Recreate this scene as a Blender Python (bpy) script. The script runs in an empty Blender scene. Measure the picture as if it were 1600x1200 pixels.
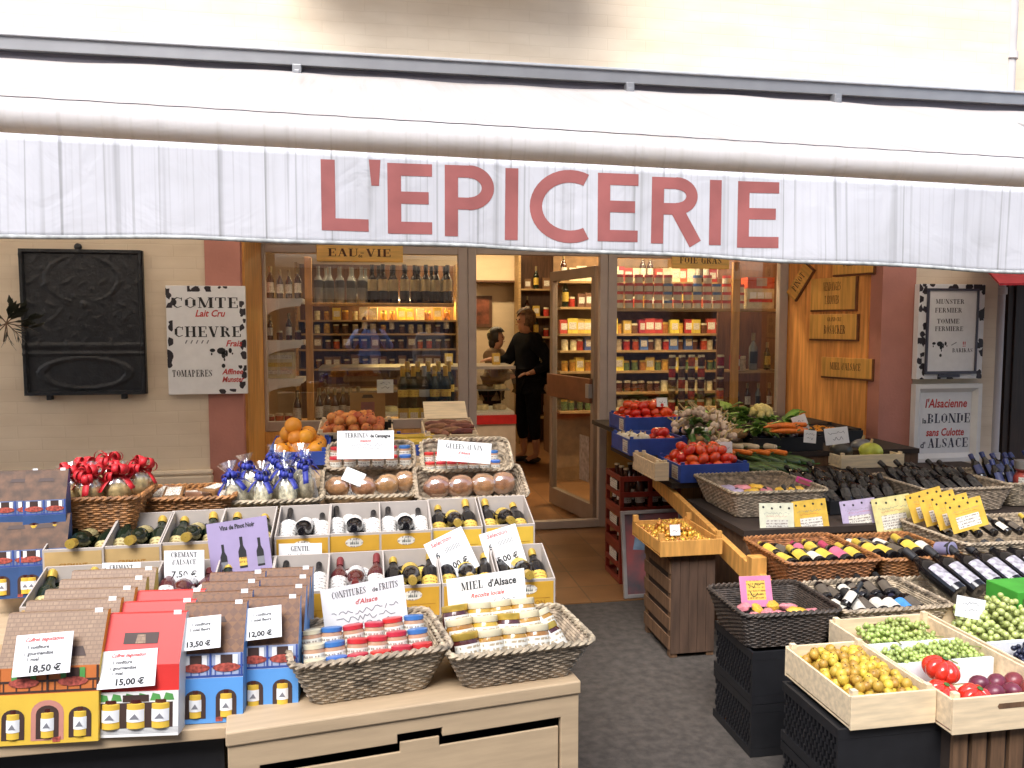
import bpy, math, random
from mathutils import Vector as V, Matrix as MX, Euler
RD = math.radians
rng = random.Random(11)
sc = bpy.context.scene
COL = sc.collection
# ------------------------------------------------------------------ camera
H = 1.55
cd = bpy.data.cameras.new('camera'); cam = bpy.data.objects.new('camera', cd); COL.objects.link(cam)
cd.sensor_width = 36; cd.lens = 28.125; cd.clip_start = .05; cd.clip_end = 500
cam.location = (0, 0, H); cam.rotation_euler = (RD(90 - 4.2), 0, RD(-10))
sc.camera = cam
CM = Euler((RD(85.8), 0, RD(-10))).to_matrix()
# ------------------------------------------------------------------ sky, sun, exposure
SUN_EL, SUN_AZ = 52, 205          # soft overcast light from the street side, high on the left
w = bpy.data.worlds.new('World'); sc.world = w; w.use_nodes = True
wn = w.node_tree; sky = wn.nodes.new('ShaderNodeTexSky'); sky.sky_type = 'NISHITA'; sky.sun_disc = False
sky.sun_elevation = RD(SUN_EL); sky.sun_rotation = RD(SUN_AZ); sky.air_density = 1.0; sky.dust_density = 3.0; sky.ozone_density = .6
wn.links.new(sky.outputs[0], wn.nodes['Background'].inputs[0]); wn.nodes['Background'].inputs[1].default_value = .15
sd = bpy.data.lights.new('sun', 'SUN'); sd.energy = 2.6; sd.angle = RD(35); sd.color = (.97, .98, 1)
so = bpy.data.objects.new('sun', sd); COL.objects.link(so)
so.rotation_euler = (RD(90 - SUN_EL), 0, RD(-25)); so.location = (-3, -6, 9)
sc.view_settings.view_transform = 'Standard'; sc.view_settings.look = 'None'
sc.view_settings.exposure = 1.02; sc.view_settings.gamma = 1
sc.cycles.use_denoising = True
sc.cycles.max_bounces = 8; sc.cycles.transparent_max_bounces = 12

# ------------------------------------------------------------------ helpers
def ray(px, py):
    return CM @ V(((px - 800) / 1250, (600 - py) / 1250, -1))
def at(px, py, z):                  # point of the horizontal plane at height z seen at photo pixel (px, py)
    d = ray(px, py); t = (z - H) / d.z; return d * t + V((0, 0, H))
def aty(px, py, y):                 # point of the wall-parallel plane at depth y
    d = ray(px, py); t = y / d.y; return d * t + V((0, 0, H))
def mpp(p):                         # metres per photo pixel at a point
    return -((CM.transposed() @ (V(p) - V((0, 0, H)))).z) / 1250

MATS = {}
def mat(name, col, rough=.6, var=.12, scale=14, bump=0, bscale=60, metal=0, rand=0, coat=0, stretch=(1, 1, 1), col2=None, spec=.5, emit=0, trans=0):
    if name in MATS: return MATS[name]
    m = bpy.data.materials.new(name); m.use_nodes = True; nt = m.node_tree; N = nt.nodes; L = nt.links
    b = N['Principled BSDF']; b.inputs['Roughness'].default_value = rough; b.inputs['Metallic'].default_value = metal
    b.inputs['Specular IOR Level'].default_value = spec; b.inputs['Coat Weight'].default_value = coat; b.inputs['Coat Roughness'].default_value = .08
    tc = N.new('ShaderNodeTexCoord'); mp = N.new('ShaderNodeMapping'); mp.inputs[3].default_value = stretch
    L.new(tc.outputs['Object'], mp.inputs[0])
    c1 = [max(0, c * (1 - var)) for c in col]; c2 = list(col2) if col2 else [min(1, c * (1 + var)) for c in col]
    nz = N.new('ShaderNodeTexNoise'); nz.inputs['Scale'].default_value = scale; nz.inputs['Detail'].default_value = 5
    L.new(mp.outputs[0], nz.inputs[0])
    rp = N.new('ShaderNodeValToRGB'); rp.color_ramp.elements[0].position = .34; rp.color_ramp.elements[1].position = .66
    rp.color_ramp.elements[0].color = (*c1, 1); rp.color_ramp.elements[1].color = (*c2, 1)
    L.new(nz.outputs[0], rp.inputs[0]); out = rp.outputs[0]
    if rand:
        oi = N.new('ShaderNodeObjectInfo'); hs = N.new('ShaderNodeHueSaturation'); ma = N.new('ShaderNodeMapRange')
        ma.inputs[3].default_value = 1 - rand; ma.inputs[4].default_value = 1 + rand
        L.new(oi.outputs['Random'], ma.inputs[0]); L.new(ma.outputs[0], hs.inputs['Value'])
        mh = N.new('ShaderNodeMapRange'); mh.inputs[3].default_value = .5 - rand * .07; mh.inputs[4].default_value = .5 + rand * .07
        L.new(oi.outputs['Random'], mh.inputs[0]); L.new(mh.outputs[0], hs.inputs['Hue'])
        L.new(out, hs.inputs['Color']); out = hs.outputs[0]
    L.new(out, b.inputs['Base Color'])
    if bump:
        n2 = N.new('ShaderNodeTexNoise'); n2.inputs['Scale'].default_value = bscale; n2.inputs['Detail'].default_value = 4
        L.new(mp.outputs[0], n2.inputs[0]); bp = N.new('ShaderNodeBump'); bp.inputs['Strength'].default_value = bump; bp.inputs['Distance'].default_value = .01
        L.new(n2.outputs[0], bp.inputs['Height']); L.new(bp.outputs[0], b.inputs['Normal'])
    if emit:
        b.inputs['Emission Color'].default_value = (*col, 1); b.inputs['Emission Strength'].default_value = emit
    if trans:
        b.inputs['Transmission Weight'].default_value = trans
    MATS[name] = m; return m

class B:
    def __init__(s): s.v = []; s.f = []; s.m = []
    def add(s, vs, fs, mi=0, M=None):
        o = len(s.v)
        s.v += [tuple(M @ V(p)) for p in vs] if M else [tuple(p) for p in vs]
        s.f += [tuple(i + o for i in f) for f in fs]; s.m += [mi] * len(fs); return s
    def box(s, x0, x1, y0, y1, z0, z1, mi=0, M=None):
        return s.add([(x0, y0, z0), (x1, y0, z0), (x1, y1, z0), (x0, y1, z0), (x0, y0, z1), (x1, y0, z1), (x1, y1, z1), (x0, y1, z1)],
                     [(0, 3, 2, 1), (4, 5, 6, 7), (0, 1, 5, 4), (1, 2, 6, 5), (2, 3, 7, 6), (3, 0, 4, 7)], mi, M)
    def prism(s, poly, y0, y1, mi=0, M=None):      # polygon in x,z (counter-clockwise seen from -y) pushed from y0 to y1
        n = len(poly); vs = [(x, y0, z) for x, z in poly] + [(x, y1, z) for x, z in poly]
        return s.add(vs, [tuple(range(n)), tuple(range(2 * n - 1, n - 1, -1))] + [((i + 1) % n, i, n + i, n + (i + 1) % n) for i in range(n)], mi, M)
    def lathe(s, prof, n=16, mi=0, M=None, a0=0, a1=360, mis=None):
        full = a1 - a0 >= 359.9; k = n if full else n + 1; vs = []; fs = []
        for r, z in prof:
            for i in range(k):
                a = RD(a0 + (a1 - a0) * i / n); vs.append((r * math.cos(a), r * math.sin(a), z))
        o = len(s.v); s.v += [tuple(M @ V(p)) for p in vs] if M else vs
        for j in range(len(prof) - 1):
            for i in range(n):
                i2 = (i + 1) % k
                s.f.append((o + j * k + i, o + j * k + i2, o + (j + 1) * k + i2, o + (j + 1) * k + i)); s.m.append(mis[j] if mis else mi)
        return s
    def tube(s, pts, r, n=6, mi=0, M=None, cap=True):
        pts = [V(p) for p in pts]; rr = r if isinstance(r, (list, tuple)) else [r] * len(pts); vs = []; up = V((0, 0, 1))
        for i, p in enumerate(pts):
            t = (pts[min(i + 1, len(pts) - 1)] - pts[max(i - 1, 0)]).normalized()
            a = t.cross(up if abs(t.z) < .95 else V((1, 0, 0))).normalized(); b = t.cross(a)
            vs += [p + (a * math.cos(2 * math.pi * k / n) + b * math.sin(2 * math.pi * k / n)) * rr[i] for k in range(n)]
        fs = [(i * n + k, i * n + (k + 1) % n, (i + 1) * n + (k + 1) % n, (i + 1) * n + k) for i in range(len(pts) - 1) for k in range(n)]
        if cap: fs += [tuple(range(n - 1, -1, -1)), tuple(range((len(pts) - 1) * n, len(pts) * n))]
        return s.add(vs, fs, mi, M)
    def ball(s, r, n=10, mi=0, M=None, sq=(1, 1, 1), fn=None):
        m = max(4, n // 2 + 1); vs = [(0, 0, -1)]
        for j in range(1, m):
            for i in range(n):
                a = 2 * math.pi * i / n; b = math.pi * j / m
                vs.append((math.sin(b) * math.cos(a), math.sin(b) * math.sin(a), -math.cos(b)))
        vs.append((0, 0, 1)); fs = [(0, 1 + (i + 1) % n, 1 + i) for i in range(n)]
        for j in range(m - 2):
            fs += [(1 + j * n + i, 1 + j * n + (i + 1) % n, 1 + (j + 1) * n + (i + 1) % n, 1 + (j + 1) * n + i) for i in range(n)]
        t = len(vs) - 1; o = 1 + (m - 2) * n; fs += [(o + i, o + (i + 1) % n, t) for i in range(n)]
        vs = [V(p) * (fn(V(p)) if fn else 1) for p in vs]
        return s.add([(p[0] * r * sq[0], p[1] * r * sq[1], p[2] * r * sq[2]) for p in vs], fs, mi, M)
    def grid(s, fn, nu, nv, mi=0, M=None):
        vs = [fn(i / nu, j / nv) for j in range(nv + 1) for i in range(nu + 1)]
        return s.add(vs, [(j * (nu + 1) + i, j * (nu + 1) + i + 1, (j + 1) * (nu + 1) + i + 1, (j + 1) * (nu + 1) + i) for j in range(nv) for i in range(nu)], mi, M)
    def text(s, t, size, cx, cz, mi=0, y=-.0009, bold=0, sx=1, shear=0, rot=0, align='CENTER', fn=None):
        cu = bpy.data.curves.new('lettering', 'FONT'); cu.body = t; cu.size = size; cu.offset = bold; cu.shear = shear; cu.align_x = align; cu.resolution_u = 2
        ob = bpy.data.objects.new('lettering', cu); me = bpy.data.meshes.new_from_object(ob)
        c, sn = math.cos(RD(rot)), math.sin(RD(rot)); vs = []
        for q in me.vertices:
            a, b = q.co.x * sx, q.co.y
            x, z = cx + a * c - b * sn, cz + a * sn + b * c
            vs.append((x, (fn(x, z) if fn else 0) + y, z))
        s.add(vs, [tuple(p.vertices) for p in me.polygons], mi)
        bpy.data.objects.remove(ob); bpy.data.curves.remove(cu); bpy.data.meshes.remove(me); return s
    def seg(s, x0, z0, x1, z1, wd, mi=0, y=-.0009, fn=None, n=1):
        d = V((x1 - x0, z1 - z0)); q = V((-d.y, d.x)).normalized() * wd / 2
        for i in range(n):
            a = (x0 + d.x * i / n, z0 + d.y * i / n); b = (x0 + d.x * (i + 1) / n, z0 + d.y * (i + 1) / n)
            ps = [(a[0] - q.x, a[1] - q.y), (b[0] - q.x, b[1] - q.y), (b[0] + q.x, b[1] + q.y), (a[0] + q.x, a[1] + q.y)]
            s.add([(x, (fn(x, z) if fn else 0) + y, z) for x, z in ps], [(0, 1, 2, 3)], mi)
        return s
    def sten(s, t, size, cx, cz, mi=0, sx=1, y=-.0009, rot=0, gap=.12):
        tw = sum(GL.get(c, GL['?'])[0] + gap for c in t) * size * sx; x = -tw / 2; c, sn = math.cos(RD(rot)), math.sin(RD(rot))
        for ch in t:
            wd, sg = GL.get(ch, GL['?'])
            for k, (a, b, d, e, q) in enumerate(sg):
                dv = V((d - a, e - b)); pv = V((-dv.y, dv.x)).normalized() * q / 2; vs = []
                for fx, fz in ((a - pv.x, b - pv.y), (d - pv.x, e - pv.y), (d + pv.x, e + pv.y), (a + pv.x, b + pv.y)):
                    ux, uz = x + fx * size * sx, fz * size
                    vs.append((cx + ux * c - uz * sn, y - k * .00003, cz + ux * sn + uz * c))
                s.add(vs, [(0, 1, 2, 3)], mi)
            x += (wd + gap) * size * sx
        return s
    def obj(s, name, mats, parent=None, M=None, smooth=False, bevel=0, solid=0):
        me = bpy.data.meshes.new(name); me.from_pydata(s.v, [], s.f)
        for m in (mats if isinstance(mats, (list, tuple)) else [mats]): me.materials.append(m)
        me.polygons.foreach_set('material_index', s.m)
        if smooth:
            me.polygons.foreach_set('use_smooth', [True] * len(s.f)); me.set_sharp_from_angle(angle=RD(42))
        me.update(); o = bpy.data.objects.new(name, me); COL.objects.link(o)
        if parent: o.parent = parent
        if M: setm(o, M)
        if solid:
            md = o.modifiers.new('solid', 'SOLIDIFY'); md.thickness = solid; md.offset = 0
        if bevel:
            md = o.modifiers.new('bevel', 'BEVEL'); md.width = bevel; md.segments = 2; md.limit_method = 'ANGLE'
        return o
def stemg(x, w=.2): return [(x, 0, x, 1, w), (x - w / 2 - .09, .03, x + w / 2 + .09, .03, .06), (x - w / 2 - .09, .97, x + w / 2 + .09, .97, .06)]
_Rr = [(.28, .97, .5, .9, .06), (.54, .86, .54, .6, .17), (.5, .54, .28, .5, .06)]
GL = {
 'A': (.8, [(.12, 0, .38, 1, .06), (.38, 1, .66, 0, .2), (.22, .33, .54, .33, .05), (.0, .03, .24, .03, .06), (.5, .03, .8, .03, .06)]),
 'B': (.72, stemg(.18) + _Rr + [(.54, .42, .57, .12, .19), (.5, .03, .28, .03, .06)]),
 'C': (.72, [(.16, .22, .16, .78, .2), (.16, .8, .38, .97, .09), (.38, .97, .66, .86, .06), (.66, .97, .66, .68, .06), (.16, .2, .38, .03, .09), (.38, .03, .66, .16, .06)]),
 'D': (.78, stemg(.18) + [(.28, .97, .5, .92, .06), (.62, .82, .62, .18, .2), (.5, .08, .28, .03, .06)]),
 'E': (.68, stemg(.18) + [(.28, .97, .62, .97, .06), (.62, 1, .62, .72, .07), (.28, .5, .48, .5, .05), (.48, .62, .48, .38, .05), (.28, .03, .64, .03, .06), (.64, 0, .64, .28, .07)]),
 'F': (.64, stemg(.18) + [(.28, .97, .6, .97, .06), (.6, 1, .6, .72, .07), (.28, .5, .48, .5, .05), (.48, .62, .48, .38, .05)]),
 'G': (.76, [(.16, .22, .16, .78, .2), (.16, .8, .38, .97, .09), (.38, .97, .64, .86, .06), (.64, .97, .64, .7, .06), (.16, .2, .38, .03, .09), (.38, .03, .62, .1, .06), (.62, 0, .62, .45, .17), (.48, .45, .74, .45, .05)]),
 'H': (.86, stemg(.18) + stemg(.68) + [(.28, .5, .58, .5, .05)]),
 'I': (.36, stemg(.18)), 'K': (.8, stemg(.18) + [(.28, .45, .66, .97, .06), (.4, .6, .7, .0, .18)]),
 'L': (.64, stemg(.18) + [(.28, .03, .6, .03, .06), (.6, 0, .6, .3, .07)]),
 'M': (1.0, stemg(.1, .06) + stemg(.84) + [(.12, 1, .46, .05, .18), (.46, .05, .76, 1, .05)]),
 'N': (.84, stemg(.1, .06) + stemg(.74, .06) + [(.14, .98, .68, .02, .19)]),
 'O': (.8, [(.15, .22, .15, .78, .2), (.65, .22, .65, .78, .2), (.15, .8, .4, .98, .06), (.4, .98, .65, .8, .06), (.15, .2, .4, .02, .06), (.4, .02, .65, .2, .06)]),
 'P': (.7, stemg(.18) + _Rr), 'R': (.78, stemg(.18) + _Rr + [(.42, .5, .68, .02, .18)]),
 'S': (.62, [(.56, .97, .56, .7, .06), (.56, .86, .3, .98, .06), (.16, .9, .16, .64, .16), (.14, .64, .5, .34, .17), (.5, .36, .5, .12, .16), (.36, .03, .08, .14, .06), (.08, .03, .08, .3, .06)]),
 'T': (.74, stemg(.37) + [(.05, .97, .69, .97, .06), (.05, 1, .05, .7, .07), (.69, 1, .69, .7, .07)]),
 'U': (.82, stemg(.18)[:1] + [(.0, .97, .36, .97, .06), (.2, .06, .5, .03, .07), (.5, .03, .68, .2, .06), (.68, .2, .68, 1, .06), (.56, .97, .8, .97, .06)]),
 'V': (.8, [(.14, 1, .42, 0, .2), (.42, 0, .68, 1, .06), (.0, .97, .3, .97, .06), (.54, .97, .8, .97, .06)]),
 "'": (.18, [(.1, 1, .08, .72, .09)]), ' ': (.34, []), '-': (.4, [(.06, .45, .34, .45, .08)]), '?': (.5, stemg(.2)), 'd': (.6, [(.12, .1, .12, .5, .14), (.5, 0, .5, 1, .14), (.12, .55, .44, .58, .05), (.12, .05, .44, .02, .05)]),
}
def setm(o, M):
    l, q, s = M.decompose(); o.location = l; o.rotation_euler = q.to_euler(); o.scale = s
def TM(p=(0, 0, 0), rx=0, ry=0, rz=0, s=1):
    return MX.Translation(V(p)) @ MX.Rotation(RD(rz), 4, 'Z') @ MX.Rotation(RD(rx), 4, 'X') @ MX.Rotation(RD(ry), 4, 'Y') @ MX.Scale(s, 4)
def tag(o, label=None, cat=None, group=None, kind=None):
    if label: o['label'] = label
    if cat: o['category'] = cat
    if group: o['group'] = group
    if kind: o['kind'] = kind
    return o
def empty(name, M, label, cat, group=None):
    o = bpy.data.objects.new(name, None); COL.objects.link(o); o.empty_display_size = .05; setm(o, M); return tag(o, label, cat, group)
def copy_tree(o, parent=None):
    c = o.copy(); COL.objects.link(c)
    if parent: c.parent = parent
    for ch in list(o.children): copy_tree(ch, c)
    return c
class Proto:                          # the first placing moves the thing itself, later ones copy it with its parts
    def __init__(s, root, cat): s.r = root; s.cat = cat; s.used = False
    def put(s, M, label, group=None):
        o = copy_tree(s.r) if s.used else s.r; s.used = True; setm(o, M)
        tag(o, label, s.cat); 
        if group: o['group'] = group
        elif 'group' in o: del o['group']
        return o

# ------------------------------------------------------------------ materials
cream = mat('cream_paint', (.72, .58, .40), .85, .05, 3, .25, 40, stretch=(1, 1, 3))
pink = mat('pink_render', (.50, .215, .165), .8, .07, 5, .15, 60)
pine = mat('pine_boards', (.88, .34, .085), .45, .3, 5, .05, 30, stretch=(9, 9, .5), coat=.2)
ply = mat('pale_wood', (.47, .345, .215), .6, .08, 6, .05, 40, stretch=(1, 8, 8))
lightwood = mat('crate_wood', (.78, .62, .40), .65, .14, 6, .06, 40, stretch=(1.2, 10, 10), rand=.06)
darkwood = mat('dark_wood', (.14, .075, .038), .7, .3, 6, .1, 40, stretch=(9, 9, 1))
orangewood = mat('honey_wood', (.60, .30, .075), .5, .2, 5, .04, 30, stretch=(8, 8, 1))
alu = mat('taupe_metal', (.46, .38, .32), .45, .05, 8, metal=.2)
greymetal = mat('grey_metal', (.30, .30, .31), .4, .05, 8, metal=.5)
darkmetal = mat('dark_grey_metal', (.11, .10, .115), .5, .08, 8, metal=.3)
iron = mat('cast_iron', (.016, .017, .02), .42, .3, 20, .3, 80)
white = mat('white_card', (.80, .80, .80), .6, .03, 20)
whitepaint = mat('white_paint', (.78, .77, .74), .45, .04, 10)
black = mat('black_print', (.018, .018, .02), .55, .1)
blackp = mat('black_plastic', (.012, .012, .014), .5, .15, 20)
red = mat('red_print', (.55, .045, .04), .5, .08)
redbox = mat('red_carton', (.62, .035, .03), .5, .06, 10)
grey = mat('grey_print', (.20, .20, .22), .6, .1)
blotch = mat('cow_black', (.03, .024, .03), .5, .2)
bglass = mat('dark_bottle_glass', (.008, .007, .008), .06, .2, 5, coat=.15, spec=.4)
gglass = mat('green_bottle_glass', (.010, .018, .010), .06, .2, 5, coat=.15, spec=.4)
brglass = mat('brown_bottle_glass', (.055, .018, .010), .1, .2, 5, coat=.6)
def printed(name, col, ink, amt=.75):      # label paper with rows of small print
    m = bpy.data.materials.new(name); m.use_nodes = True; N = m.node_tree.nodes; L = m.node_tree.links; b = N['Principled BSDF']; b.inputs['Roughness'].default_value = .55
    tc = N.new('ShaderNodeTexCoord'); wv = N.new('ShaderNodeTexWave'); wv.bands_direction = 'Z'; wv.inputs['Scale'].default_value = 24; wv.inputs['Distortion'].default_value = .4; L.new(tc.outputs['Object'], wv.inputs[0])
    r1 = N.new('ShaderNodeValToRGB'); r1.color_ramp.elements[0].position = .5; r1.color_ramp.elements[1].position = .62; L.new(wv.outputs[0], r1.inputs[0])
    mp = N.new('ShaderNodeMapping'); mp.inputs[3].default_value = (170, 170, 60); L.new(tc.outputs['Object'], mp.inputs[0]); nz = N.new('ShaderNodeTexNoise'); nz.inputs['Scale'].default_value = 1; nz.inputs['Detail'].default_value = 2; L.new(mp.outputs[0], nz.inputs[0])
    r2 = N.new('ShaderNodeValToRGB'); r2.color_ramp.elements[0].position = .46; r2.color_ramp.elements[1].position = .54; L.new(nz.outputs[0], r2.inputs[0])
    a = N.new('ShaderNodeMath'); a.operation = 'MULTIPLY'; L.new(r1.outputs[0], a.inputs[0]); L.new(r2.outputs[0], a.inputs[1]); c = N.new('ShaderNodeMath'); c.operation = 'MULTIPLY'; c.inputs[1].default_value = amt; L.new(a.outputs[0], c.inputs[0])
    oi = N.new('ShaderNodeObjectInfo'); hs = N.new('ShaderNodeHueSaturation'); mr = N.new('ShaderNodeMapRange'); mr.inputs[3].default_value = .85; mr.inputs[4].default_value = 1.08; L.new(oi.outputs['Random'], mr.inputs[0]); L.new(mr.outputs[0], hs.inputs['Value']); hs.inputs['Color'].default_value = (*col, 1)
    x = N.new('ShaderNodeMix'); x.data_type = 'RGBA'; L.new(c.outputs[0], x.inputs[0]); L.new(hs.outputs[0], x.inputs[6]); x.inputs[7].default_value = (*ink, 1); L.new(x.outputs[2], b.inputs['Base Color']); MATS[name] = m; return m
paper = printed('label_paper', (.74, .71, .62), (.16, .10, .08)); ypaper = printed('yellow_label', (.64, .46, .08), (.25, .08, .02)); printed('white_label', (.76, .74, .70), (.14, .12, .12)); printed('honey_label', (.74, .72, .64), (.25, .16, .05))
printed('straw_label', (.52, .44, .20), (.16, .08, .02))
gold = mat('gold_foil', (.62, .42, .08), .35, .15, 30, metal=.6)
caprd = mat('red_lid', (.52, .03, .04), .35, .08, 20, rand=.1)
capbl = mat('blue_lid', (.05, .16, .45), .35, .08, 20, rand=.1)
capwh = mat('cream_lid', (.62, .55, .38), .4, .08, 20)
honey = mat('honey', (.42, .22, .03), .12, .2, 10, coat=.8, rand=.35)
jam = mat('dark_jam', (.08, .02, .015), .12, .2, 10, coat=.8, rand=.3)
wick = mat('grey_wicker', (.33, .26, .18), .7, .55, 45, .3, 150, rand=.08)
wicko = mat('orange_wicker', (.30, .125, .04), .6, .5, 45, .3, 150, rand=.08)
wickd = mat('dark_wicker', (.05, .036, .027), .6, .5, 45, .3, 150)
bluecart = mat('blue_carton', (.03, .075, .36), .5, .2, 10)
blueb = mat('sky_blue_carton', (.10, .30, .66), .5, .06, 10)
yellowb = mat('yellow_carton', (.68, .44, .05), .55, .08, 10)
mustard = mat('mustard_carton', (.56, .31, .03), .55, .1, 10)
cartin = mat('grey_carton', (.42, .37, .33), .7, .06, 10)
def roofprint(name, c1, c2, c3, kind):
    m = bpy.data.materials.new(name); m.use_nodes = True; N = m.node_tree.nodes; L = m.node_tree.links; b = N['Principled BSDF']; b.inputs['Roughness'].default_value = .5
    tc = N.new('ShaderNodeTexCoord'); mp = N.new('ShaderNodeMapping'); L.new(tc.outputs['Object'], mp.inputs[0])
    if kind == 'tiles':
        mp.inputs['Rotation'].default_value = (RD(90), 0, 0); t = N.new('ShaderNodeTexBrick'); t.inputs['Scale'].default_value = 1; t.inputs['Brick Width'].default_value = .014; t.inputs['Row Height'].default_value = .009; t.inputs['Mortar Size'].default_value = .0012
        for k, c in (('Color1', c1), ('Color2', c2), ('Mortar', c3)): t.inputs[k].default_value = (*c, 1)
    else:
        mp.inputs['Rotation'].default_value = (0, RD(45), 0); t = N.new('ShaderNodeTexChecker'); t.inputs['Scale'].default_value = 62; t.inputs[1].default_value = (*c1, 1); t.inputs[2].default_value = (*c2, 1)
    L.new(mp.outputs[0], t.inputs[0]); nz = N.new('ShaderNodeTexNoise'); nz.inputs['Scale'].default_value = 70; nz.inputs['Detail'].default_value = 5; L.new(tc.outputs['Object'], nz.inputs[0])
    rp = N.new('ShaderNodeValToRGB'); rp.color_ramp.elements[0].position = .4; rp.color_ramp.elements[1].position = .6; L.new(nz.outputs[0], rp.inputs[0]); ml = N.new('ShaderNodeMath'); ml.operation = 'MULTIPLY'; ml.inputs[1].default_value = .45; L.new(rp.outputs[0], ml.inputs[0])
    x = N.new('ShaderNodeMix'); x.data_type = 'RGBA'; L.new(ml.outputs[0], x.inputs[0]); L.new(t.outputs[0], x.inputs[6]); x.inputs[7].default_value = (*c3, 1); L.new(x.outputs[2], b.inputs['Base Color']); MATS[name] = m; return m
tan = roofprint('tan_roof_print', (.30, .19, .11), (.25, .15, .085), (.19, .11, .065), 'tiles')
brownp = roofprint('brown_roof_print', (.19, .08, .028), (.12, .05, .024), (.14, .058, .026), 'lattice')
lilac = mat('lilac_carton', (.33, .27, .44), .55, .08, 8)
tile = None
def nodemat(name):
    m = bpy.data.materials.new(name); m.use_nodes = True; return m, m.node_tree.nodes, m.node_tree.links, m.node_tree.nodes['Principled BSDF']
# glass pane: clear with a mirror film of reflection
glass = bpy.data.materials.new('window_glass'); glass.use_nodes = True
_n = glass.node_tree.nodes; _l = glass.node_tree.links; _n.remove(_n['Principled BSDF'])
_t = _n.new('ShaderNodeBsdfTransparent'); _t.inputs[0].default_value = (.93, .95, .94, 1); _g = _n.new('ShaderNodeBsdfGlossy'); _g.inputs['Roughness'].default_value = .0
_f = _n.new('ShaderNodeFresnel'); _f.inputs[0].default_value = 2.35; _x = _n.new('ShaderNodeMixShader')
_ge = _n.new('ShaderNodeNewGeometry'); _iv = _n.new('ShaderNodeMath'); _iv.operation = 'SUBTRACT'; _iv.inputs[0].default_value = 1; _l.new(_ge.outputs['Backfacing'], _iv.inputs[1]); _mu = _n.new('ShaderNodeMath'); _mu.operation = 'MULTIPLY'; _l.new(_f.outputs[0], _mu.inputs[0]); _l.new(_iv.outputs[0], _mu.inputs[1])   # only the outer face of the pane mirrors
_l.new(_mu.outputs[0], _x.inputs[0]); _l.new(_t.outputs[0], _x.inputs[1]); _l.new(_g.outputs[0], _x.inputs[2]); _l.new(_x.outputs[0], _n['Material Output'].inputs[0])
thinglass = glass.copy(); thinglass.name = 'door_glass'; [q for q in thinglass.node_tree.nodes if q.type == 'FRESNEL'][0].inputs[0].default_value = 1.5
# clear cellophane
cello = bpy.data.materials.new('cellophane'); cello.use_nodes = True
_n = cello.node_tree.nodes; _l = cello.node_tree.links; _n.remove(_n['Principled BSDF'])
_t = _n.new('ShaderNodeBsdfTransparent'); _g = _n.new('ShaderNodeBsdfGlossy'); _g.inputs['Roughness'].default_value = .12
_x = _n.new('ShaderNodeMixShader'); _x.inputs[0].default_value = .22
_l.new(_t.outputs[0], _x.inputs[1]); _l.new(_g.outputs[0], _x.inputs[2]); _l.new(_x.outputs[0], _n['Material Output'].inputs[0])
# awning cloth: lets some light through, rain streaks run down it
def cloth(name, streak, thru, base=(.80, .80, .82)):
    m, N, L, b = nodemat(name); b.inputs['Roughness'].default_value = .75
    tc = N.new('ShaderNodeTexCoord'); out = None
    rp0 = N.new('ShaderNodeRGB'); rp0.outputs[0].default_value = (*base, 1); out = rp0.outputs[0]
    for sx, sz, a, bb, dk in ((16, .35, .56, .70, .62), (70, .6, .52, .72, .80), (4, 3, .5, .8, .9), (11, .12, .63, .655, .6), (48, .2, .575, .62, .74), (24, .1, .62, .64, .68)):
        mp = N.new('ShaderNodeMapping'); mp.inputs[3].default_value = (sx, 1, sz); L.new(tc.outputs['Object'], mp.inputs[0])
        nz = N.new('ShaderNodeTexNoise'); nz.inputs['Scale'].default_value = 1; nz.inputs['Detail'].default_value = 6; L.new(mp.outputs[0], nz.inputs[0])
        rp = N.new('ShaderNodeValToRGB'); rp.color_ramp.elements[0].position = a; rp.color_ramp.elements[1].position = bb
        d = 1 - (1 - dk) * streak; rp.color_ramp.elements[0].color = (1, 1, 1, 1); rp.color_ramp.elements[1].color = (d, d, d * .98, 1); L.new(nz.outputs[0], rp.inputs[0])
        mx = N.new('ShaderNodeMix'); mx.data_type = 'RGBA'; mx.blend_type = 'MULTIPLY'; mx.inputs[0].default_value = 1
        L.new(out, mx.inputs[6]); L.new(rp.outputs[0], mx.inputs[7]); out = mx.outputs[2]
    L.new(out, b.inputs['Base Color'])
    nb = N.new('ShaderNodeTexNoise'); nb.inputs['Scale'].default_value = 5; nb.inputs['Detail'].default_value = 3; nb.inputs['Distortion'].default_value = 1.2; L.new(tc.outputs['Object'], nb.inputs[0]); bu = N.new('ShaderNodeBump'); bu.inputs['Strength'].default_value = .5; bu.inputs['Distance'].default_value = .012; L.new(nb.outputs[0], bu.inputs['Height']); L.new(bu.outputs[0], b.inputs['Normal'])
    tr = N.new('ShaderNodeBsdfTranslucent'); tr.inputs[0].default_value = (.97, .90, .80, 1); x = N.new('ShaderNodeMixShader'); x.inputs[0].default_value = thru
    L.new(b.outputs[0], x.inputs[1]); L.new(tr.outputs[0], x.inputs[2]); L.new(x.outputs[0], N['Material Output'].inputs[0]); return m
cloth_top = cloth('awning_cloth', .25, .6, (.70, .70, .74)); cloth_val = cloth('valance_cloth', 1, .12, (.62, .62, .66))
cloth_bar = cloth('front_bar_cloth', .35, .42, (.76, .76, .79))
redlet = mat('faded_red_lettering', (.33, .10, .092), .7, .14, 7)
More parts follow.
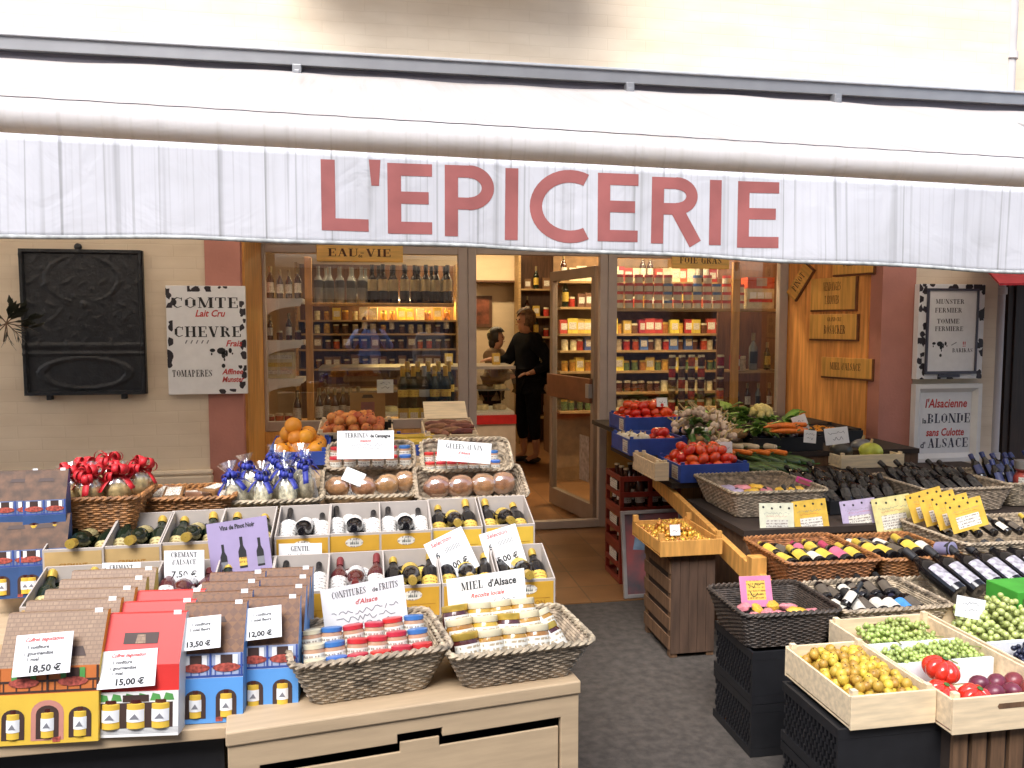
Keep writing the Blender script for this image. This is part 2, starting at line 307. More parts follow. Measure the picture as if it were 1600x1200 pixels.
# cream painted brick
def brickmat():
    m, N, L, b = nodemat('cream_brick'); b.inputs['Roughness'].default_value = .75
    tc = N.new('ShaderNodeTexCoord'); sp = N.new('ShaderNodeSeparateXYZ'); cb = N.new('ShaderNodeCombineXYZ'); ad = N.new('ShaderNodeMath')
    L.new(tc.outputs['Object'], sp.inputs[0]); L.new(sp.outputs[0], ad.inputs[0]); L.new(sp.outputs[1], ad.inputs[1]); L.new(ad.outputs[0], cb.inputs[0]); L.new(sp.outputs[2], cb.inputs[1])
    nz0 = N.new('ShaderNodeTexNoise'); nz0.inputs['Scale'].default_value = 3; L.new(cb.outputs[0], nz0.inputs[0])
    va = N.new('ShaderNodeVectorMath'); va.operation = 'SCALE'; va.inputs[3].default_value = .02; L.new(nz0.outputs[1], va.inputs[0])
    vb = N.new('ShaderNodeVectorMath'); L.new(cb.outputs[0], vb.inputs[0]); L.new(va.outputs[0], vb.inputs[1])
    br = N.new('ShaderNodeTexBrick'); br.inputs['Scale'].default_value = 1; br.inputs['Brick Width'].default_value = .25; br.inputs['Row Height'].default_value = .07
    br.inputs['Mortar Size'].default_value = .004; br.inputs['Mortar Smooth'].default_value = .6; L.new(vb.outputs[0], br.inputs[0])
    br.inputs['Color1'].default_value = (.78, .665, .515, 1); br.inputs['Color2'].default_value = (.77, .655, .505, 1); br.inputs['Mortar'].default_value = (.745, .63, .48, 1)
    nz = N.new('ShaderNodeTexNoise'); nz.inputs['Scale'].default_value = 1.6; nz.inputs['Detail'].default_value = 8; mpw = N.new('ShaderNodeMapping'); mpw.inputs[3].default_value = (1, 1, 3.5); L.new(tc.outputs['Object'], mpw.inputs[0]); L.new(mpw.outputs[0], nz.inputs[0])
    rp = N.new('ShaderNodeValToRGB'); rp.color_ramp.elements[0].position = .3; rp.color_ramp.elements[1].position = .6
    rp.color_ramp.elements[0].color = (.87, .83, .78, 1); rp.color_ramp.elements[1].color = (1.03, 1.02, 1, 1); L.new(nz.outputs[0], rp.inputs[0])
    mx = N.new('ShaderNodeMix'); mx.data_type = 'RGBA'; mx.blend_type = 'MULTIPLY'; mx.inputs[0].default_value = 1; L.new(br.outputs[0], mx.inputs[6]); L.new(rp.outputs[0], mx.inputs[7])
    L.new(mx.outputs[2], b.inputs['Base Color'])
    bp = N.new('ShaderNodeBump'); bp.inputs['Strength'].default_value = .2; bp.inputs['Distance'].default_value = .008; bp.invert = True
    nm = N.new('ShaderNodeMath'); nm.operation = 'MULTIPLY'; nz3 = N.new('ShaderNodeTexNoise'); nz3.inputs['Scale'].default_value = 5; L.new(tc.outputs['Object'], nz3.inputs[0])
    L.new(br.outputs[1], nm.inputs[0]); L.new(nz3.outputs[0], nm.inputs[1]); L.new(nm.outputs[0], bp.inputs['Height']); L.new(bp.outputs[0], b.inputs['Normal']); return m
brick = brickmat()
def tilemat():
    m, N, L, b = nodemat('terracotta_tiles'); b.inputs['Roughness'].default_value = .3
    tc = N.new('ShaderNodeTexCoord'); br = N.new('ShaderNodeTexBrick'); L.new(tc.outputs['Object'], br.inputs[0]); br.offset = 0
    br.inputs['Scale'].default_value = 1; br.inputs['Brick Width'].default_value = .3; br.inputs['Row Height'].default_value = .3; br.inputs['Mortar Size'].default_value = .005
    br.inputs['Color1'].default_value = (.25, .12, .048, 1); br.inputs['Color2'].default_value = (.19, .09, .036, 1); br.inputs['Mortar'].default_value = (.12, .07, .035, 1)
    nz = N.new('ShaderNodeTexNoise'); nz.inputs['Scale'].default_value = 4; L.new(tc.outputs['Object'], nz.inputs[0])
    mx = N.new('ShaderNodeMix'); mx.data_type = 'RGBA'; mx.blend_type = 'OVERLAY'; mx.inputs[0].default_value = .5; L.new(br.outputs[0], mx.inputs[6]); L.new(nz.outputs[0], mx.inputs[7]); L.new(mx.outputs[2], b.inputs['Base Color'])
    return m
tile = tilemat()
asphalt = mat('asphalt', (.058, .049, .042), .9, .28, 24, .3, 260)
# ================================================================== SETTING
b = B(); b.box(-14, 14, -12, 4.23, -.2, 0); tag(b.obj('street', asphalt), kind='structure')
b = B(); b.box(-14, 14, 4.234, 12, -.2, .004); tag(b.obj('shop_floor', tile), kind='structure')
YW, YF, XL, XR = 5.0, 5.85, -.757, 3.457
bld = empty('shop_building', TM((0, YW, 0)), 'cream painted shop building with pink pillars around the recessed glass front', 'building')
T0 = MX.Translation((0, -YW, 0))
def part(b, name, m, parent=bld, **k): 
    if parent is bld: b.v = [(x, y - YW, z) for x, y, z in b.v]
    return b.obj(name, m, parent, **k)
b = B(); b.box(-5, -.957, YW, YW + .3, 0, 2.6); b.box(-5, 4.366, YW, YW + .3, 2.6, 6.5); b.box(3.711, 4.366, YW, YW + .3, 0, 2.6); b.box(4.366, 4.7, YW + .28, YW + .5, 0, 6.5); b.box(4.7, 7, YW + .28, YW + .5, 2.4, 6.5)
part(b, 'wall', brick)
b = B(); b.box(-5, -.94, YW - .05, YW, .0, .66); b.prism([(-5, .66), (-.94, .66), (-.94, .69), (-5, .69)], YW - .05, YW); b.box(3.72, 4.40, YW - .05, YW, 0, .5)
part(b, 'plinth', brick, bevel=.012)
b = B(); b.box(-.957, XL, YW - .012, YF + .3, .02, 2.6); part(b, 'pillar', pink)
b = B(); b.prism([(XR, 0), (3.711, 0), (3.711, 2.6), (XR, 2.6)], YW - .012, YF); part(b, 'pillar', pink)
b = B(); b.box(XL, XL + .015, YW + .06, YF, .02, 2.6); part(b, 'wood_lining', orangewood)
b = B(); b.add([(XR - .012, YW + .12, 0.02), (XR - .237, YF, .02), (XR - .237, YF, 2.6), (XR - .012, YW + .12, 2.6), (XR + .0, YW + .12, .02), (XR, YF, .02), (XR, YF, 2.6), (XR, YW + .12, 2.6)],
    [(0, 1, 2, 3)[::-1], (7, 6, 5, 4)[::-1], (0, 4, 5, 1)[::-1], (3, 2, 6, 7)[::-1], (0, 3, 7, 4)[::-1], (1, 5, 6, 2)[::-1]]); part(b, 'wood_panel', pine)
b = B(); b.box(XL, XR - .22, YF - .02, YF + .12, 2.115, 2.6); part(b, 'fascia', alu)
b = B(); b.box(XL, XR, YW + .3, YF + .1, 2.6, 2.7); part(b, 'soffit', cream)
b = B(); b.box(-4.9, -1.2, YF + .1, YF + .2, 0, 2.7); b.box(3.45, 7, YF + .1, YF + .2, 0, 2.7)
b.box(-1.6, -1.4, YF + .2, 10.8, 0, 2.75); b.box(4.6, 4.8, YF + .2, 10.8, 0, 2.75); b.box(-1.6, 4.8, 10.8, 11, 0, 2.75); part(b, 'interior_wall', cream)
b = B(); b.box(-1.6, 4.8, YF + .13, 11, 2.76, 2.9); part(b, 'ceiling', cream)
b = B(); b.box(-.5, 1.3, YW - .6, YW, 4.0, 6.2); b.box(-.5, 1.3, YW - .64, YW, 3.9, 4.0); part(b, 'shade_oriel', cream, bevel=.02)  # unseen overhang, added to cast soft shade on the upper wall
# glazed shop front
HT = 2.03
def frame(x0, x1, z0, z1, t=.05, y0=YF - .03, y1=YF + .03, tl=None):
    tl = tl or t; b = B(); b.box(x0, x0 + tl, y0, y1, z0, z1); b.box(x1 - t, x1, y0, y1, z0, z1); b.box(x0 + tl, x1 - t, y0 + .002, y1 - .002, z1 - t * .8, z1); b.box(x0 + tl, x1 - t, y0 + .002, y1 - .002, z0, z0 + t); return b
for x0, x1 in ((XL + .016, .70), (1.76, 3.22)):
    b = frame(x0, x1, .80, 2.113, .07, **({'tl': .022} if x0 < 0 else {})); wo = part(b, 'window', alu, bevel=.004)
    g = B(); g.box(x0 + (.022 if x0 < 0 else .07), x1 - .07, YF - .004 - YW, YF + .004 - YW, .87, 2.05); g.obj('pane', glass, wo)
    b = B(); b.box(x0, x1, YF - .04, YF + .04, .1, .798); part(b, 'apron_panel', orangewood if x0 < 0 else mat('amber_board', (.42, .22, .05), .5, .12, 6))
b = frame(.703, 1.757, .01, 2.113, .06); part(b, 'door_frame', alu, bevel=.004)
# open door leaf, hinged on the right post, swung into the shop
dr = RD(0); hx, hy = 1.70, YF + .06
dl = .80; ang = 102.3
DM = TM((hx, hy - YW, .02), rz=ang)
b = B(); b.box(0, dl, -.025, .025, 0, .14); b.box(0, dl, -.025, .025, 1.9, 1.98); b.box(0, .055, -.024, .024, .14, 1.9); b.box(dl - .055, dl, -.024, .024, .14, 1.9)
door = b.obj('door', mat('bronze_metal', (.30, .235, .185), .4, .06, 8, metal=.4), bld, DM, bevel=.004); door['label'] = 'open glazed door leaf with bronze frame'
B().box(.055, dl - .055, -.004, .004, .14, 1.9).obj('pane', thinglass, door)
B().box(.02, dl - .0, .026, .05, .93, 1.12).obj('push_plate', mat('brown_wood', (.16, .06, .025), .5, .2, 8), door, bevel=.004)
B().box(.015, .075, .026, .06, .97, 1.08).obj('lock', greymetal, door, bevel=.004)
B().box(.10, .26, .006, .009, .3, .66).obj('notice', mat('aged_notice', (.34, .27, .22), .6, .3, 30), door)
# opposite side of the street (seen mirrored in the glass)
ob = empty('house', TM((0, -9, 0)), 'grey rendered house across the street, mirrored faintly in the shop glass', 'house')
B().box(-14, 14, -.4, 0, 0, 11.5).obj('wall', mat('grey_render', (.17, .17, .18), .9, .08, 3), ob)
for i in range(6):
    for z in (1.0, 4.2, 7.4, 10.4): 
        wf = B().box(-7 + i * 3, -5.8 + i * 3, .002, .06, z, z + 1.8).obj('window', darkwood, ob)
        B().box(-6.93 + i * 3, -5.87 + i * 3, .062, .07, z + .08, z + 1.72).obj('pane', bglass, wf)
# downpipe, dark door and neighbour's red awning on the right edge
p1 = aty(1562, 600, YW + .1)
dp = B().tube([(0, 0, 0), (0, 0, 6.4)], .05, 14).obj('downpipe', mat('cream_pipe', (.60, .56, .54), .5, .06, 4), None, TM((4.47, YW + .12, .02)), smooth=True)
tag(dp, 'cream painted downpipe at the right corner of the shop', 'downpipe')
for z in (.55, 1.75, 3.4, 5.0): B().lathe([(.052, 0), (.062, .004), (.062, .05), (.052, .054)], 14).obj('collar', mat('cream_pipe'  , (.62, .54, .46)), dp, TM((0, 0, z)), smooth=True)
nd = B().box(0, 1.5, 0, .08, 0, 2.38).obj('shutter', mat('brown_shutter', (.035, .02, .015), .5, .3, 5, .1, 30, stretch=(12, 1, 1)), None, TM((4.58, YW + .14, .01)))
tag(nd, 'dark brown closed shutter right of the downpipe', 'shutter')
for i in range(6): B().box(.05 + i * .24, .25 + i * .24, -.012, -.001, .1, 2.3).obj('board', MATS['brown_shutter'], nd, bevel=.006)
ap = aty(1562, 446, 4.2)
ra = B().add([(0, 0, 0), (1.6, -.1, .02), (1.6, .9, .38), (.5, .8, .22), (0, 0, .012), (1.6, -.1, .04), (1.6, .9, .40), (.5, .8, .24)], [(3, 2, 1, 0), (4, 5, 6, 7), (0, 1, 5, 4), (1, 2, 6, 5), (2, 3, 7, 6), (3, 0, 4, 7)]).obj('parasol', mat('red_canvas', (.42, .02, .03), .8, .08), None, TM(ap))
tag(ra, 'tip of a dark red canvas canopy at the right edge', 'canopy'); B().tube([(1.2, .4, .19), (1.2, .4, -1.85)], .02, 8).obj('pole', greymetal, ra)
# ------------------------------------------------------------------ awning
YA = 2.85
aw = empty('awning', TM((.6, YA, 2.0)), 'wide white rolled awning lettered in red over the whole shop front', 'awning')
A0, A1 = -4.2, 4.6
def vy(x, z):                        # the valance hangs in soft folds
    k = max(0, min(1, (2.215 - z) / .4)); return (.014 * math.sin(x * 2.3 + .6) + .008 * math.sin(x * 6.1) + .004 * math.sin(x * 13 + 1)) * k * 1.2
VZ = [(q.x, q.z) for q in (aty(a, c, YA) for a, c in ((0, 372), (300, 375), (560, 382), (740, 386), (940, 396), (1094, 403), (1225, 410), (1400, 418), (1600, 427)))]
def vz(x):
    k = max(0, min(len(VZ) - 2, sum(1 for q in VZ if q[0] < x) - 1)); (a, za), (c, zc) = VZ[k], VZ[k + 1]
    return za + (zc - za) * (x - a) / (c - a) + .003 * math.sin(x * 7)
def dz(x): return -.052 - (x + 1.15) * .0165   # the front bar hangs a little lower on the right
def loc(b): b.v = [(x - .6, y - YA, z - 2.0) for x, y, z in b.v]; return b
b = B(); b.grid(lambda u, v: ((x := A0 + (A1 - A0) * u), YA + vy(x, 2.215 + dz(x) + (vz(x) - 2.215 - dz(x)) * v), 2.215 + dz(x) + (vz(x) - 2.215 - dz(x)) * v), 220, 14)
val = loc(b).obj('valance', cloth_val, aw, smooth=True, solid=.0015)
b = B(); b.grid(lambda u, v: ((x := A0 + (A1 - A0) * u), YA + vy(x, vz(x)) - .003 - .0015 * (v * (1 - v)) * 4, vz(x) + .014 * (1 - v) - .002), 220, 2)
loc(b).obj('hem', mat('grey_hem', (.40, .41, .40), .8, .3, 30), val, smooth=True, solid=.002)
b = B(); b.grid(lambda u, v: ((x := A0 + (A1 - A0) * u), YA + .05 + (YW - .10 - YA - .05) * v, 2.335 + dz(x) * (1 - v) + (3.01 - 2.335) * v - .02 * math.sin(math.pi * v) + .006 * math.sin(x * 2.2 + v * 3) + .0035 * math.sin(x * 9) * v), 160, 16)
loc(b).obj('canopy', cloth_top, aw, smooth=True, solid=.002)
prof = []
for i in range(15):
    a = RD(100 + i * 186 / 14); prof.append((YA + .048 + .056 * math.cos(a), 2.277 + .058 * math.sin(a)))
b = B(); n = 90
b.grid(lambda u, v: ((x := A0 + (A1 - A0) * u), *[(prof[int(round(v * 14))][k] + (.0025 * math.sin(x * 3.1) + dz(x) if k else 0)) for k in (0, 1)]), n, 14)
loc(b).obj('front_bar', cloth_bar, aw, smooth=True, solid=.003)
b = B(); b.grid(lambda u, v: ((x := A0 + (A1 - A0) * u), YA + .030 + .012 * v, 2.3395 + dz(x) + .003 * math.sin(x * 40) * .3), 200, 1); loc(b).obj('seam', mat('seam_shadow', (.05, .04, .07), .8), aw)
b = B(); b.box(A0, A1, YW - .16, YW - .001, 3.035, 3.105, 0); b.box(A0, A1, YW - .175, YW - .012, 3.106, 3.120, 1); b.box(A0, A1, YW - .13, YW - .005, 2.98, 3.034, 2)
loc(b).obj('wall_rail', [greymetal, mat('light_metal', (.55, .56, .58), .35, .05, metal=.3), darkmetal], aw, bevel=.003)
for x in (-.42, 1.56, 2.95, -2.2):
    b = B(); b.box(x, x + .05, YW - .19, YW - .002, 2.965, 3.032); b.box(x + .01, x + .04, YW - .195, YW - .18, 2.96, 3.0); loc(b).obj('bracket', greymetal, aw, bevel=.004)
for x in (-3.2, 4.2):
    b = B(); b.tube([(x, YW - .05, 2.95), (x + (.5 if x < 0 else -.5), (YW + YA) / 2, 2.6), (x, YA + .06, 2.2)], .025, 8); loc(b).obj('folding_arm', greymetal, aw)
# letters
lt = B(); F = vy; WL = .047
def ls(x0, z0, x1, z1, wd=WL): lt.seg(x0, z0, x1, z1, wd, 0, -.0017, F, max(1, int(math.hypot(x1 - x0, z1 - z0) / .02)))
def arc(cx, cz, rx, rz, a0, a1, wd=WL):
    n = 26; wv = wd / 2; pr = None
    for i in range(n + 1):
        a = RD(a0 + (a1 - a0) * i / n); o = (cx + (rx + wv) * math.cos(a), cz + (rz + wv) * math.sin(a)); q = (cx + (rx - wv) * math.cos(a), cz + (rz - wv) * math.sin(a))
        if pr:
            s = 1 if a1 > a0 else -1; ps = [pr[0], o, q, pr[1]] if s > 0 else [o, pr[0], pr[1], q]
            lt.add([(x, F(x, z) - .0017, z) for x, z in ps[::-1]], [(0, 1, 2, 3)][::1])
        pr = (o, q)
def lx(px, py): p = aty(px, py, YA); return p.x, p.z
def box4(px, pt, pb):                # left x at top, z top, z bottom of one letter
    x, zt = lx(px, pt); _, zb = lx(px, pb); return x + WL / 2, zt, zb
def EE(px, pt, pb, wd=.155):
    x, zt, zb = box4(px, pt, pb); h = .042; ls(x, zb, x, zt); 
    for z in (zb + h / 2, (zt + zb) / 2 + .004, zt - h / 2): ls(x + WL / 2, z, x + wd - WL / 2 - (.012 if zb + .03 < z < zt - .03 else 0), z, h)
x, zt, zb = box4(501, 249, 360); ls(x, zb, x, zt); ls(x + WL / 2, zb + .021, x + .135, zb + .021, .042)
x, zt = lx(577, 249); lt.add([(a, F(a, z) - .0017, z) for a, z in ((x + .006, zt - .088), (x + .032, zt - .088), (x + .038, zt), (x - .002, zt))], [(0, 1, 2, 3)])
EE(605, 254, 364)
x, zt, zb = box4(695, 257, 368); ls(x, zb, x, zt); hz = (zt - zb) * .31
ls(x + WL / 2, zt - .021, x + .062, zt - .021, .042); ls(x + WL / 2, zt - 2 * hz + .021, x + .062, zt - 2 * hz + .021, .042); arc(x + .062, zt - hz, .068, hz - .021, -90, 90, .0445)
x, zt, zb = box4(790, 262, 374); ls(x, zb, x, zt)
x, zt, zb = box4(828, 264, 378); arc(x + .125, (zt + zb) / 2, .125, (zt - zb) / 2 - .021, 62, 298, .045)
EE(934, 270, 377)
x, zt, zb = box4(1019, 276, 380); ls(x, zb, x, zt); hz = (zt - zb) * .28
ls(x + WL / 2, zt - .021, x + .07, zt - .021, .042); ls(x + WL / 2, zt - 2 * hz + .021, x + .07, zt - 2 * hz + .021, .042); arc(x + .07, zt - hz, .062, hz - .021, -90, 90, .0445); ls(x + .072, zt - 2 * hz + .022, x + .148, zb, .05)
x, zt, zb = box4(1109, 281, 383); ls(x, zb, x, zt)
EE(1153, 283, 387, .165)
lt.v = [(x - .6, y, z - 2.0) for x, y, z in lt.v]; lt.obj('lettering', redlet, val)
# ------------------------------------------------------------------ fireback, panels, plaques on the walls
def fb(u, v):
    x, z = u * 2 - 1, v * 2 - 1; h = 0
    if abs(x) > .93 or abs(z) > .95: h = .02
    if .60 < v: h += .0045 * max(0, math.sin(u * 43 + 3 * math.sin(v * 29))) * max(0, math.sin(v * 47 + 3 * math.sin(u * 21))) + (.005 if abs(abs(u - .5) - .3 * math.sqrt(max(0, 1 - ((v - .80) / .16) ** 2))) < .02 else 0)
    elif .34 < v <= .6: h += .004 * max(0, math.sin(u * 52 + 2 * math.sin(v * 40))) * max(0, math.sin(v * 60 + 2 * math.sin(u * 33)))
    if abs(v - .34) < .012 or abs(v - .285) < .012: h += .006
    if abs(math.hypot((u - .5) / .36, (v - .15) / .105) - 1) < .1: h += .007
    return h
p = aty(139, 616, YW); p2 = aty(139, 391, YW); W2 = .325; HH = p2.z - p.z
fbk = B(); fbk.box(-W2, W2, -.03, 0, 0, HH); fbk.grid(lambda u, v: ((u * 2 - 1) * W2 * .995, -.032 - fb(u, v), v * HH), 84, 100)
fr = fbk.obj('fireback', iron, None, TM((p.x, YW - .004, p.z)), smooth=True); tag(fr, 'black cast iron fireback plate with worn relief hung on the left wall', 'fireback')
B().ball(.022, 10, sq=(1, .7, 1)).obj('hanging_knob', iron, fr, TM((-.02, -.02, HH + .016)), smooth=True)
for x in (-.2, .2): B().box(-.014, .014, -.04, 0, -.028, 0).obj('foot', iron, fr, TM((x, 0, 0)), bevel=.004)
def blobs(b, n, x0, x1, z0, z1, r, mi, rg, y=-.0012):
    for _ in range(n):
        cx, cz, s = rg.uniform(x0, x1), rg.uniform(z0, z1), rg.uniform(.5, 1.2) * r; k = 9; ps = []
        for i in range(k):
            a = -2 * math.pi * i / k; q = s * rg.uniform(.55, 1.15); ps.append((min(max(cx + q * math.cos(a), x0), x1), y - rg.uniform(0, .0003), min(max(cz + q * math.sin(a) * 1.1, z0), z1)))
        b.add(ps, [tuple(range(k))[::-1]], mi)
def cow(b, cx, cz, s, mi, y=-.0012):
    for x, z, a, q in ((-.5, .3, .16, .11), (0, .26, .26, .2), (.12, .02, .13, .2), (.5, .28, .1, .16), (.3, .12, .07, .2), (.16, -.25, .05, .1), (.1, -.62, .11, .13), (-.55, .08, .05, .08), (.62, .1, .05, .06)):
        b.add([(cx + s * (x + a * math.cos(-t * .7)), y - .0001, cz + s * (z + q * math.sin(-t * .7))) for t in range(9)], [tuple(range(9))[::-1]], mi)
# left cow panel
p = aty(328, 615, YW); q = aty(328, 447, YW); SW, SH = .222, q.z - p.z
pn = B().box(-SW, SW, -.03, 0, 0, SH).obj('cheese_sign', white, None, TM((p.x, YW - .016, p.z)), bevel=.003)
tag(pn, 'white cheese panel with cow spotted rim lettered COMTE and CHEVRE on the left pillar', 'sign')
fb_ = B(); rg = random.Random(3); S_ = SW
for x0, x1, z0, z1, n in ((-S_, -S_ + .07, SH - .13, SH - .005, 5), (-S_ + .12, S_ - .1, SH - .035, SH - .002, 7), (-S_, -S_ + .035, .05, SH - .2, 9), (S_ - .035, S_, .18, SH - .05, 10), (S_ - .05, S_ - .001, .02, .17, 5), (-S_ + .05, S_ - .05, .002, .03, 3)): blobs(fb_, n, x0, x1, z0, z1, .024, 0, rg, -.0306)
fb_.obj('cow_spots', blotch, pn)
le = B(); Y_ = -.0312
le.sten('COMTE', .062, .0, SH - .13, 0, 1.35, Y_); le.sten('CHEVRE', .062, .01, SH - .30, 0, 1.18, Y_); le.sten('TOMAPERES', .04, -.085, .105, 0, .72, Y_)
le.text('Lait Cru', .055, .02, SH - .18, 1, Y_, .0012, .9, .3); le.text('Frais', .05, .15, SH - .355, 1, Y_, .0012, .95, .3); le.text('Affinee', .045, .14, .118, 1, Y_, .0012, .9, .3); le.text('Munster', .045, .14, .072, 1, Y_, .0012, .8, .3)
cow(le, .08, SH * .36, .1, 0, Y_)
for i in range(5): le.seg(-.12 + i * .03, SH * .47, -.11 + i * .03, SH * .47 + .02, .006, 2, Y_)
le.obj('lettering', [black, red, grey], pn)
# right cow panel in a frame
p = aty(1480, 592, YW - .06); q = aty(1480, 444, YW - .06); SW, SH = .255, q.z - p.z
pn = B().box(-SW, SW, -.05, 0, 0, SH).obj('cheese_sign', white, None, TM((p.x + .01, YW - .016, p.z)), bevel=.003)
tag(pn, 'cow spotted panel with dark framed sheet lettered MUNSTER on the right pillar', 'sign')
fb_ = B(); rg = random.Random(9)
for x0, x1, z0, z1, n in ((-SW, -SW + .06, .02, SH, 16), (SW - .055, SW, .02, SH, 14), (-SW, SW, SH - .04, SH, 9), (-SW, SW, 0, .04, 6)): blobs(fb_, n, x0, x1, z0, z1, .03, 0, rg, -.0506)
fb_.obj('cow_spots', blotch, pn)
fr_ = B(); a, c = SW - .07, .055
for x0, x1, z0, z1 in ((-a - .012, -a, c, SH - .045), (a, a + .012, c, SH - .045), (-a - .012, a + .012, SH - .045, SH - .03), (-a - .012, a + .012, c - .02, c)): fr_.box(x0, x1, -.068, -.0508, z0, z1)
fr_.box(-.09, .07, -.066, -.0508, .012, c - .022); fr_.obj('frame', mat('blue_grey_frame', (.07, .07, .10), .4), pn)
B().box(-a, a, -.058, -.051, c, SH - .046).obj('sheet', white, pn)
le = B(); Y_ = -.0585
le.sten('MUNSTER', .032, -.02, SH - .135, 0, 1.1, Y_); le.sten('FERMIER', .032, -.03, SH - .195, 0, 1.15, Y_); le.sten('TOMME', .032, -.03, SH - .27, 0, 1.15, Y_); le.sten('FERMIERE', .032, -.02, SH - .322, 0, 1.05, Y_); le.sten('BARIKAS', .028, .09, .185, 0, 1.0, Y_)
cow(le, -.09, .22, .09, 0, Y_); le.text('!!', .05, .1, SH - .43, 1, Y_, .001); le.seg(.0, SH - .42, .04, SH - .40, .006, 2, Y_); le.obj('lettering', [black, red, grey], pn)
# white framed beer sign
p = aty(1476, 722, YW - .06); q = aty(1476, 600, YW - .06); SW, SH = .26, q.z - p.z
bs = B(); 
for i, (a0, a1, y0, y1) in enumerate(((0, .03, -.05, -.05), (.03, .06, -.05, -.022))):
    o = [(-SW + a0, y0, a0), (SW - a0, y0, a0), (SW - a0, y0, SH - a0), (-SW + a0, y0, SH - a0)]; n_ = [(-SW + a1, y1, a1), (SW - a1, y1, a1), (SW - a1, y1, SH - a1), (-SW + a1, y1, SH - a1)]
    bs.add(o + n_, [(j, (j + 1) % 4, 4 + (j + 1) % 4, 4 + j) for j in range(4)])
bs.add([(-SW, -.05, 0), (SW, -.05, 0), (SW, -.05, SH), (-SW, -.05, SH), (-SW, 0, 0), (SW, 0, 0), (SW, 0, SH), (-SW, 0, SH)], [((j + 1) % 4, j, 4 + j, 4 + (j + 1) % 4) for j in range(4)])
bs = bs.obj('framed_sign', whitepaint, None, TM((p.x + .01, YW - .016, p.z))); tag(bs, 'white framed beer sign lettered BLONDE and ALSACE under the cow panel', 'sign')
B().box(-SW + .05, SW - .05, -.021, -.012, .05, SH - .05).obj('sheet', white, bs)
le = B(); Y_ = -.0225
le.text("l'Alsacienne", .085, 0, SH - .165, 1, Y_, .0018, .82, .15); le.sten('BLONDE', .066, .03, SH - .275, 0, 1.0, Y_); le.text('la', .05, -.165, SH - .275, 0, Y_, .001); le.text('sans Culotte', .075, 0, SH - .365, 1, Y_, .0018, .78, .15); le.sten("ALSACE", .066, .03, .1, 0, .98, Y_); le.text("d'", .06, -.17, .1, 0, Y_, .001)
le.obj('lettering', [mat('navy_print', (.03, .03, .06), .5), red], bs)
# wooden plaques
plq = mat('varnished_plaque', (.86, .50, .09), .4, .16, 5, .03, 20, stretch=(1, 8, 8), coat=.3); burnt = mat('burnt_letters', (.10, .035, .012), .7, .2)
def plaque(M, w_, h_, lines, label, th=.022, rim=0):
    o = B().box(-w_ / 2, w_ / 2, -th, 0, 0, h_).obj('wooden_plaque', plq if not rim else mat('pine_plaque', (.74, .38, .085), .45, .2, 5, .03, 20, stretch=(8, 8, .6)), None, M, bevel=.004); tag(o, label, 'plaque')
    le = B()
    for k, t, s_, cx, z, sx in lines:
        if k == 's': le.sten(t, s_, cx, z, 0, sx, -th - .0008)
        else: le.text(t, s_, cx, z, 0, -th - .0008, .0006, sx)
    le.obj('lettering', burnt, o)
    if rim: b = B(); b.box(w_ / 2 + .0005, w_ / 2 + .014, -th + .004, 0, -.012, h_); b.box(-w_ / 2, w_ / 2, -th + .004, 0, -.012, -.0005); b.obj('edge', mat('dark_edge', (.16, .055, .018), .6, .2), o)
    return o
def pz(px, py, y): return aty(px, py, y)
p = pz(563, 409, YF - .04); q = pz(563, 384, YF - .04)
plaque(TM((p.x, YF - .034, p.z)), .60, q.z - p.z + .03, [('s', 'EAU-VIE', .055, 0, .035, 1.5), ('t', 'de', .03, .0, .03, 1)], 'varnished plaque lettered EAU VIE over the left window')
p = pz(1094, 420, YF - .04)
plaque(TM((p.x, YF - .034, p.z)), .46, .10, [('s', 'FOIE GRAS', .05, 0, .038, 1.0)], 'varnished plaque lettered FOIE GRAS over the right window')
def onpanel(px, py):                 # point on the slanted wood panel
    d = ray(px, py); a = V((XR - .013, YW + .12)); c = V((XR - .238, YF)); n_ = V((c.y - a.y, -(c.x - a.x))); t = (n_.x * a.x + n_.y * a.y) / (n_.x * d.x + n_.y * d.y); return d * t + V((0, 0, H))
def panel_plaque(x0, x1, y0, y1, lines, label, ry=0):
    a = onpanel(x0, (y0 + y1) / 2); c = onpanel(x1, (y0 + y1) / 2); m_ = onpanel((x0 + x1) / 2, y1); t_ = onpanel((x0 + x1) / 2, y0); L_ = (V((c.x, c.y)) - V((a.x, a.y))).length
    rz = math.degrees(math.atan2(c.y - a.y, c.x - a.x)); h_ = t_.z - m_.z
    return plaque(TM(m_, rz=rz) @ MX.Rotation(RD(ry), 4, 'Y'), L_, h_, [(k, t, s_ * h_, cx * L_, z * h_, sx * L_ / h_ / 3.2) for k, t, s_, cx, z, sx in lines], label, rim=1)
panel_plaque(1268, 1337, 434, 484, [('s', 'VENDANGES', .26, 0, .6, .62), ('s', 'TARDIVES', .26, 0, .18, .62)], 'pine plaque lettered VENDANGES TARDIVES on the wood panel')
panel_plaque(1266, 1339, 491, 530, [('s', 'GRAND CRU', .16, .05, .72, .8), ('s', 'ROSACKER', .34, .06, .22, .62)], 'pine plaque lettered ROSACKER, second down the wood panel')
panel_plaque(1284, 1363, 559, 590, [('s', "MIEL d'ALSACE", .36, 0, .38, .56)], "pine plaque lettered MIEL d'ALSACE, lowest on the wood panel")
panel_plaque(1303, 1366, 396, 428, [('s', 'BIERES', .4, 0, .4, .8)], 'pine plaque half hidden by the valance, highest on the wood panel')
panel_plaque(1236, 1280, 425, 447, [('s', 'PINOT', .5, 0, .3, .9)], 'pine plaque hung aslant beside the right window', -52)
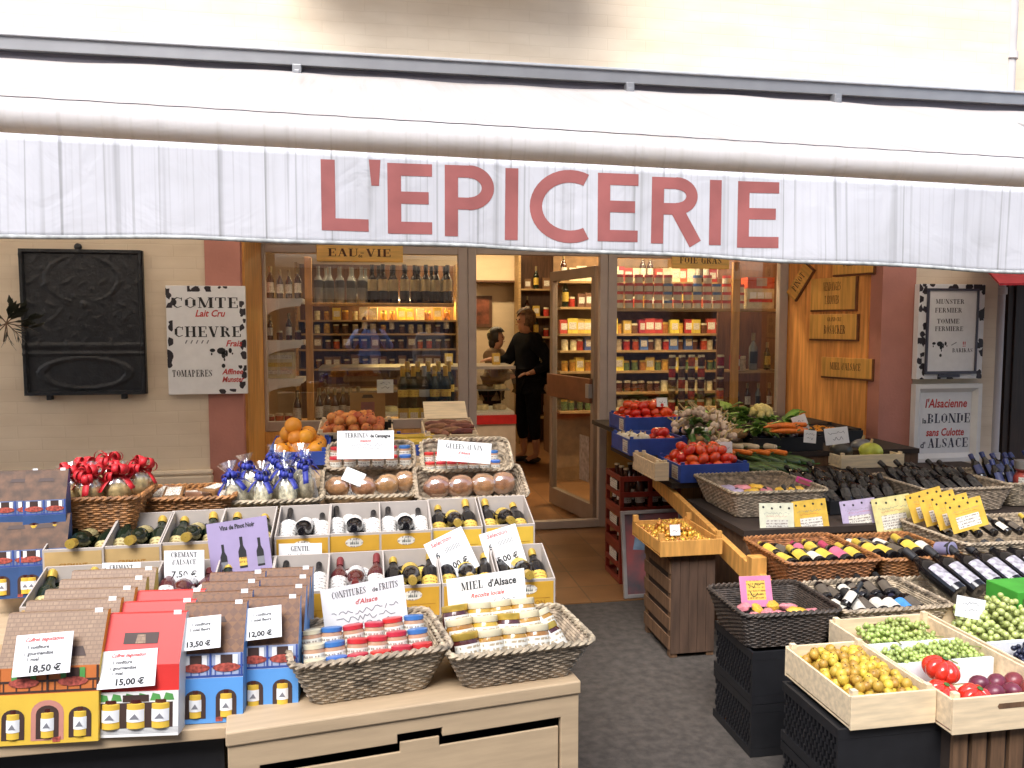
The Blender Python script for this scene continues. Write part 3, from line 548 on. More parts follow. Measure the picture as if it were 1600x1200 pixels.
# sprig at the left edge
pl = aty(10, 505, 4.6); sp = B(); lf = B(); rg = random.Random(5)
for k in range(9):
    a = RD(-150 + k * 33); e = V((math.cos(a) * .09, rg.uniform(-.05, .05), math.sin(a) * .07)); sp.tube([(-.1, .2, -.1), (0, 0, 0), e], .003, 5)
    for s_ in (.3, .5, .6, .75, .85, .95, 1.05, 1.2):
        c = e * s_; d = (e.normalized() + V((rg.uniform(-.6, .6), rg.uniform(-.5, .5), rg.uniform(-.6, .6)))).normalized() * .07; n_ = V((d.z, .2, -d.x)).normalized() * .02
        lf.add([c, c + d * .5 + n_, c + d, c + d * .5 - n_], [(0, 1, 2, 3)])
so_ = sp.obj('plant_sprig', darkwood, None, TM(pl)); tag(so_, 'dark leafy plant sprig sticking out at the left edge', 'plant'); lf.obj('leaves', mat('dark_leaf', (.025, .03, .018), .5, .3), so_, solid=.001)
# ================================================================== GOODS: one of each kind, copied below
def ringpt(w_, d_, c, t):            # rounded rectangle, t in 0..1
    pw, pd = w_ - 2 * c, d_ - 2 * c; L = 2 * (pw + pd) + 2 * math.pi * c; s = (t % 1) * L
    for (l, kind, ox, oy, dx, dy) in ((pw, 0, -pw / 2, -d_ / 2, 1, 0), (math.pi * c / 2, 1, pw / 2, -pd / 2, -90, 0), (pd, 0, w_ / 2, -pd / 2, 0, 1), (math.pi * c / 2, 1, pw / 2, pd / 2, 0, 0), (pw, 0, pw / 2, d_ / 2, -1, 0), (math.pi * c / 2, 1, -pw / 2, pd / 2, 90, 0), (pd, 0, -w_ / 2, pd / 2, 0, -1), (math.pi * c / 2, 1, -pw / 2, -pd / 2, 180, 0)):
        if s <= l:
            if kind == 0: return V((ox + dx * s, oy + dy * s))
            a = RD(dx + 90 * s / l); return V((ox + c * math.cos(a), oy + c * math.sin(a)))
        s -= l
    return V((-pw / 2, -d_ / 2))
def basket(M, w_, d_, h_, label, m=None, fl=.04, group=None, back=0):
    m = m or wick; rows = max(5, int(h_ / .0075)); N = max(96, int((w_ + d_) * 2 / .0078) // 6 * 6); b = B(); lv = rows * 2 + 1; vs = []
    for j in range(lv):
        u = j / (lv - 1); ww, dd = w_ - 2 * fl * (1 - u), d_ - 2 * fl * (1 - u)
        for i in range(N):
            p = ringpt(ww, dd, .035, i / N); o = -.002 if j % 2 == 0 else (.0036 if (i // 3 + j // 2) % 2 else .0003) * (.55 + .45 * math.sin((i % 3 + .5) / 3 * math.pi))
            q = p.normalized() * o; z = h_ * u + (back * max(0, p.y / d_ + .5) * u)
            vs.append((p.x + q.x, p.y + q.y, z))
    fs = [(j * N + i, j * N + (i + 1) % N, (j + 1) * N + (i + 1) % N, (j + 1) * N + i) for j in range(lv - 1) for i in range(N)]
    b.add(vs, fs); b.add([(*ringpt(w_ - 2 * fl, d_ - 2 * fl, .035, i / N), .004) for i in range(N)], [tuple(range(N))])
    o = b.obj('wicker_basket', m, None, M, smooth=False, solid=.004); tag(o, label, 'basket', group)
    b = B(); n = int(N * .9)
    for ph in (0, math.pi):
        pts = []
        for i in range(n + 1):
            p = ringpt(w_, d_, .035, i / n); a = i / n * (w_ + d_) * 2 / .024 * math.pi + ph; nn = p.normalized()
            pts.append((p.x + nn.x * .0048 * math.cos(a), p.y + nn.y * .0048 * math.cos(a), h_ + back * max(0, p.y / d_ + .5) + .0048 * math.sin(a) + .002))
        b.tube(pts, .0062, 5, cap=False)
    b.obj('rim', m, o, smooth=True); return o
def crate(M, w_, d_, h_, label, m=None, slot=True, name='wooden_crate', cat='crate', group=None, t=.008):
    m = m or lightwood; b = B(); n = max(3, int(w_ / .05))
    for i in range(n): b.box(-w_ / 2 + i * w_ / n + .002, -w_ / 2 + (i + 1) * w_ / n - .002, t, d_ - t, 0, .006)
    b.box(-w_ / 2, w_ / 2, 0, t, .0, h_); b.box(-w_ / 2, w_ / 2, d_ - t, d_, 0, h_)
    b.box(-w_ / 2, -w_ / 2 + t, t + .0005, d_ - t - .0005, .012, h_ - .004); b.box(w_ / 2 - t, w_ / 2, t + .0005, d_ - t - .0005, .012, h_ - .004)
    o = b.obj(name, m, None, M, bevel=.0015); tag(o, label, cat, group)
    for sx in (-1, 1):
        for y in (t + .0005, d_ - t - .0185): B().box(sx * (w_ / 2 - t - .0095) - .009, sx * (w_ / 2 - t - .0095) + .009, y, y + .018, .006, h_ + .012).obj('corner_post', m, o)
    if slot:
        for y in (-.0006, d_ - t - .0006): B().prism([(-.045, h_ * .62), (.045, h_ * .62), (.05, h_ * .62 + .008), (.045, h_ * .62 + .016), (-.045, h_ * .62 + .016), (-.05, h_ * .62 + .008)], y, y + t + .0012).obj('handle_slot', darkwood, o)
    return o
def bottle(h_, r, body, lab=None, cap=None, z0=.12, z1=.5, neck=.33, parts=True, arc=(200, 340), nm='bottle', n=12, cat='bottle', cz=.8):
    pr = [(0.001, .006), (r * .6, .0), (r * .95, .001), (r, h_ * .02), (r, h_ * .56), (r * .93, h_ * .62), (r * .62, h_ * .70), (r * neck * 1.1, h_ * .77), (r * neck, h_ * .84), (r * neck, h_ * .985), (r * neck * 1.15, h_ * .986), (r * neck * 1.15, h_), (.001, h_)]
    o = B().lathe(pr, n).obj(nm, body, smooth=True)
    if lab: B().lathe([(r * 1.012, h_ * z0), (r * 1.012, h_ * z1)], n, a0=arc[0], a1=arc[1]).obj('label', lab, o, smooth=True)
    if cap: B().lathe([(r * neck * 1.2, h_ * cz), (r * neck * 1.28, h_ * .97), (r * neck * 1.25, h_ * 1.004), (.001, h_ * 1.006)], n).obj('cap', cap, o, smooth=True)
    return Proto(o, cat)
def jar(h_, r, body, lid, lab, z0=.16, z1=.66, arc=(195, 345), cat='jar', n=16):
    o = B().lathe([(.001, .003), (r * .9, 0), (r, h_ * .06), (r, h_ * .74), (r * .9, h_ * .82), (r * .9, h_ * .83)], n).obj('jar', body, smooth=True)
    B().lathe([(r * .95, h_ * .82), (r * .97, h_ * .83), (r * .97, h_ * .985), (r * .9, h_), (.001, h_)], n).obj('lid', lid, o, smooth=True)
    if lab: B().lathe([(r * 1.012, h_ * z0), (r * 1.012, h_ * z1)], n, a0=arc[0], a1=arc[1]).obj('label', lab, o, smooth=True)
    return Proto(o, cat)
def card(M, w_, h_, lines, label, m=None, cat='price card', nm='price_card', group=None, extra=None):
    o = B().box(-w_ / 2, w_ / 2, -.001, .001, 0, h_).obj(nm, m or white, None, M); tag(o, label, cat, group); le = B()
    for ln in lines:
        k, t, s_, cx, z, ci, sx = (*ln, 1)[:7]
        if k == 's': le.sten(t, s_ * h_, cx * w_, z * h_, ci, sx, -.0016)
        elif k == 'z':                                   # illegible handwriting: sx is its share of the card's width
            rz_ = random.Random(int(z * 1000) + len(label)); n_ = max(4, int(sx * w_ / (s_ * h_ * .42))); x0_ = cx * w_ - sx * w_ / 2; pp = None
            for i in range(n_ + 1):
                q = (x0_ + sx * w_ * i / n_, z * h_ + s_ * h_ * rz_.choice((0, .35, .5, .85))); 
                if pp and rz_.random() > .16: le.seg(*pp, *q, s_ * h_ * .13, ci, -.0016)
                pp = q
        else: le.text(t, s_ * h_, cx * w_, z * h_, ci, -.0016, .0008 if k == 'b' else .0003, sx, .25 if k == 'i' else 0)
    if extra: extra(le, w_, h_)
    if le.v: le.obj('lettering', [black, red, grey, ypaper], o)
    return o
def scrib(n, x0, x1, z0, z1, s_, rg, ci=2):      # small handwriting lines too small to read
    return [('z', '', s_, (x0 + x1) / 2, z1 - (z1 - z0) * i / max(1, n - 1), ci, (x1 - x0) * (1 - .12 * (i % 2))) for i in range(n)]
# ------------------------------------------------------------------ left tables
p, q = at(352, 1146, .6), at(908, 1064, .6); ca = math.degrees(math.atan2(q.y - p.y, q.x - p.x)); CW = (q - p).length; cc = (p + q) / 2
CMX = TM((cc.x, cc.y, 0), rz=ca)
cab = B(); cab.box(-CW / 2, CW / 2, 0, .75, .565, .6); cab = cab.obj('counter_cabinet', ply, None, CMX, bevel=.004); tag(cab, 'pale wooden cabinet with notched drop panel carrying the two front wicker baskets', 'cabinet')
hw = CW / 2
b = B(); b.prism([(-hw + .004, .5645), (-hw + .004, 0), (-hw + .075, 0), (-hw + .075, .505), (-.045, .505), (-.045, .528), (.07, .528), (.07, .505), (hw - .055, .505), (hw - .055, 0), (hw - .004, 0), (hw - .004, .5645)], .006, .024); b.box(-hw + .004, -hw + .02, .0245, .73, 0, .564); b.box(hw - .02, hw - .004, .0245, .73, 0, .564); b.obj('carcass', ply, cab, bevel=.002)
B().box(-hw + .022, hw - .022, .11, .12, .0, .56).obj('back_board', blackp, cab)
b = B(); b.prism([(-hw + .08, 0), (hw - .06, 0), (hw - .06, .478), (.063, .478), (.063, .503), (-.038, .503), (-.038, .478), (-hw + .08, .478)], .012, .02); b.obj('drop_panel', ply, cab, bevel=.0015)
bd = B().box(-1.5, 0, 0, .9, -.03, 0).obj('table_board', ply, None, TM((at(350, 1135, .58).x + .01, at(180, 1150, .58).y, .58)), bevel=.003); tag(bd, 'pale wooden table board under the house shaped gift packs', 'table')
for x in (-1.45, -.05): B().box(x - .03, x + .03, .8, .86, -.58, -.031).obj('leg', darkwood, bd)
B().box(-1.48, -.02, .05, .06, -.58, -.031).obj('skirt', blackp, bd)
st = empty('display_stand', TM((-.2, 2.5, 0)), 'stepped wooden stand carrying wine boxes, baskets and fruit on the left', 'display stand')
TX = [at(866, 957, .637).x, at(838, 866, .747).x, at(815, 788, .862).x, at(798, 746, .94).x, at(745, 706, .96).x]
for x0, x1, y0, y1, z in ((-1.75, TX[0], 2.46, 2.73, .635), (-1.75, TX[1], 2.74, 3.0, .745), (-1.75, TX[2], 3.01, 3.27, .858), (-.42, TX[3], 3.28, 3.56, .935), (-.40, TX[4], 3.57, 4.35, .955)):
    B().box(x0 + .2, x1 + .2, y0 - 2.5, y1 - 2.5 - .002, .02, z).obj('tier', ply, st)
# ------------------------------------------------------------------ front baskets of jars
pA = at(572, 1089, .602); sA = mpp(pA); BAM = TM((pA.x, pA.y + .10, .602), rz=ca + 1)
bw = 236 * sA * 1.04; basket(BAM, bw, .30, .12, 'grey wicker basket of small red and blue lidded jars on the cabinet', fl=.05)
tr = jar(.062, .0285, mat('terrine', (.45, .26, .16), .2, .2, 10, coat=.5), caprd, paper); tb = jar(.062, .0285, mat('terrine', (0, 0, 0)), capbl, paper); tc = jar(.062, .0285, mat('terrine', (0, 0, 0)), capwh, paper)
cols = [tc, tb, tr, tr, tr, None]
for c in range(6):
    for r_ in range(3):
        pr = cols[c] or (tb if r_ else tr); 
        if c == 0 and r_ == 3: continue
        if c == 1 and r_ == 3: continue
        nmv = {id(tc): 'cream', id(tb): 'blue', id(tr): 'red'}[id(pr)]
        x = (-.5 + (c + .5) / 6) * (bw - .07) + rng.uniform(-.003, .003); y = -.085 + r_ * .058
        pr.put(BAM @ TM((x, y, .045 + r_ * .017 + (.006 if c > 3 else 0)), rx=-14, rz=rng.uniform(-14, 14)), f'small {nmv} lidded terrine jar in the front left wicker basket', f'{nmv} lidded jars in the front left basket')
pB = at(806, 1067, .602); sB = mpp(pB); BBM = TM((pB.x, pB.y + .10, .602), rz=ca - 1)
bw2 = 222 * sB * 1.05; basket(BBM, bw2, .29, .105, 'grey wicker basket of honey jars on the right end of the cabinet', fl=.05)
hj = jar(.096, .039, honey, capwh, mat('honey_label', (.74, .72, .64), .6, .05, 30), .15, .70); hg = jar(.096, .039, jam, gold, MATS['honey_label'], .15, .70)
for c in range(5):
    for r_ in range(3):
        if c == 4 and r_ == 2: continue
        x = (-.5 + (c + .5) / 5) * (bw2 - .075); y = -.060 + r_ * .064; pr = hg if (c + r_ * 2) % 4 == 0 else hj
        pr.put(BBM @ TM((x, y, .034 + r_ * .016), rx=-20 if c < 4 else -38, rz=rng.uniform(-12, 12) + (25 if c == 4 else 0)), 'honey jar with white label in the right front basket', 'honey jars in the right front basket')
rg = random.Random(4)
def bcard(M, x, y, w_, h_, lines, label, roll): return card(M @ TM((x, y, .032), rx=-6) @ MX.Rotation(RD(roll), 4, 'Y'), w_, h_, lines, label)
def sgn(px0, px1, py0, py1, z, lean, lines, label, roll=0, extra=None, m=None, cat='price card', dy=0, nm='price_card'):
    pc = (px0 + px1) / 2; p = at(pc, py1, z); p.y += dy; s_ = mpp(p); w_, h_ = (px1 - px0) * s_, (py1 - py0) * s_ / math.cos(RD(max(0, lean - 14)) ) 
    return card(TM(p, rz=-6) @ MX.Rotation(RD(roll), 4, 'Y') @ MX.Rotation(RD(-lean), 4, 'X'), w_, h_, lines, label, m, cat, nm, extra=extra)
bcard(BAM, .03, .125, .235, .19, [('s', 'CONFITURES', .1, -.17, .84, 0, .62), ('t', 'de', .09, .14, .84, 0), ('s', 'FRUITS', .1, .31, .84, 0, .62), ('i', "d'Alsace", .1, .02, .70, 1)] + scrib(3, -.4, .4, .36, .56, .08, rg) + [('b', '3€', .17, -.3, .14, 0), ('t', '—', .12, .0, .16, 0), ('b', '14€', .15, .26, .2, 0)], 'white card lettered CONFITURES behind the red lidded jars', -5)
bcard(BBM, -.02, .12, .235, .195, [('s', 'MIEL', .12, -.18, .80, 0, .9), ('b', "d'Alsace", .15, .2, .8, 0, .9), ('i', 'Recolte locale', .09, .0, .67, 1)] + scrib(3, -.35, .35, .38, .54, .085, rg), 'white card lettered MIEL behind the honey jars', -3)
# ------------------------------------------------------------------ wine boxes
bt_w = bottle(.205, .029, bglass, mat('white_label', (.76, .74, .70), .6, .05, 30), None, .1, .62, .36); bt_r = bottle(.205, .029, mat('red_wine_glass', (.075, .008, .01), .1, .1, 5, coat=.6), mat('white_label', (0, 0, 0)), mat('wine_cap', (.16, .02, .02), .4, .1), .1, .5)
bt_y = bottle(.205, .029, bglass, ypaper, gold, .08, .42, .38, cz=.82); bt_g = bottle(.205, .029, gglass, mat('straw_label', (.52, .44, .20), .55, .1, 30, rand=.2), gold, .12, .42, .42, cz=.84)
BW, BD, BH = .178, .20, .105
def winebox(px, py, z, kind, prn, label, where, rx=10, w_=BW, yoff=0):
    p = at(px, py, z); M = TM((p.x, p.y + yoff, z), rx=0); b = B(); t = .004; tl = MX.Rotation(RD(rx), 4, 'X')
    b.box(-w_ / 2, w_ / 2, 0, t, 0, BH); b.box(-w_ / 2, -w_ / 2 + t, t, BD, 0, BH + .0); b.box(w_ / 2 - t, w_ / 2, t, BD, 0, BH); b.box(-w_ / 2 + t, w_ / 2 - t, BD - t, BD, 0, BH); b.box(-w_ / 2 + t, w_ / 2 - t, t, BD - t, 0, t)
    for i, v in enumerate(b.v):                       # rear wall taller: the mouth faces the customer
        if v[2] > .05: b.v[i] = (v[0], v[1], v[2] + v[1] * .30)
    o = b.obj('wine_box', cartin, None, M); tag(o, label, 'wine box')
    pm = {'m': mustard, 'y': yellowb, 't': mat('kraft_print', (.46, .31, .13), .6, .1)}[prn]; B().box(-w_ / 2 + .006, w_ / 2 - .006, -.0012, -.0002, .006, BH - .008).obj('print', pm, o)
    le = B(); Y_ = -.0018
    if prn != 't':
        le.add([(.03 * math.cos(-a * .5) , Y_, BH * .70 + .016 * math.sin(-a * .5)) for a in range(13)], [tuple(range(13))[::-1]], 1)
        for i in range(5): le.add([(-.014 + i * .006, Y_ - .0003, BH * .64), (-.009 + i * .006, Y_ - .0003, BH * .64), (-.0115 + i * .006, Y_ - .0003, BH * (.74 + .06 * (i % 2)))], [(0, 1, 2)], 2)
        le.text('TRADITION', .022, 0, BH * .2, 0, Y_, .0003, .95); le.seg(-w_ * .4, BH * .42, w_ * .4, BH * .42, .0012, 0, Y_)
    else: le.seg(-w_ * .35, BH * .3, w_ * .35, BH * .3, .002, 0, Y_); le.text('CREMANT', .018, 0, BH * .45, 0, Y_, .0003)
    le.obj('lettering', [mat('ochre_print', (.34, .15, .015), .6), paper, mat('slate_green', (.10, .13, .12), .6)], o)
    pr, cn = kind
    for i, x in enumerate((-.03, .03)): pr.put(M @ TM((x, .10 + .02 * i, .045), rx=-66 + rng.uniform(-4, 4), rz=rng.uniform(-10, 10)), f'{cn} bottle in {where}', f'{cn} bottles in the {where}')
    for i, x in enumerate((-.058, 0, .058)):
        if i != 1: Mb = M @ TM((x, .038, .036), rx=-58 + rng.uniform(-3, 3), rz=rng.uniform(-5, 5)) @ MX.Rotation(RD(0), 4, 'Z')
        else: Mb = M @ TM((x, .18, .098), rx=82) @ MX.Rotation(RD(180), 4, 'Z')
        pr.put(Mb, f'{cn} bottle in {where}', f'{cn} bottles in the {where}')
    return o
K = {'w': (bt_w, 'white labelled'), 'r': (bt_r, 'red tinted'), 'y': (bt_y, 'gold necked'), 'g': (bt_g, 'gold foiled')}
for px, py, k, pr_, lab in ((473, 886, 'w', 'm', 'wine box with the GENTIL card on its front, upper row'), (554, 881, 'w', 'm', 'mustard wine box right of the GENTIL box'), (635, 877, 'w', 'm', 'mustard wine box, third from the lilac picture board'), (715, 871, 'y', 'y', 'yellow wine box behind the left tilted price card'), (797, 866, 'y', 'y', 'yellow wine box at the right end of the upper row'),
    (116, 909, 'g', 't', 'kraft wine box, leftmost of the upper row'), (207, 903, 'g', 't', 'kraft wine box behind the red lettered CREMANT card'), (294, 897, 'g', 't', 'kraft wine box with the 7,50 card'), (381, 891, 'g', 't', 'kraft wine box behind the lilac bottle picture')):
    winebox(px, py, .747, K[k], pr_, lab, lab)
for px, py, k, pr_, lab in ((466, 978, 'w', 'm', 'mustard wine box half behind the blue gift packs, lower row'), (556, 972, 'r', 'm', 'wine box of red bottles behind the CONFITURES card'), (645, 966, 'y', 'm', 'mustard wine box of gold necked bottles between the two white cards'), (735, 961, 'y', 'm', 'wine box of gold necked bottles behind the MIEL card'), (825, 956, 'y', 'm', 'mustard wine box at the right end of the lower row'),
    (85, 1002, 'g', 't', 'grey wine box behind the tan roofed packs, lower row'), (182, 995, 'y', 't', 'wine box behind the red gift packs, lower row'), (279, 990, 'r', 't', 'wine box behind the blue gift packs, lower row'), (375, 984, 'g', 't', 'wine box half hidden behind the rightmost blue gift packs')):
    winebox(px, py, .637, K[k], pr_, lab, lab)
# cards on and above the wine boxes
ft = lambda a, b_, c_: [('i', a, .17, 0, .72, 1, .9), ('s', b_, .17, 0, .42, 0, .8), ('i', c_, .15, 0, .16, 1, .9)]
sgn(444, 498, 762, 806, .842, 12, ft('Alsace', 'PINOT GRIS', 'Medaille'), 'grey card lettered PINOT GRIS above the GENTIL box', -13, dy=.1)
sgn(522, 576, 759, 796, .842, 10, ft('Alsace', 'GENTIL', 'Medaille'), 'grey card lettered GENTIL above the second wine box', -2, dy=.1)
sgn(597, 645, 757, 795, .842, 12, ft('Alsace', 'RIESLING', 'Vin sec'), 'grey card lettered RIESLING above the third wine box', -8, dy=.1)
sgn(437, 503, 848, 887, .752, 2, [('s', 'GENTIL', .2, 0, .70, 0, .8), ('t', "Hugel d'Alsace", .16, 0, .48, 0), ('t', 'la bouteille', .14, 0, .26, 1), ('t', 'le carton de 6', .14, 0, .1, 1)], 'white card lettered GENTIL on the front of a wine box', 0, dy=-.006)
sgn(163, 221, 877, 912, .74, 4, [('s', 'CREMANT', .2, 0, .7, 0, .8), ('s', "d'ALSACE", .2, 0, .42, 0, .8), ('i', 'Brut', .2, 0, .14, 1)], 'grey card lettered CREMANT with red line on a kraft wine box', 0, dy=-.012)
sgn(259, 320, 858, 910, .74, 4, [('s', 'CREMANT', .15, 0, .8, 0, .8), ('s', "d'ALSACE", .15, 0, .58, 0, .8), ('t', '7,50 €', .26, 0, .2, 0, 1.1)], 'grey card lettered CREMANT 7,50 on a kraft wine box', 0, dy=-.012)
def deco(le, w_, h_): le.seg(w_ * .1, h_ * .34, w_ * .14, h_ * .5, .012, 3)
sgn(686, 752, 828, 896, .73, 16, [('i', 'Selection', .14, -.1, .84, 1), ('b', '6', .2, -.3, .56, 0), ('s', 'bouteilles', .11, .1, .6, 0, .55), ('b', '40,00 €', .2, .0, .2, 0, 1.0)], 'tilted card for six bottles, left of the two on the yellow boxes', -26, dy=-.02)
sgn(764, 824, 822, 886, .73, 16, [('i', 'Selection', .14, -.05, .84, 1), ('b', '6', .2, -.3, .56, 0), ('s', 'bouteilles', .11, .12, .6, 0, .55), ('b', '45,00 €', .2, .0, .2, 0, 1.0)], 'tilted card for six bottles, right of the two on the yellow boxes', -17, dy=-.02)
# lilac bottle picture
def vin(le, w_, h_):
    for x, c, s_ in ((-.27, 0, .9), (.04, 0, 1.05), (.33, 0, .95)):
        x *= w_; k = s_ * h_; le.add([(x + a * k, -.0018, z * k) for a, z in ((-.07, .08), (.07, .08), (.07, .38), (.028, .48), (.028, .64), (-.028, .64), (-.028, .48), (-.07, .38))], [tuple(range(8))], 0)
        le.add([(x + a * k, -.0022, z * k) for a, z in ((-.07, .12), (.07, .12), (.07, .27), (-.07, .27))], [(0, 1, 2, 3)], 3 if x > -.1 * w_ and x < .2 * w_ else 2)
sgn(334, 428, 808, 890, .76, 10, [('b', 'Vins de Pinot Noir', .12, 0, .84, 0, .72)], 'lilac board with three printed wine bottles beside the GENTIL card', -8, vin, lilac, 'picture board', dy=-.03, nm='picture_board')
# ------------------------------------------------------------------ house shaped gift packs
def arch(b, x0, x1, z0, z1, mi, y):
    r = (x1 - x0) / 2; ps = [(x0, z0), (x1, z0)] + [((x0 + x1) / 2 + r * math.cos(RD(a)), z1 - r * .8 + r * .8 * math.sin(RD(a))) for a in range(0, 181, 20)]
    b.add([(x, y, z) for x, z in ps], [tuple(range(len(ps)))], mi)
pj = None
def packjar(par, x, y, z, r, h_, zlab=True):
    j = B().lathe([(.001, 0), (r, .001), (r, h_ * .86), (r * .8, h_ * .87), (r * .8, h_), (.001, h_)], 14, mis=[0, 0, 0, 1, 1]).obj('jar', [yellowb, jam], par, TM((x, y, z)), smooth=True)
    lb = B(); lb.lathe([(r * 1.02, h_ * .25), (r * 1.02, h_ * .68)], 8, a0=225, a1=315); lb.obj('label', white, j, smooth=True)
    e = B(); e.add([(-r * .4, -r * 1.035, h_ * .36), (r * .4, -r * 1.035, h_ * .36), (r * .05, -r * 1.05, h_ * .55)], [(0, 1, 2)]); e.obj('emblem', grey, j)
def pack(kind):
    W_, LH, HT_, D_ = {'tan': (.225, .115, .29, .075), 'red': (.195, .105, .275, .075), 'blue': (.155, .11, .285, .07), 'navy': (.155, .11, .285, .07)}[kind]
    wall, roof = {'tan': (yellowb, tan), 'red': (whitepaint, redbox), 'blue': (blueb, brownp), 'navy': (mat('shaded_blue_carton', (.03, .075, .20), .5, .1), mat('shaded_roof_print', (.10, .045, .02), .6, .4, 26))}[kind]; b = B(); mid = LH + .06  # navy kind: the blue pack again, with the far-left shade put into its colours
    pf = [(0, 0), (0, LH), (.004, LH), (.004, mid), (D_ * .72, HT_), (D_ * .95, HT_), (D_, mid), (D_, 0)]; n = len(pf); h2 = W_ / 2
    b.add([(-h2, y, z) for y, z in pf] + [(h2, y, z) for y, z in pf], [tuple(range(n))[::-1], tuple(range(n, 2 * n))], 0)
    for i in range(n): b.add([(-h2, *pf[i]), (h2, *pf[i]), (h2, *pf[(i + 1) % n]), (-h2, *pf[(i + 1) % n])], [(0, 1, 2, 3)[::1]], 1 if i in (3, 4, 5) or (kind == 'red' and i in (1, 2)) else (2 if i in (1, 2) else 0))
    up = {'tan': mat('orange_timber_print', (.55, .16, .04), .55, .1), 'red': redbox, 'blue': mat('pale_blue_print', (.34, .40, .58), .55, .1), 'navy': mat('shaded_pale_blue_print', (.14, .18, .32), .55, .1)}[kind]
    o = b.obj('gift_pack', [wall, roof, up])
    dk = mat('dark_print', (.05, .025, .02), .6); gr = mat('green_print', (.08, .28, .07), .55, .2); fl = mat('flower_print', (.36, .07, .05), .6, .5, 120)
    if kind != 'red':
        tr_ = B(); Y_ = .0028; bar = dk if kind == 'tan' else mat('blue_print', (.04, .08, .30), .55)
        for z in (LH + .004, LH + .028): tr_.seg(-h2, z, h2, z, .005, 0, Y_)
        for i in range(8): tr_.seg(-h2 + W_ * (i + .5) / 8, LH + .004, -h2 + W_ * (i + .5) / 8, LH + .027, .0025, 0, Y_ - .0003)
        for x in (-h2 + .004, -.002, h2 - .004): tr_.seg(x, LH + .003, x, mid, .005, 0, Y_ - .0005)
        tr_.obj('timber_print', bar, o); wn_ = B()
        for x in (-W_ * .24, W_ * .24):
            wn_.add([(x + a, Y_ - .0008, z) for a, z in ((-.014, LH + .024), (.014, LH + .024), (.014, mid - .004), (-.014, mid - .004))], [(0, 1, 2, 3)], 0)
            for s_ in (-1, 1): wn_.add([(x + s_ * .021 + a, Y_ - .0008, z) for a, z in ((-.006, LH + .024), (.006, LH + .024), (.006, mid - .004), (-.006, mid - .004))], [(0, 1, 2, 3)], 1)
            wn_.add([(x + .034 * math.cos(-a * .6), Y_ - .0012, LH + .025 + .011 * math.sin(-a * .6)) for a in range(11)], [tuple(range(11))[::-1]], 2)
        wn_.obj('window_print', [dk, gr if kind == 'tan' else white, fl], o)
    else:
        tr_ = B(); Y_ = -.0006
        for i in range(6): tr_.add([(-h2 + .01 + i * .03 + a, Y_, z) for a, z in ((0, LH - .022), (.026, LH - .022), (.022, LH - .008), (.006, LH - .004))], [(0, 1, 2, 3)], 0)
        tr_.add([(a, Y_ - .0004, z) for a, z in ((-.03, LH - .024), (.03, LH - .024), (.03, LH - .008), (-.03, LH - .008))], [(0, 1, 2, 3)], 1)
        for i in range(5): tr_.seg(-h2, .008 + i * .003, h2, .008 + i * .003, .0008, 2, Y_)
        tr_.obj('garland_print', [gr, dk, grey], o)
    hs = B(); sl = (D_ * .72 - .004) / (HT_ - mid); zz = mid + .045 if kind == 'red' else mid + .02
    def onroof(x, z, o_=.0012): return (x, .004 + (z - mid) * sl - o_, z)
    if kind == 'red': hs.add([onroof(x, z) for x, z in ((-.04, zz), (.04, zz), (.04, zz + .024), (-.04, zz + .024))], [(0, 1, 2, 3)], 0); hs.add([onroof(x, z, .002) for x, z in ((-.012, zz + .001), (.012, zz + .001), (.009, zz + .02), (-.009, zz + .02))], [(0, 1, 2, 3)], 1)
    elif kind == 'tan':
        for cx in (-.03, .045): hs.add([onroof(cx + x, z) for x, z in ((-.034, zz), (.034, zz), (.024, zz + .02), (-.024, zz + .02))], [(0, 1, 2, 3)], 0)
    else: hs.add([onroof(x, z) for x, z in ((-.03, HT_ - .045), (.03, HT_ - .045), (.024, HT_ - .032), (-.024, HT_ - .032))], [(0, 1, 2, 3)], 0)
    hs.obj('handle_slot', [dk, tan], o)
    B().add([(h2 - .03, D_ * .7 - .001, HT_ - .008), (h2 - .012, D_ * .7 - .001, HT_ - .008), (h2 - .012, D_ * .72, HT_ + .006), (h2 - .03, D_ * .72, HT_ + .006)], [(0, 1, 2, 3)]).obj('sticker', white, o)
    if kind == 'red':
        wd = B(); wd.add([(x, -.0003, z) for x, z in ((-.085, .02), (.085, .02), (.085, LH - .026), (-.085, LH - .026))], [(0, 1, 2, 3)]); wd.obj('opening', dk, o)
        for x in (-.057, 0, .057): packjar(o, x, .018, .02, .028, .066)
    else:
        xs = (-.075, .0, .072) if kind == 'tan' else (-.037, .037)
        for i, x in enumerate(xs):
            big = kind == 'tan' and i == 1; a_ = B(); 
            if big: arch(a_, x - .036, x + .036, .008, .1, 1, -.0004)
            arch(a_, x - .025, x + .025, .012, .088 if big else .082, 0, -.0009); a_.obj('arch', [dk, pink], o); packjar(o, x, .014, .014, .0205, .066)
        B().add([(x, -.0014, z) for x, z in ((.012, .004), (.028, .004), (.03, .016), (.012, .014))], [(0, 1, 2, 3)]).obj('garland_print', fl, o)
    return Proto(o, 'gift pack')
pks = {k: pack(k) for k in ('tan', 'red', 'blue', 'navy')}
def stackp(kind, px, py, n, desc, s=1, z=.582, rz=-4, step=.083, dz=0):
    p = at(px, py, z)
    for i in range(n):
        pks[kind].put(TM((p.x + .004 * rng.uniform(-1, 1) + i * .006, p.y + i * step, z + dz * i), rx=-7, rz=rz + rng.uniform(-1.5, 1.5), s=s), desc if i == 0 else desc.replace('front', ('second', 'third', 'fourth', 'fifth')[i - 1]), None)
    return p
e_ = [0]
p1_ = stackp('tan', 76, 1162, 5, 'tan roofed house pack with yellow arches, front of its stack at the far left', 1.0)
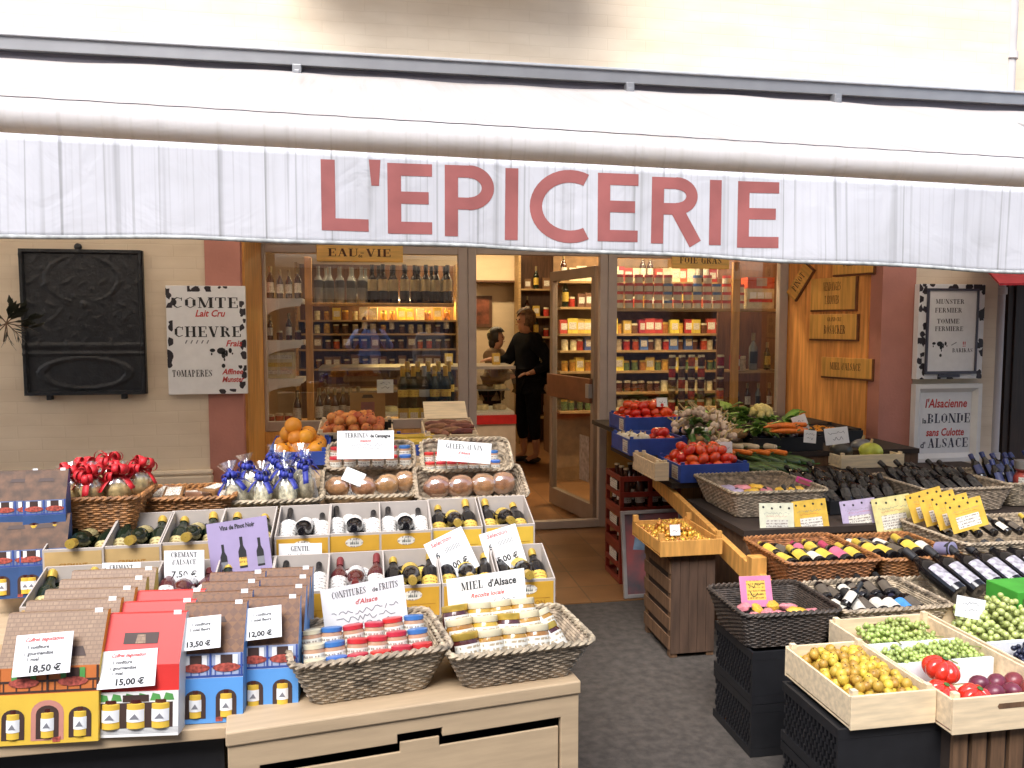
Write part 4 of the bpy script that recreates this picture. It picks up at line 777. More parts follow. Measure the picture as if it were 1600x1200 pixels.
p2_ = stackp('red', 213, 1151, 3, 'red house pack with three yellow jars, front of its stack', 1.0)
p3_ = stackp('blue', 327, 1130, 4, 'blue house pack with two arched jars beside the red packs, front of its stack', .98)
p4_ = stackp('blue', 417, 1112, 4, 'blue house pack next to the front wicker basket, front of its stack', .96)
def pc(px0, px1, py0, py1, p, h0, lines, label, roll):
    q = ray((px0 + px1) / 2, (py0 + py1) / 2); yy = p.y + .028; c = aty((px0 + px1) / 2, (py0 + py1) / 2, yy); s_ = mpp(c); w_, h_ = (px1 - px0) * s_, (py1 - py0) * s_ * 1.03
    card(TM(c, rz=-4) @ MX.Rotation(RD(roll), 4, 'Y') @ MX.Rotation(RD(-26), 4, 'X') @ TM((0, -.006, -h_ / 2)), w_, h_, lines, label)
coll = lambda pr: [('i', 'Coffret degustation', .13, 0, .82, 1, .9), ('t', '1 confiture', .12, -.1, .64, 0), ('t', '1 gourmandise', .12, -.08, .49, 0), ('t', '1 miel', .12, -.17, .35, 0), ('b', pr, .23, .05, .08, 0, 1.1)]
two = lambda pr: [('t', '1 confiture', .13, .1, .72, 0), ('t', '1 miel fleurs', .13, .08, .56, 0), ('b', pr, .22, .05, .1, 0, 1.1)]
pc(27, 112, 992, 1052, p1_, .2, coll('18,50 €'), 'white card marked 18,50 on the tan roofed pack', -3)
pc(158, 244, 1018, 1072, p2_, .2, coll('15,00 €'), 'white card marked 15,00 on the red pack', -2)
pc(270, 345, 966, 1014, p3_, .2, two('13,50 €'), 'white card marked 13,50 on the left blue pack', -4)
pc(366, 440, 951, 998, p4_, .2, two('12,00 €'), 'white card marked 12,00 on the right blue pack', -5)
# stacked blue packs at the far left, shade painted into their print
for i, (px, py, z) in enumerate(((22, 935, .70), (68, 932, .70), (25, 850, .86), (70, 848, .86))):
    p = at(px, py, z); pks['navy'].put(TM((p.x, p.y, z), rx=-4, rz=rng.uniform(-4, 4), s=.88 if i < 2 else .8), ('shade-tinted blue house pack low in the far left pile', 'shade-tinted blue house pack low in the far left pile next to the kraft box', 'shade-tinted blue house pack on top of the far left pile', 'shade-tinted blue house pack on top of the far left pile beside the red bows')[i])
tier_ = B().box(-.3, .3, -.02, .4, 0, .11).obj('riser', ply, None, TM((-1.25, 2.78, .747))); tag(tier_, 'wooden riser under the upper blue packs at far left', 'riser')
# ------------------------------------------------------------------ rear left: bows, bags, loaves, terrines, fruit
def bk(px, py, z, w_px, d_, h_, label, m=None, rx=0, fl=.03, back=0, rz=0):
    p = at(px, py, z); s_ = mpp(p); M = TM((p.x, p.y + d_ / 2, z), rz=rz, rx=rx); basket(M, w_px * s_, d_, h_, label, m, fl, back=back); return M, w_px * s_
bag_body = mat('biscuits', (.60, .44, .20), .6, .4, 40, rand=.15)
def bag(bow, content, nm, bs=1, tall=1):
    o = B().ball(.045, 12, sq=(1, .8, 1.05 * tall), fn=lambda p: 1 + .08 * math.sin(p.x * 9) * math.sin(p.y * 8 + p.z * 9)).obj('gift_bag', content, smooth=True); z9 = .06 * tall
    b = B(); b.grid(lambda u, v: (lambda r, z, a: (r * math.cos(a), r * .85 * math.sin(a), z))((.052 + .004 * math.sin(u * 44)) * (1 if v < .55 else max(.16, 1 - (v - .55) * 3.2) + max(0, v - .82) * 3.4), (-.048 + v * .15) * tall, u * 2 * math.pi), 30, 14)
    b.obj('wrapper', cello, o, smooth=True)
    b = B()
    for k in range(13):
        a = k * 2.4; e = V((math.cos(a), math.sin(a) * .9, -.1 + 1.1 * (k % 4) / 3)).normalized() * (.052 + .008 * (k % 3)); s_ = e.cross(V((.1, 0, 1))).normalized() * .0125; n_ = s_.cross(e).normalized() * .021
        b.grid(lambda u, v: V((0, 0, z9)) + bs * (e * math.sin(math.pi * u) + n_ * math.sin(2 * math.pi * u) + s_ * (2 * v - 1) * (.45 + .55 * math.sin(math.pi * u))), 12, 2)
    for k in range(4): b.grid(lambda u, v: V((.075 * u * math.cos(k * 1.7), .06 * u * math.sin(k * 1.7), z9 - .05 * u * u)) + V((-math.sin(k * 1.7), math.cos(k * 1.7), .2)) * .011 * (2 * v - 1), 6, 1)
    b.obj('bow', bow, o, smooth=True, solid=.0006); return Proto(o, 'gift bag')
redbow = mat('red_ribbon', (.55, .012, .02), .55, .2, 30); bluebow = mat('blue_ribbon', (.02, .03, .26), .55, .2, 30)
rbag, bbag = bag(redbow, bag_body, 'red', .85), bag(bluebow, mat('pale_sweets', (.62, .56, .40), .5, .5, 60, rand=.15), 'blue', .62, 1.5)
M, w_ = bk(145, 835, .86, 138, .24, .115, 'orange brown wicker basket of red bowed bags at the left wall', wicko)
for x, y, z in ((-.10, .0, .12), (-.03, -.03, .125), (.05, .0, .12), (.0, .06, .15), (.10, .05, .13), (-.08, .07, .13)): rbag.put(M @ TM((x, y, z), rz=rng.uniform(0, 180), ry=rng.uniform(-18, 18), s=.95), 'cellophane bag tied with a red ribbon in the orange basket', 'red bowed bags')
M, w_ = bk(282, 816, .86, 158, .24, .08, 'orange brown wicker tray of brown packets left of the blue bows', wicko)
pk_ = Proto(B().box(-.035, .035, -.05, .05, 0, .03).obj('biscuit_packet', mat('brown_packet', (.16, .07, .03), .35, .3, 20, rand=.3), bevel=.005), 'packet'); B().box(-.025, .025, -.035, .035, .0305, .0315).obj('label', paper, pk_.r)
for i in range(7): pk_.put(M @ TM((-.13 + .045 * i, -.03 + .06 * (i % 2), .045 + .01 * (i % 3)), rx=rng.uniform(-15, 25), rz=rng.uniform(-30, 30)), 'brown biscuit packet in the orange wicker tray', 'brown packets in the tray')
M, w_ = bk(425, 806, .862, 150, .2, .05, 'grey wicker tray of bags tied with blue ribbon', None)
for x, y, z in ((-.13, -.04, .055), (-.04, -.05, .05), (.05, -.05, .055), (-.09, .04, .07), (.02, .03, .075), (.11, .02, .08), (.09, .08, .095), (-.02, .09, .09)): bbag.put(M @ TM((x, y, z), rz=rng.uniform(0, 180), ry=rng.uniform(-15, 15), s=.9), 'cellophane bag tied with a blue ribbon above the wine boxes', 'blue bowed bags')
loaf = Proto(B().ball(.05, 14, sq=(1, .75, .8), fn=lambda p: 1 + .05 * math.sin(p.x * 12)).obj('cake_loaf', mat('golden_cake', (.42, .21, .08), .6, .35, 25, rand=.25), smooth=True), 'cake'); B().ball(.056, 14, sq=(1, .78, .82), fn=lambda p: 1 + .06 * math.sin(p.x * 7 + p.z * 9) * math.sin(p.y * 8)).obj('wrapper', cello, loaf.r, smooth=True)
M, w_ = bk(577, 790, .862, 148, .22, .055, 'grey wicker tray of wrapped cakes under the terrines, left one', None, rx=10, back=.04)
for x, y in ((-.12, -.02), (-.02, -.03), (.07, -.01), (.14, .02)): loaf.put(M @ TM((x, y, .065), rz=rng.uniform(-40, 40)), 'wrapped brown cake in the left wicker tray', 'wrapped cakes in the left tray')
wb = B().box(-.04, .04, -.004, .004, 0, .055).obj('white_bag', whitepaint, None, M @ TM((-.07, -.05, .09), rx=-40, ry=25)); tag(wb, 'crumpled white paper tag lying on the wrapped cakes', 'paper tag')
M, w_ = bk(740, 790, .862, 176, .24, .045, 'grey wicker tray of wrapped cakes beside the doorway, right one', None, rx=8, back=.05)
for x, y in ((-.13, -.02), (-.04, -.02), (.05, -.01), (.13, .0)): loaf.put(M @ TM((x, y, .062), rz=rng.uniform(-30, 30), s=1.1), 'wrapped golden cake in the right wicker tray', 'wrapped cakes in the right tray')
M, w_ = bk(580, 745, .94, 136, .18, .05, 'grey wicker tray of red lidded terrines, left one', None, rx=10, back=.05)
for i in range(6):
    for j in range(2): (tb if i == 5 else tr).put(M @ TM((-.14 + i * .056, -.05 + j * .06, .035 + j * .02), rx=-10, rz=rng.uniform(-10, 10), s=.88), f"{'blue' if i == 5 else 'red'} lidded terrine jar in the rear left tray", f"{'blue' if i == 5 else 'red'} terrines in the rear left tray")
M, w_ = bk(732, 748, .94, 142, .18, .05, 'grey wicker tray of red lidded terrines, right one beside the doorway', None, rx=10, back=.07)
for i in range(7):
    for j in range(2): (tb if i == 6 else tr).put(M @ TM((-.15 + i * .044, -.05 + j * .06, .03 + j * .02), rx=-10, s=.72), f"{'blue' if i == 6 else 'red'} lidded terrine jar in the rear right tray", f"{'blue' if i == 6 else 'red'} terrines in the rear right tray")
sgn(527, 615, 673, 717, 1.03, 10, [('s', 'TERRINES', .16, -.16, .76, 0, .8), ('b', 'de Campagne', .16, .26, .76, 0, .8), ('i', 'maison', .14, 0, .6, 1)] + scrib(2, -.3, .3, .34, .46, .11, rg), 'large white card with red word behind the left terrines', 0)
sgn(682, 766, 690, 722, 1.02, 10, [('s', 'GELEES de VIN', .24, 0, .62, 0, .8), ('i', "d'Alsace", .18, 0, .38, 1)] + scrib(1, -.3, .3, .1, .14, .14, rg), 'white card lettered GELEES, tilted, behind the right terrines', 5)
def pile(proto, M, w_, d_, r, z0, layers, label, group, jit=.25, sc_=.08, shrink=.75, rot=True, hex_=True):
    n = 0
    for l in range(layers):
        ww, dd = w_ - 2 * l * r * shrink, d_ - 2 * l * r * shrink; nx, ny = max(1, int(ww / (2 * r))), max(1, int(dd / (1.8 * r)))
        for j in range(ny):
            for i in range(nx):
                x = -ww / 2 + r + (i + (.5 if (j + l) % 2 and i < nx - 1 else 0)) * 2 * r + rng.uniform(-jit, jit) * r; y = -dd / 2 + r + j * 1.8 * r + rng.uniform(-jit, jit) * r
                proto.put(M @ TM((x, y, z0 + l * r * 1.35 + rng.uniform(-.15, .15) * r), rx=rng.uniform(-40, 40) if rot else 0, ry=rng.uniform(-40, 40) if rot else 0, rz=rng.uniform(0, 360), s=1 + rng.uniform(-sc_, sc_)), label, group); n += 1
    return n
orange = Proto(B().ball(.037, 16).obj('orange', mat('orange_peel', (.72, .27, .015), .45, .06, 10, .15, 300, rand=.1), smooth=True), 'orange'); B().ball(.005, 6).obj('stem_dot', darkwood, orange.r, TM((0, 0, .036)))
peach = Proto(B().ball(.03, 14, sq=(1, 1, .92)).obj('peach', mat('peach_skin', (.62, .10, .025), .6, .3, 22, col2=(.76, .30, .08), rand=.2), smooth=True), 'peach'); B().ball(.005, 6).obj('stem_dot', darkwood, peach.r, TM((0, 0, .026)))
def tomprof(p): return 1 + .05 * math.cos(5 * math.atan2(p.y, p.x)) * (1 - abs(p.z)) - .18 * max(0, p.z - .75) * 4 * .4
tomm = mat('tomato_skin', (.74, .06, .014), .16, .1, 8, coat=.5, rand=.12)
tomato = Proto(B().ball(.036, 18, sq=(1, 1, .8), fn=tomprof).obj('tomato', tomm, smooth=True), 'tomato')
cx_ = B(); 
for k in range(5): a = k * 1.257; cx_.add([(0, 0, .026), (.012 * math.cos(a - .3), .012 * math.sin(a - .3), .027), (.022 * math.cos(a), .022 * math.sin(a), .024), (.012 * math.cos(a + .3), .012 * math.sin(a + .3), .027)], [(0, 1, 2, 3)])
cx_.obj('calyx', mat('calyx_green', (.05, .14, .02), .6), tomato.r)
def cr(px, py, z, w_px, d_, h_, label, m=None, rx=0, slot=True, rz=0, **k):
    p = at(px, py, z); s_ = mpp(p); M = TM((p.x, p.y, z), rz=rz, rx=rx); crate(M, w_px * s_, d_, h_, label, m, slot, **k); return M @ TM((0, d_ / 2, 0)), w_px * s_
M, w_ = cr(466, 728, .957, 92, .26, .06, 'blue crate of oranges behind the blue bowed bags', bluecart, 6, False)
pile(orange, M, w_ - .02, .24, .037, .05, 3, 'orange heaped in the blue crate', 'oranges in the crate')
M, w_ = cr(565, 708, .957, 104, .3, .07, 'dark crate of peaches behind the terrine card', blackp, 8, False)
M2, w_ = cr(556, 690, 1.0, 118, .3, .045, 'pale crate of peaches in front of the left window', None, 6, False)
pile(peach, M2, w_ - .03, .26, .03, .045, 2, 'red and yellow peach heaped in front of the left window', 'peaches in the crate')
M, w_ = cr(648, 712, .957, 56, .25, .05, 'navy crate of yellow packets between the peaches and the wooden crate', bluecart, 5, False)
yp = Proto(B().box(-.04, .04, -.03, .03, 0, .03).obj('cheese_packet', yellowb, bevel=.006), 'packet')
for i in range(6): yp.put(M @ TM((-.06 + .06 * (i % 3), -.06 + .1 * (i // 3), .03), rz=rng.uniform(-20, 20)), 'yellow packet in the navy crate', 'yellow packets in the navy crate')
M, w_ = cr(706, 703, .957, 84, .28, .075, 'pale wooden crate of dried sausages by the doorway', None, 8)
ss = Proto(B().tube([(-.06, 0, 0), (-.03, .004, .003), (.03, .004, .003), (.06, 0, 0)], [.008, .017, .017, .008], 8).obj('sausage', mat('dry_sausage', (.25, .09, .05), .6, .4, 40, rand=.3), smooth=True), 'sausage')
for i in range(9): ss.put(M @ TM((-.06 + .06 * (i % 3), -.1 + .07 * (i // 3), .075 + .008 * (i % 2)), rz=rng.uniform(-50, 50)), 'dried sausage in the wooden crate by the doorway', 'dried sausages')
lid = B().box(-.11, .11, 0, .006, 0, .15).obj('crate_lid', lightwood, None, M @ TM((-.0, .15, .08), rx=-68)); tag(lid, 'pale wooden lid leaning behind the sausage crate', 'crate lid')
# ================================================================== RIGHT DISPLAY
rs = empty('produce_stand', TM((2.5, 4, 0)), 'stepped honey coloured wooden stand of vegetables and baskets right of the door', 'display stand')
for x0, x1, y0, y1, z in ((1.68, 3.7, 2.92, 3.42, .455), (1.70, 3.7, 3.42, 4.12, .595), (1.62, 3.7, 4.12, 4.48, .685), (1.52, 3.4, 4.48, 4.94, .775), (1.62, 3.3, 4.94, 5.75, .845)):
    B().box(x0 - 2.5, x1 - 2.5, y0 - 4, y1 - 4.002, z - .03, z).obj('tier', mat('deep_brown', (.03, .018, .012), .8), rs); B().box((max(x0, 1.93) if y0 > 4.1 else x0) - 2.48, x1 - 2.5, y0 - 3.99, y1 - 4.01, .0, z - .031).obj('support', darkwood, rs)
b = B(); b.add([(1.625 + dx, y, z) for dx in (0, .03) for y, z in ((2.92, .36), (4.45, .60), (4.45, .68), (2.92, .46))], [(0, 1, 2, 3), (7, 6, 5, 4), (0, 4, 5, 1), (1, 5, 6, 2), (2, 6, 7, 3), (3, 7, 4, 0)])
b.v = [(x - 2.5, y - 4, z) for x, y, z in b.v]; b.obj('side_board', orangewood, rs, bevel=.003)
B().box(1.59 - 2.5, 1.66 - 2.5, 3.12 - 4, 3.17 - 4, 0, .56).obj('post', orangewood, rs, bevel=.003)
def rcrate(x0, x1, y0, y1, z, h_, label, m=None, **k):
    M = TM(((x0 + x1) / 2, y0, z)); crate(M, x1 - x0, y1 - y0, h_, label, m, **k); return M @ TM((0, (y1 - y0) / 2, 0)), x1 - x0, y1 - y0
def rbask(x0, x1, y0, y1, z, h_, label, m=None, fl=.035, back=0):
    M = TM(((x0 + x1) / 2, (y0 + y1) / 2, z)); basket(M, x1 - x0, y1 - y0, h_, label, m, fl, back=back); return M, x1 - x0, y1 - y0
# plastic lattice crates
def lattice(w_, d_, h_):
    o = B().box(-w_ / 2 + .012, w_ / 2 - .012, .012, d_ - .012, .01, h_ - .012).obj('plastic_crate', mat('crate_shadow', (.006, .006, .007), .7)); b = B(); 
    for z in (0, h_ - .03): b.box(-w_ / 2, w_ / 2, 0, .009, z, z + .03); b.box(-w_ / 2, w_ / 2, d_ - .009, d_, z, z + .03); b.box(-w_ / 2, -w_ / 2 + .009, .01, d_ - .01, z, z + .03); b.box(w_ / 2 - .009, w_ / 2, .01, d_ - .01, z, z + .03)
    b.box(-w_ / 2, w_ / 2, 0, .01, .031, h_ - .031); n = int(d_ / .022); k = int(h_ / .03)
    for sx in (-1, 1):
        for i in range(n):
            y = .012 + i * (d_ - .024) / n; 
            for j in range(k):
                z = .03 + j * (h_ - .06) / k; b.box(sx * (w_ / 2 - .005) - .004, sx * (w_ / 2 - .005) + .004, y + (.011 if j % 2 else 0), y + .008 + (.011 if j % 2 else 0), z, z + (h_ - .06) / k - .0005)
    b.obj('lattice', blackp, o); return Proto(o, 'crate')
lc = lattice(.335, .32, .192)
for i, (x, y, z, t) in enumerate(((1.49, 2.575, .002, 'lower black plastic crate under the dark wicker basket'), (1.49, 2.575, .197, 'upper black plastic crate under the dark wicker basket'), (1.475, 2.02, .002, 'lower black plastic crate under the mirabelle crate'), (1.475, 2.02, .2, 'upper black plastic crate under the mirabelle crate'))): lc.put(TM((x, y, z)), t, 'black crates')
sl = empty('slatted_crate', TM((1.84, 1.97, .002)), 'dark brown slatted wooden crate under the tomato crate', 'crate')
for i in range(7): B().box(-.2 + i * .062, -.2 + i * .062 + .046, 0, .012, 0, .385).obj('slat', darkwood, sl)
B().box(-.2, .24, .013, .55, 0, .38).obj('box_body', mat('deep_brown', (.03, .018, .012), .8), sl)
# mirabelles
M, w_, d_ = rcrate(1.332, 1.603, 2.0, 2.37, .397, .10, 'pale wooden crate of yellow mirabelle plums on black crates', slot=False)
mir = Proto(B().ball(.0155, 10, sq=(1, 1, 1.08)).obj('mirabelle', mat('mirabelle_skin', (.50, .32, .035), .45, .2, 40, col2=(.62, .40, .06), rand=.28), smooth=True), 'plum'); B().ball(.0022, 5).obj('stem_dot', darkwood, mir.r, TM((0, 0, .0165)))
print('mirabelles', pile(mir, M, w_ - .02, d_ - .02, .0158, .058, 3, 'yellow mirabelle plum in the wooden crate', 'mirabelles in the crate', jit=.6, sc_=.16))
# grapes
def bunch(m, n, sx, sy, sz, r, seed, nm='grape_bunch'):
    rr = random.Random(seed); b = B(); pts = []
    for _ in range(n * 30):
        p = V((rr.gauss(0, .5), rr.gauss(0, .5), rr.gauss(0, .5)))
        if p.length > 1: continue
        q = V((p.x * sx, p.y * sy, p.z * sz))
        if all((q - o).length > r * 1.5 for o in pts): pts.append(q); b.ball(r * rr.uniform(.85, 1.1), 8, M=TM(q))
        if len(pts) >= n: break
    o = b.obj(nm, m, smooth=True); t = B(); t.tube([(sx, 0, sz * .3), (.0, 0, sz * .6), (-sx * .5, 0, 0)], .002, 5)
    for k in range(12): q = rr.choice(pts); t.tube([q * .5, q * 1.02 + V((0, 0, r * .6))], .0012, 4)
    t.obj('stem', mat('grape_stem', (.22, .24, .07), .7), o); return Proto(o, 'grapes')
gm = mat('green_grape', (.46, .52, .17), .3, .2, 30, coat=.3, rand=.15); gs = mat('pale_green_grape', (.36, .44, .12), .35, .25, 30, coat=.2, rand=.15); gk = mat('black_grape', (.018, .018, .05), .4, .4, 30, rand=.2)
g1 = bunch(gs, 120, .075, .055, .035, .0068, 1); g2 = bunch(gm, 85, .085, .065, .06, .0115, 2); g3 = bunch(gk, 120, .08, .06, .04, .0085, 3)
M, w_, d_ = rcrate(1.606, 1.99, 1.935, 2.56, .392, .105, 'long pale wooden crate of green grapes with tomatoes at its front')
poly = mat('white_foam', (.78, .80, .84), .6, .03)
for y, t in ((-.045, 'white foam divider behind the tomatoes'), (.11, 'white foam divider between the green grapes')):
    d = B().box(-w_ / 2 + .022, w_ / 2 - .022, y, y + .014, .012, .088).obj('foam_divider', poly, None, M); tag(d, t, 'divider')
for x, y, z, s in ((-.06, .20, .075, 1.3), (.05, .22, .085, 1.35), (.06, .15, .07, 1.1)): g1.put(M @ TM((x, y, z), rz=rng.uniform(0, 360), s=s), 'pale green grape bunch behind the rear foam divider', 'rear grape bunches')
for x, y, z, s in ((-.11, .03, .075, 1.15), (.0, .02, .075, 1.15), (.1, .04, .08, 1.15)): g1.put(M @ TM((x, y, z), rz=rng.uniform(0, 360), s=s), 'pale green grape bunch between the two foam dividers', 'middle grape bunches')
g1.put(M @ TM((-.12, .15, .05), s=.6), 'small pale grape bunch by the left end of the rear divider')
def ribbed(p): a = math.atan2(p.y, p.x); return 1 - .17 * (1 - abs(math.sin(4 * a)) ** .6) * (1 - .5 * p.z * p.z) - .5 * max(0, abs(p.z) - .8)
beef = Proto(B().ball(.052, 48, sq=(1.05, 1, .72), fn=ribbed).obj('tomato', mat('beef_tomato', (.64, .035, .018), .18, .1, 8, coat=.5), smooth=True), 'tomato'); B().ball(.01, 6, sq=(1, 1, .4)).obj('calyx', mat('calyx_green', (0, 0, 0)), beef.r, TM((0, 0, .036)))
for x, y, z, s, t in ((-.09, -.13, .105, 1.05, 'large ribbed red tomato on top at the front of the grape crate'), (-.145, -.21, .07, .95, 'large ribbed red tomato in the front left corner of the grape crate'), (-.05, -.23, .06, .95, 'ribbed red tomato sunk at the front of the grape crate')): beef.put(M @ TM((x, y, z), rx=18, rz=rng.uniform(0, 90), s=s), t)
plum = Proto(B().ball(.026, 14, sq=(1, 1, 1.15)).obj('plum', mat('red_plum', (.20, .035, .05), .35, .3, 20, rand=.3), smooth=True), 'plum'); B().ball(.003, 5).obj('stem_dot', darkwood, plum.r, TM((0, 0, .03)))
for i in range(6): plum.put(M @ TM((.02 + .06 * (i % 3), -.22 + .06 * (i // 3), .065), rx=70, rz=rng.uniform(0, 180)), 'dark red plum at the front of the grape crate', 'red plums')
M, w_, d_ = rcrate(1.996, 2.40, 2.0, 2.60, .392, .11, 'pale wooden crate of large green and black grapes at the right edge')
d = B().box(-w_ / 2 + .022, w_ / 2 - .022, -.02, -.006, .012, .10).obj('foam_divider', poly, None, M); tag(d, 'white foam divider between green and black grapes', 'divider')
for x, y, z in ((-.12, .10, .09), (-.0, .08, .08), (.08, .17, .11), (-.05, .21, .10), (-.02, .12, .15), (.12, .08, .1)): g2.put(M @ TM((x, y, z), rz=rng.uniform(0, 360), rx=rng.uniform(-20, 20)), 'large green grape bunch in the crate at the right edge', 'large green grapes')
for x, y in ((-.08, -.09), (.05, -.1), (-.03, -.2), (.1, -.2), (-.12, -.2)): g3.put(M @ TM((x, y, .075), rz=rng.uniform(0, 360)), 'black grape bunch in the crate at the right edge', 'black grapes')
sgn(1490, 1538, 934, 966, .53, 10, [('z', '', .2, 0, .62, 2, .7), ('z', '', .2, 0, .3, 2, .5)], 'folded white price card standing over the green grapes', 12)
p = at(1593, 958, .53); gb = B().box(0, .25, 0, .15, 0, .075).obj('cardboard_box', mat('bright_green', (.05, .30, .03), .5), None, TM((p.x - .01, p.y, .53)), bevel=.003); tag(gb, 'bright green carton at the right edge above the grapes', 'carton'); B().box(.02, .2, -.002, -.0003, .02, .05).obj('label', MATS['calyx_green'], gb)
# dark basket with pink card, basket J and K
mb = {c: bottle(.13, .02, bglass, mat('mini_' + c, col, .55, .15, 40), mat('minicap_' + c, cc_, .4, .1), .12, .5, .42, cz=.7) for c, col, cc_ in (('yellow', (.62, .44, .06), (.5, .35, .05)), ('white', (.62, .58, .50), (.02, .02, .02)), ('pink', (.5, .12, .20), (.4, .05, .1)), ('black', (.10, .08, .06), (.02, .02, .02)), ('blue', (.06, .25, .6), (.02, .02, .04)))}
def laid(M, n, xs, y, z, cols, desc, grp, rx=-80, s=1, rzj=12, rz0=0):
    for i in range(n):
        c = cols[i % len(cols)]; x = xs[0] + (xs[1] - xs[0]) * (i + .5) / n
        mb[c].put(M @ TM((x, y + rng.uniform(-.008, .008), z + rng.uniform(-.004, .004)), rx=rx + rng.uniform(-5, 5), rz=rz0 + rng.uniform(-rzj, rzj), s=s), f'small dark bottle with {c} label lying in {desc}', f'{c} bottles in {desc}')
M, w_, d_ = rbask(1.285, 1.665, 2.565, 2.90, .394, .13, 'dark brown wicker basket with a pink card on black crates', wickd)
sach = {c: Proto(B().ball(.03, 10, sq=(1.3, .8, .5), fn=lambda p: 1 + .12 * math.sin(p.x * 9 + p.z * 5)).obj('sachet', mat('sachet_' + c, col, .35, .25, 25), smooth=True), 'sachet') for c, col in (('pink', (.60, .22, .25)), ('yellow', (.66, .40, .05)), ('lilac', (.36, .30, .42)))}
for c in sach: B().box(-.036, .036, -.004, .004, -.004, .003).obj('seam', gold, sach[c].r)
for i, c in enumerate(('pink', 'pink', 'pink', 'yellow', 'pink', 'pink', 'yellow', 'yellow', 'pink')): sach[c].put(M @ TM((-.12 + .06 * (i % 5), -.08 + .07 * (i // 5), .095 + .01 * (i % 2)), rz=rng.uniform(0, 180), rx=rng.uniform(-30, 30)), f'{c} sweet sachet in the dark wicker basket', f'{c} sachets in the dark basket')
laid(M, 5, (-.14, .14), -.02, .05, ['black'], 'the dark wicker basket', '', s=.9)
card(M @ TM((-.035, .04, .085), rx=-18, rz=-4), .125, .115, [('z', '', .16, 0, .62, 0, .5), ('z', '', .2, 0, .34, 0, .4)], 'pink bordered card in the dark wicker basket', mat('pink_card', (.62, .20, .36), .6, .1), extra=lambda le, w_, h_: [le.seg(-w_ * .5, h_ * .97, w_ * .5, h_ * .97, .008, 3), le.seg(-w_ * .47, 0, -w_ * .47, h_, .008, 3), le.seg(w_ * .47, 0, w_ * .47, h_, .008, 3), le.add([(-w_ * .3, -.0011, h_ * .22), (w_ * .3, -.0011, h_ * .22), (w_ * .3, -.0011, h_ * .85), (-w_ * .3, -.0011, h_ * .85)], [(0, 1, 2, 3)], 3)])
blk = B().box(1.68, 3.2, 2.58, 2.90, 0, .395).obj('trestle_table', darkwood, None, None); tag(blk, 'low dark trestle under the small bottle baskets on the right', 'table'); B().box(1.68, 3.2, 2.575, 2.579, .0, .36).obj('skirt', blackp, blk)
M, w_, d_ = rbask(1.672, 2.115, 2.57, 2.905, .397, .115, 'brown wicker basket of small dark bottles behind the grape crate', wick)
laid(M, 7, (-.17, .18), -.09, .065, ['white', 'white', 'black', 'white', 'white', 'blue', 'black', 'yellow'], 'the brown basket behind the grapes', '', s=1.35)
laid(M, 6, (-.17, .15), .06, .08, ['black', 'black', 'white', 'black'], 'the brown basket behind the grapes', '', s=1.2)
mb['white'].put(M @ TM((-.15, -.06, .10), rx=-60, rz=-62), 'small dark bottle lying across at the left of the brown basket')
M, w_, d_ = rbask(2.12, 2.75, 2.56, 2.90, .397, .11, 'brown wicker basket of large dark bottles at the right edge', wick)
bigb = bottle(.27, .04, bglass, mat('grey_photo_label', (.34, .32, .36), .5, .5, 60), blackp, .1, .5, .36, arc=(215, 325))
for i in range(6): bigb.put(M @ TM((-.18 + i * .098, -.02 + .012 * i, .105), rx=-66, rz=14 + rng.uniform(-4, 4)), 'large dark bottle with grey picture label at the right edge', 'large dark bottles')
# basket G, H, I with little bottles and bags
M, w_, d_ = rbask(1.655, 2.075, 2.93, 3.345, .457, .125, 'honey brown wicker basket of yellow labelled small bottles', wicko, fl=.045)
laid(M, 6, (-.17, .20), -.12, .095, ['yellow', 'yellow', 'white', 'yellow', 'pink', 'yellow'], 'the honey brown basket', '', rx=-86, s=1.55); laid(M, 5, (-.14, .17), .06, .08, ['yellow', 'black', 'pink'], 'the honey brown basket', '', rx=-86, s=1.3)
M2, w2, d2 = rbask(2.08, 2.46, 2.93, 3.32, .457, .12, 'second honey brown wicker basket right of the yellow labelled bottles', wicko, fl=.04)
laid(M2, 5, (-.18, .13), -.11, .105, ['yellow', 'yellow', 'black', 'yellow', 'white'], 'the second honey brown basket', '', rx=-86, s=1.55); laid(M2, 4, (-.15, .12), .06, .09, ['white', 'black'], 'the second honey brown basket', '', rx=-86, s=1.3)
pot = Proto(B().lathe([(.001, 0), (.03, 0), (.034, .07), (.03, .072), (.001, .072)], 14).obj('pot', mat('lilac_pot', (.22, .20, .32), .4), smooth=True), 'pot'); B().lathe([(.0345, .06), (.036, .062), (.0345, .068)], 14).obj('rim', blackp, pot.r); pot.put(M2 @ TM((.13, -.10, .13), rx=80, rz=20), 'lilac and black pot lying at the right end of the second honey basket')
def sachc(px0, px1, py0, py1, z, m, label, lines, roll=0, dy=0):
    def ex(le, w_, h_):
        for i in range(4): le.add([(-w_ * .38 + i * w_ * .25 + .006 * math.cos(-a), -.0018, h_ * (.88 - .04 * (i % 2)) + .006 * math.sin(-a)) for a in range(6)], [tuple(range(6))], 0)
        le.add([(-w_ * .32, -.0015, h_ * .1), (w_ * .32, -.0015, h_ * .1), (w_ * .32, -.0015, h_ * .5), (-w_ * .32, -.0015, h_ * .5)], [(0, 1, 2, 3)], 4)
    p = at((px0 + px1) / 2, py1, z); s_ = mpp(p); w_, h_ = (px1 - px0) * s_, (py1 - py0) * s_ * 1.05
    o = card(TM((p.x, p.y + dy, z), rz=-4) @ MX.Rotation(RD(roll), 4, 'Y') @ MX.Rotation(RD(-12), 4, 'X'), w_, h_, lines, label, m, 'packet', 'paper_packet')
    le = B(); ex(le, w_, h_); le.obj('print', [black, red, grey, ypaper, paper], o); return o
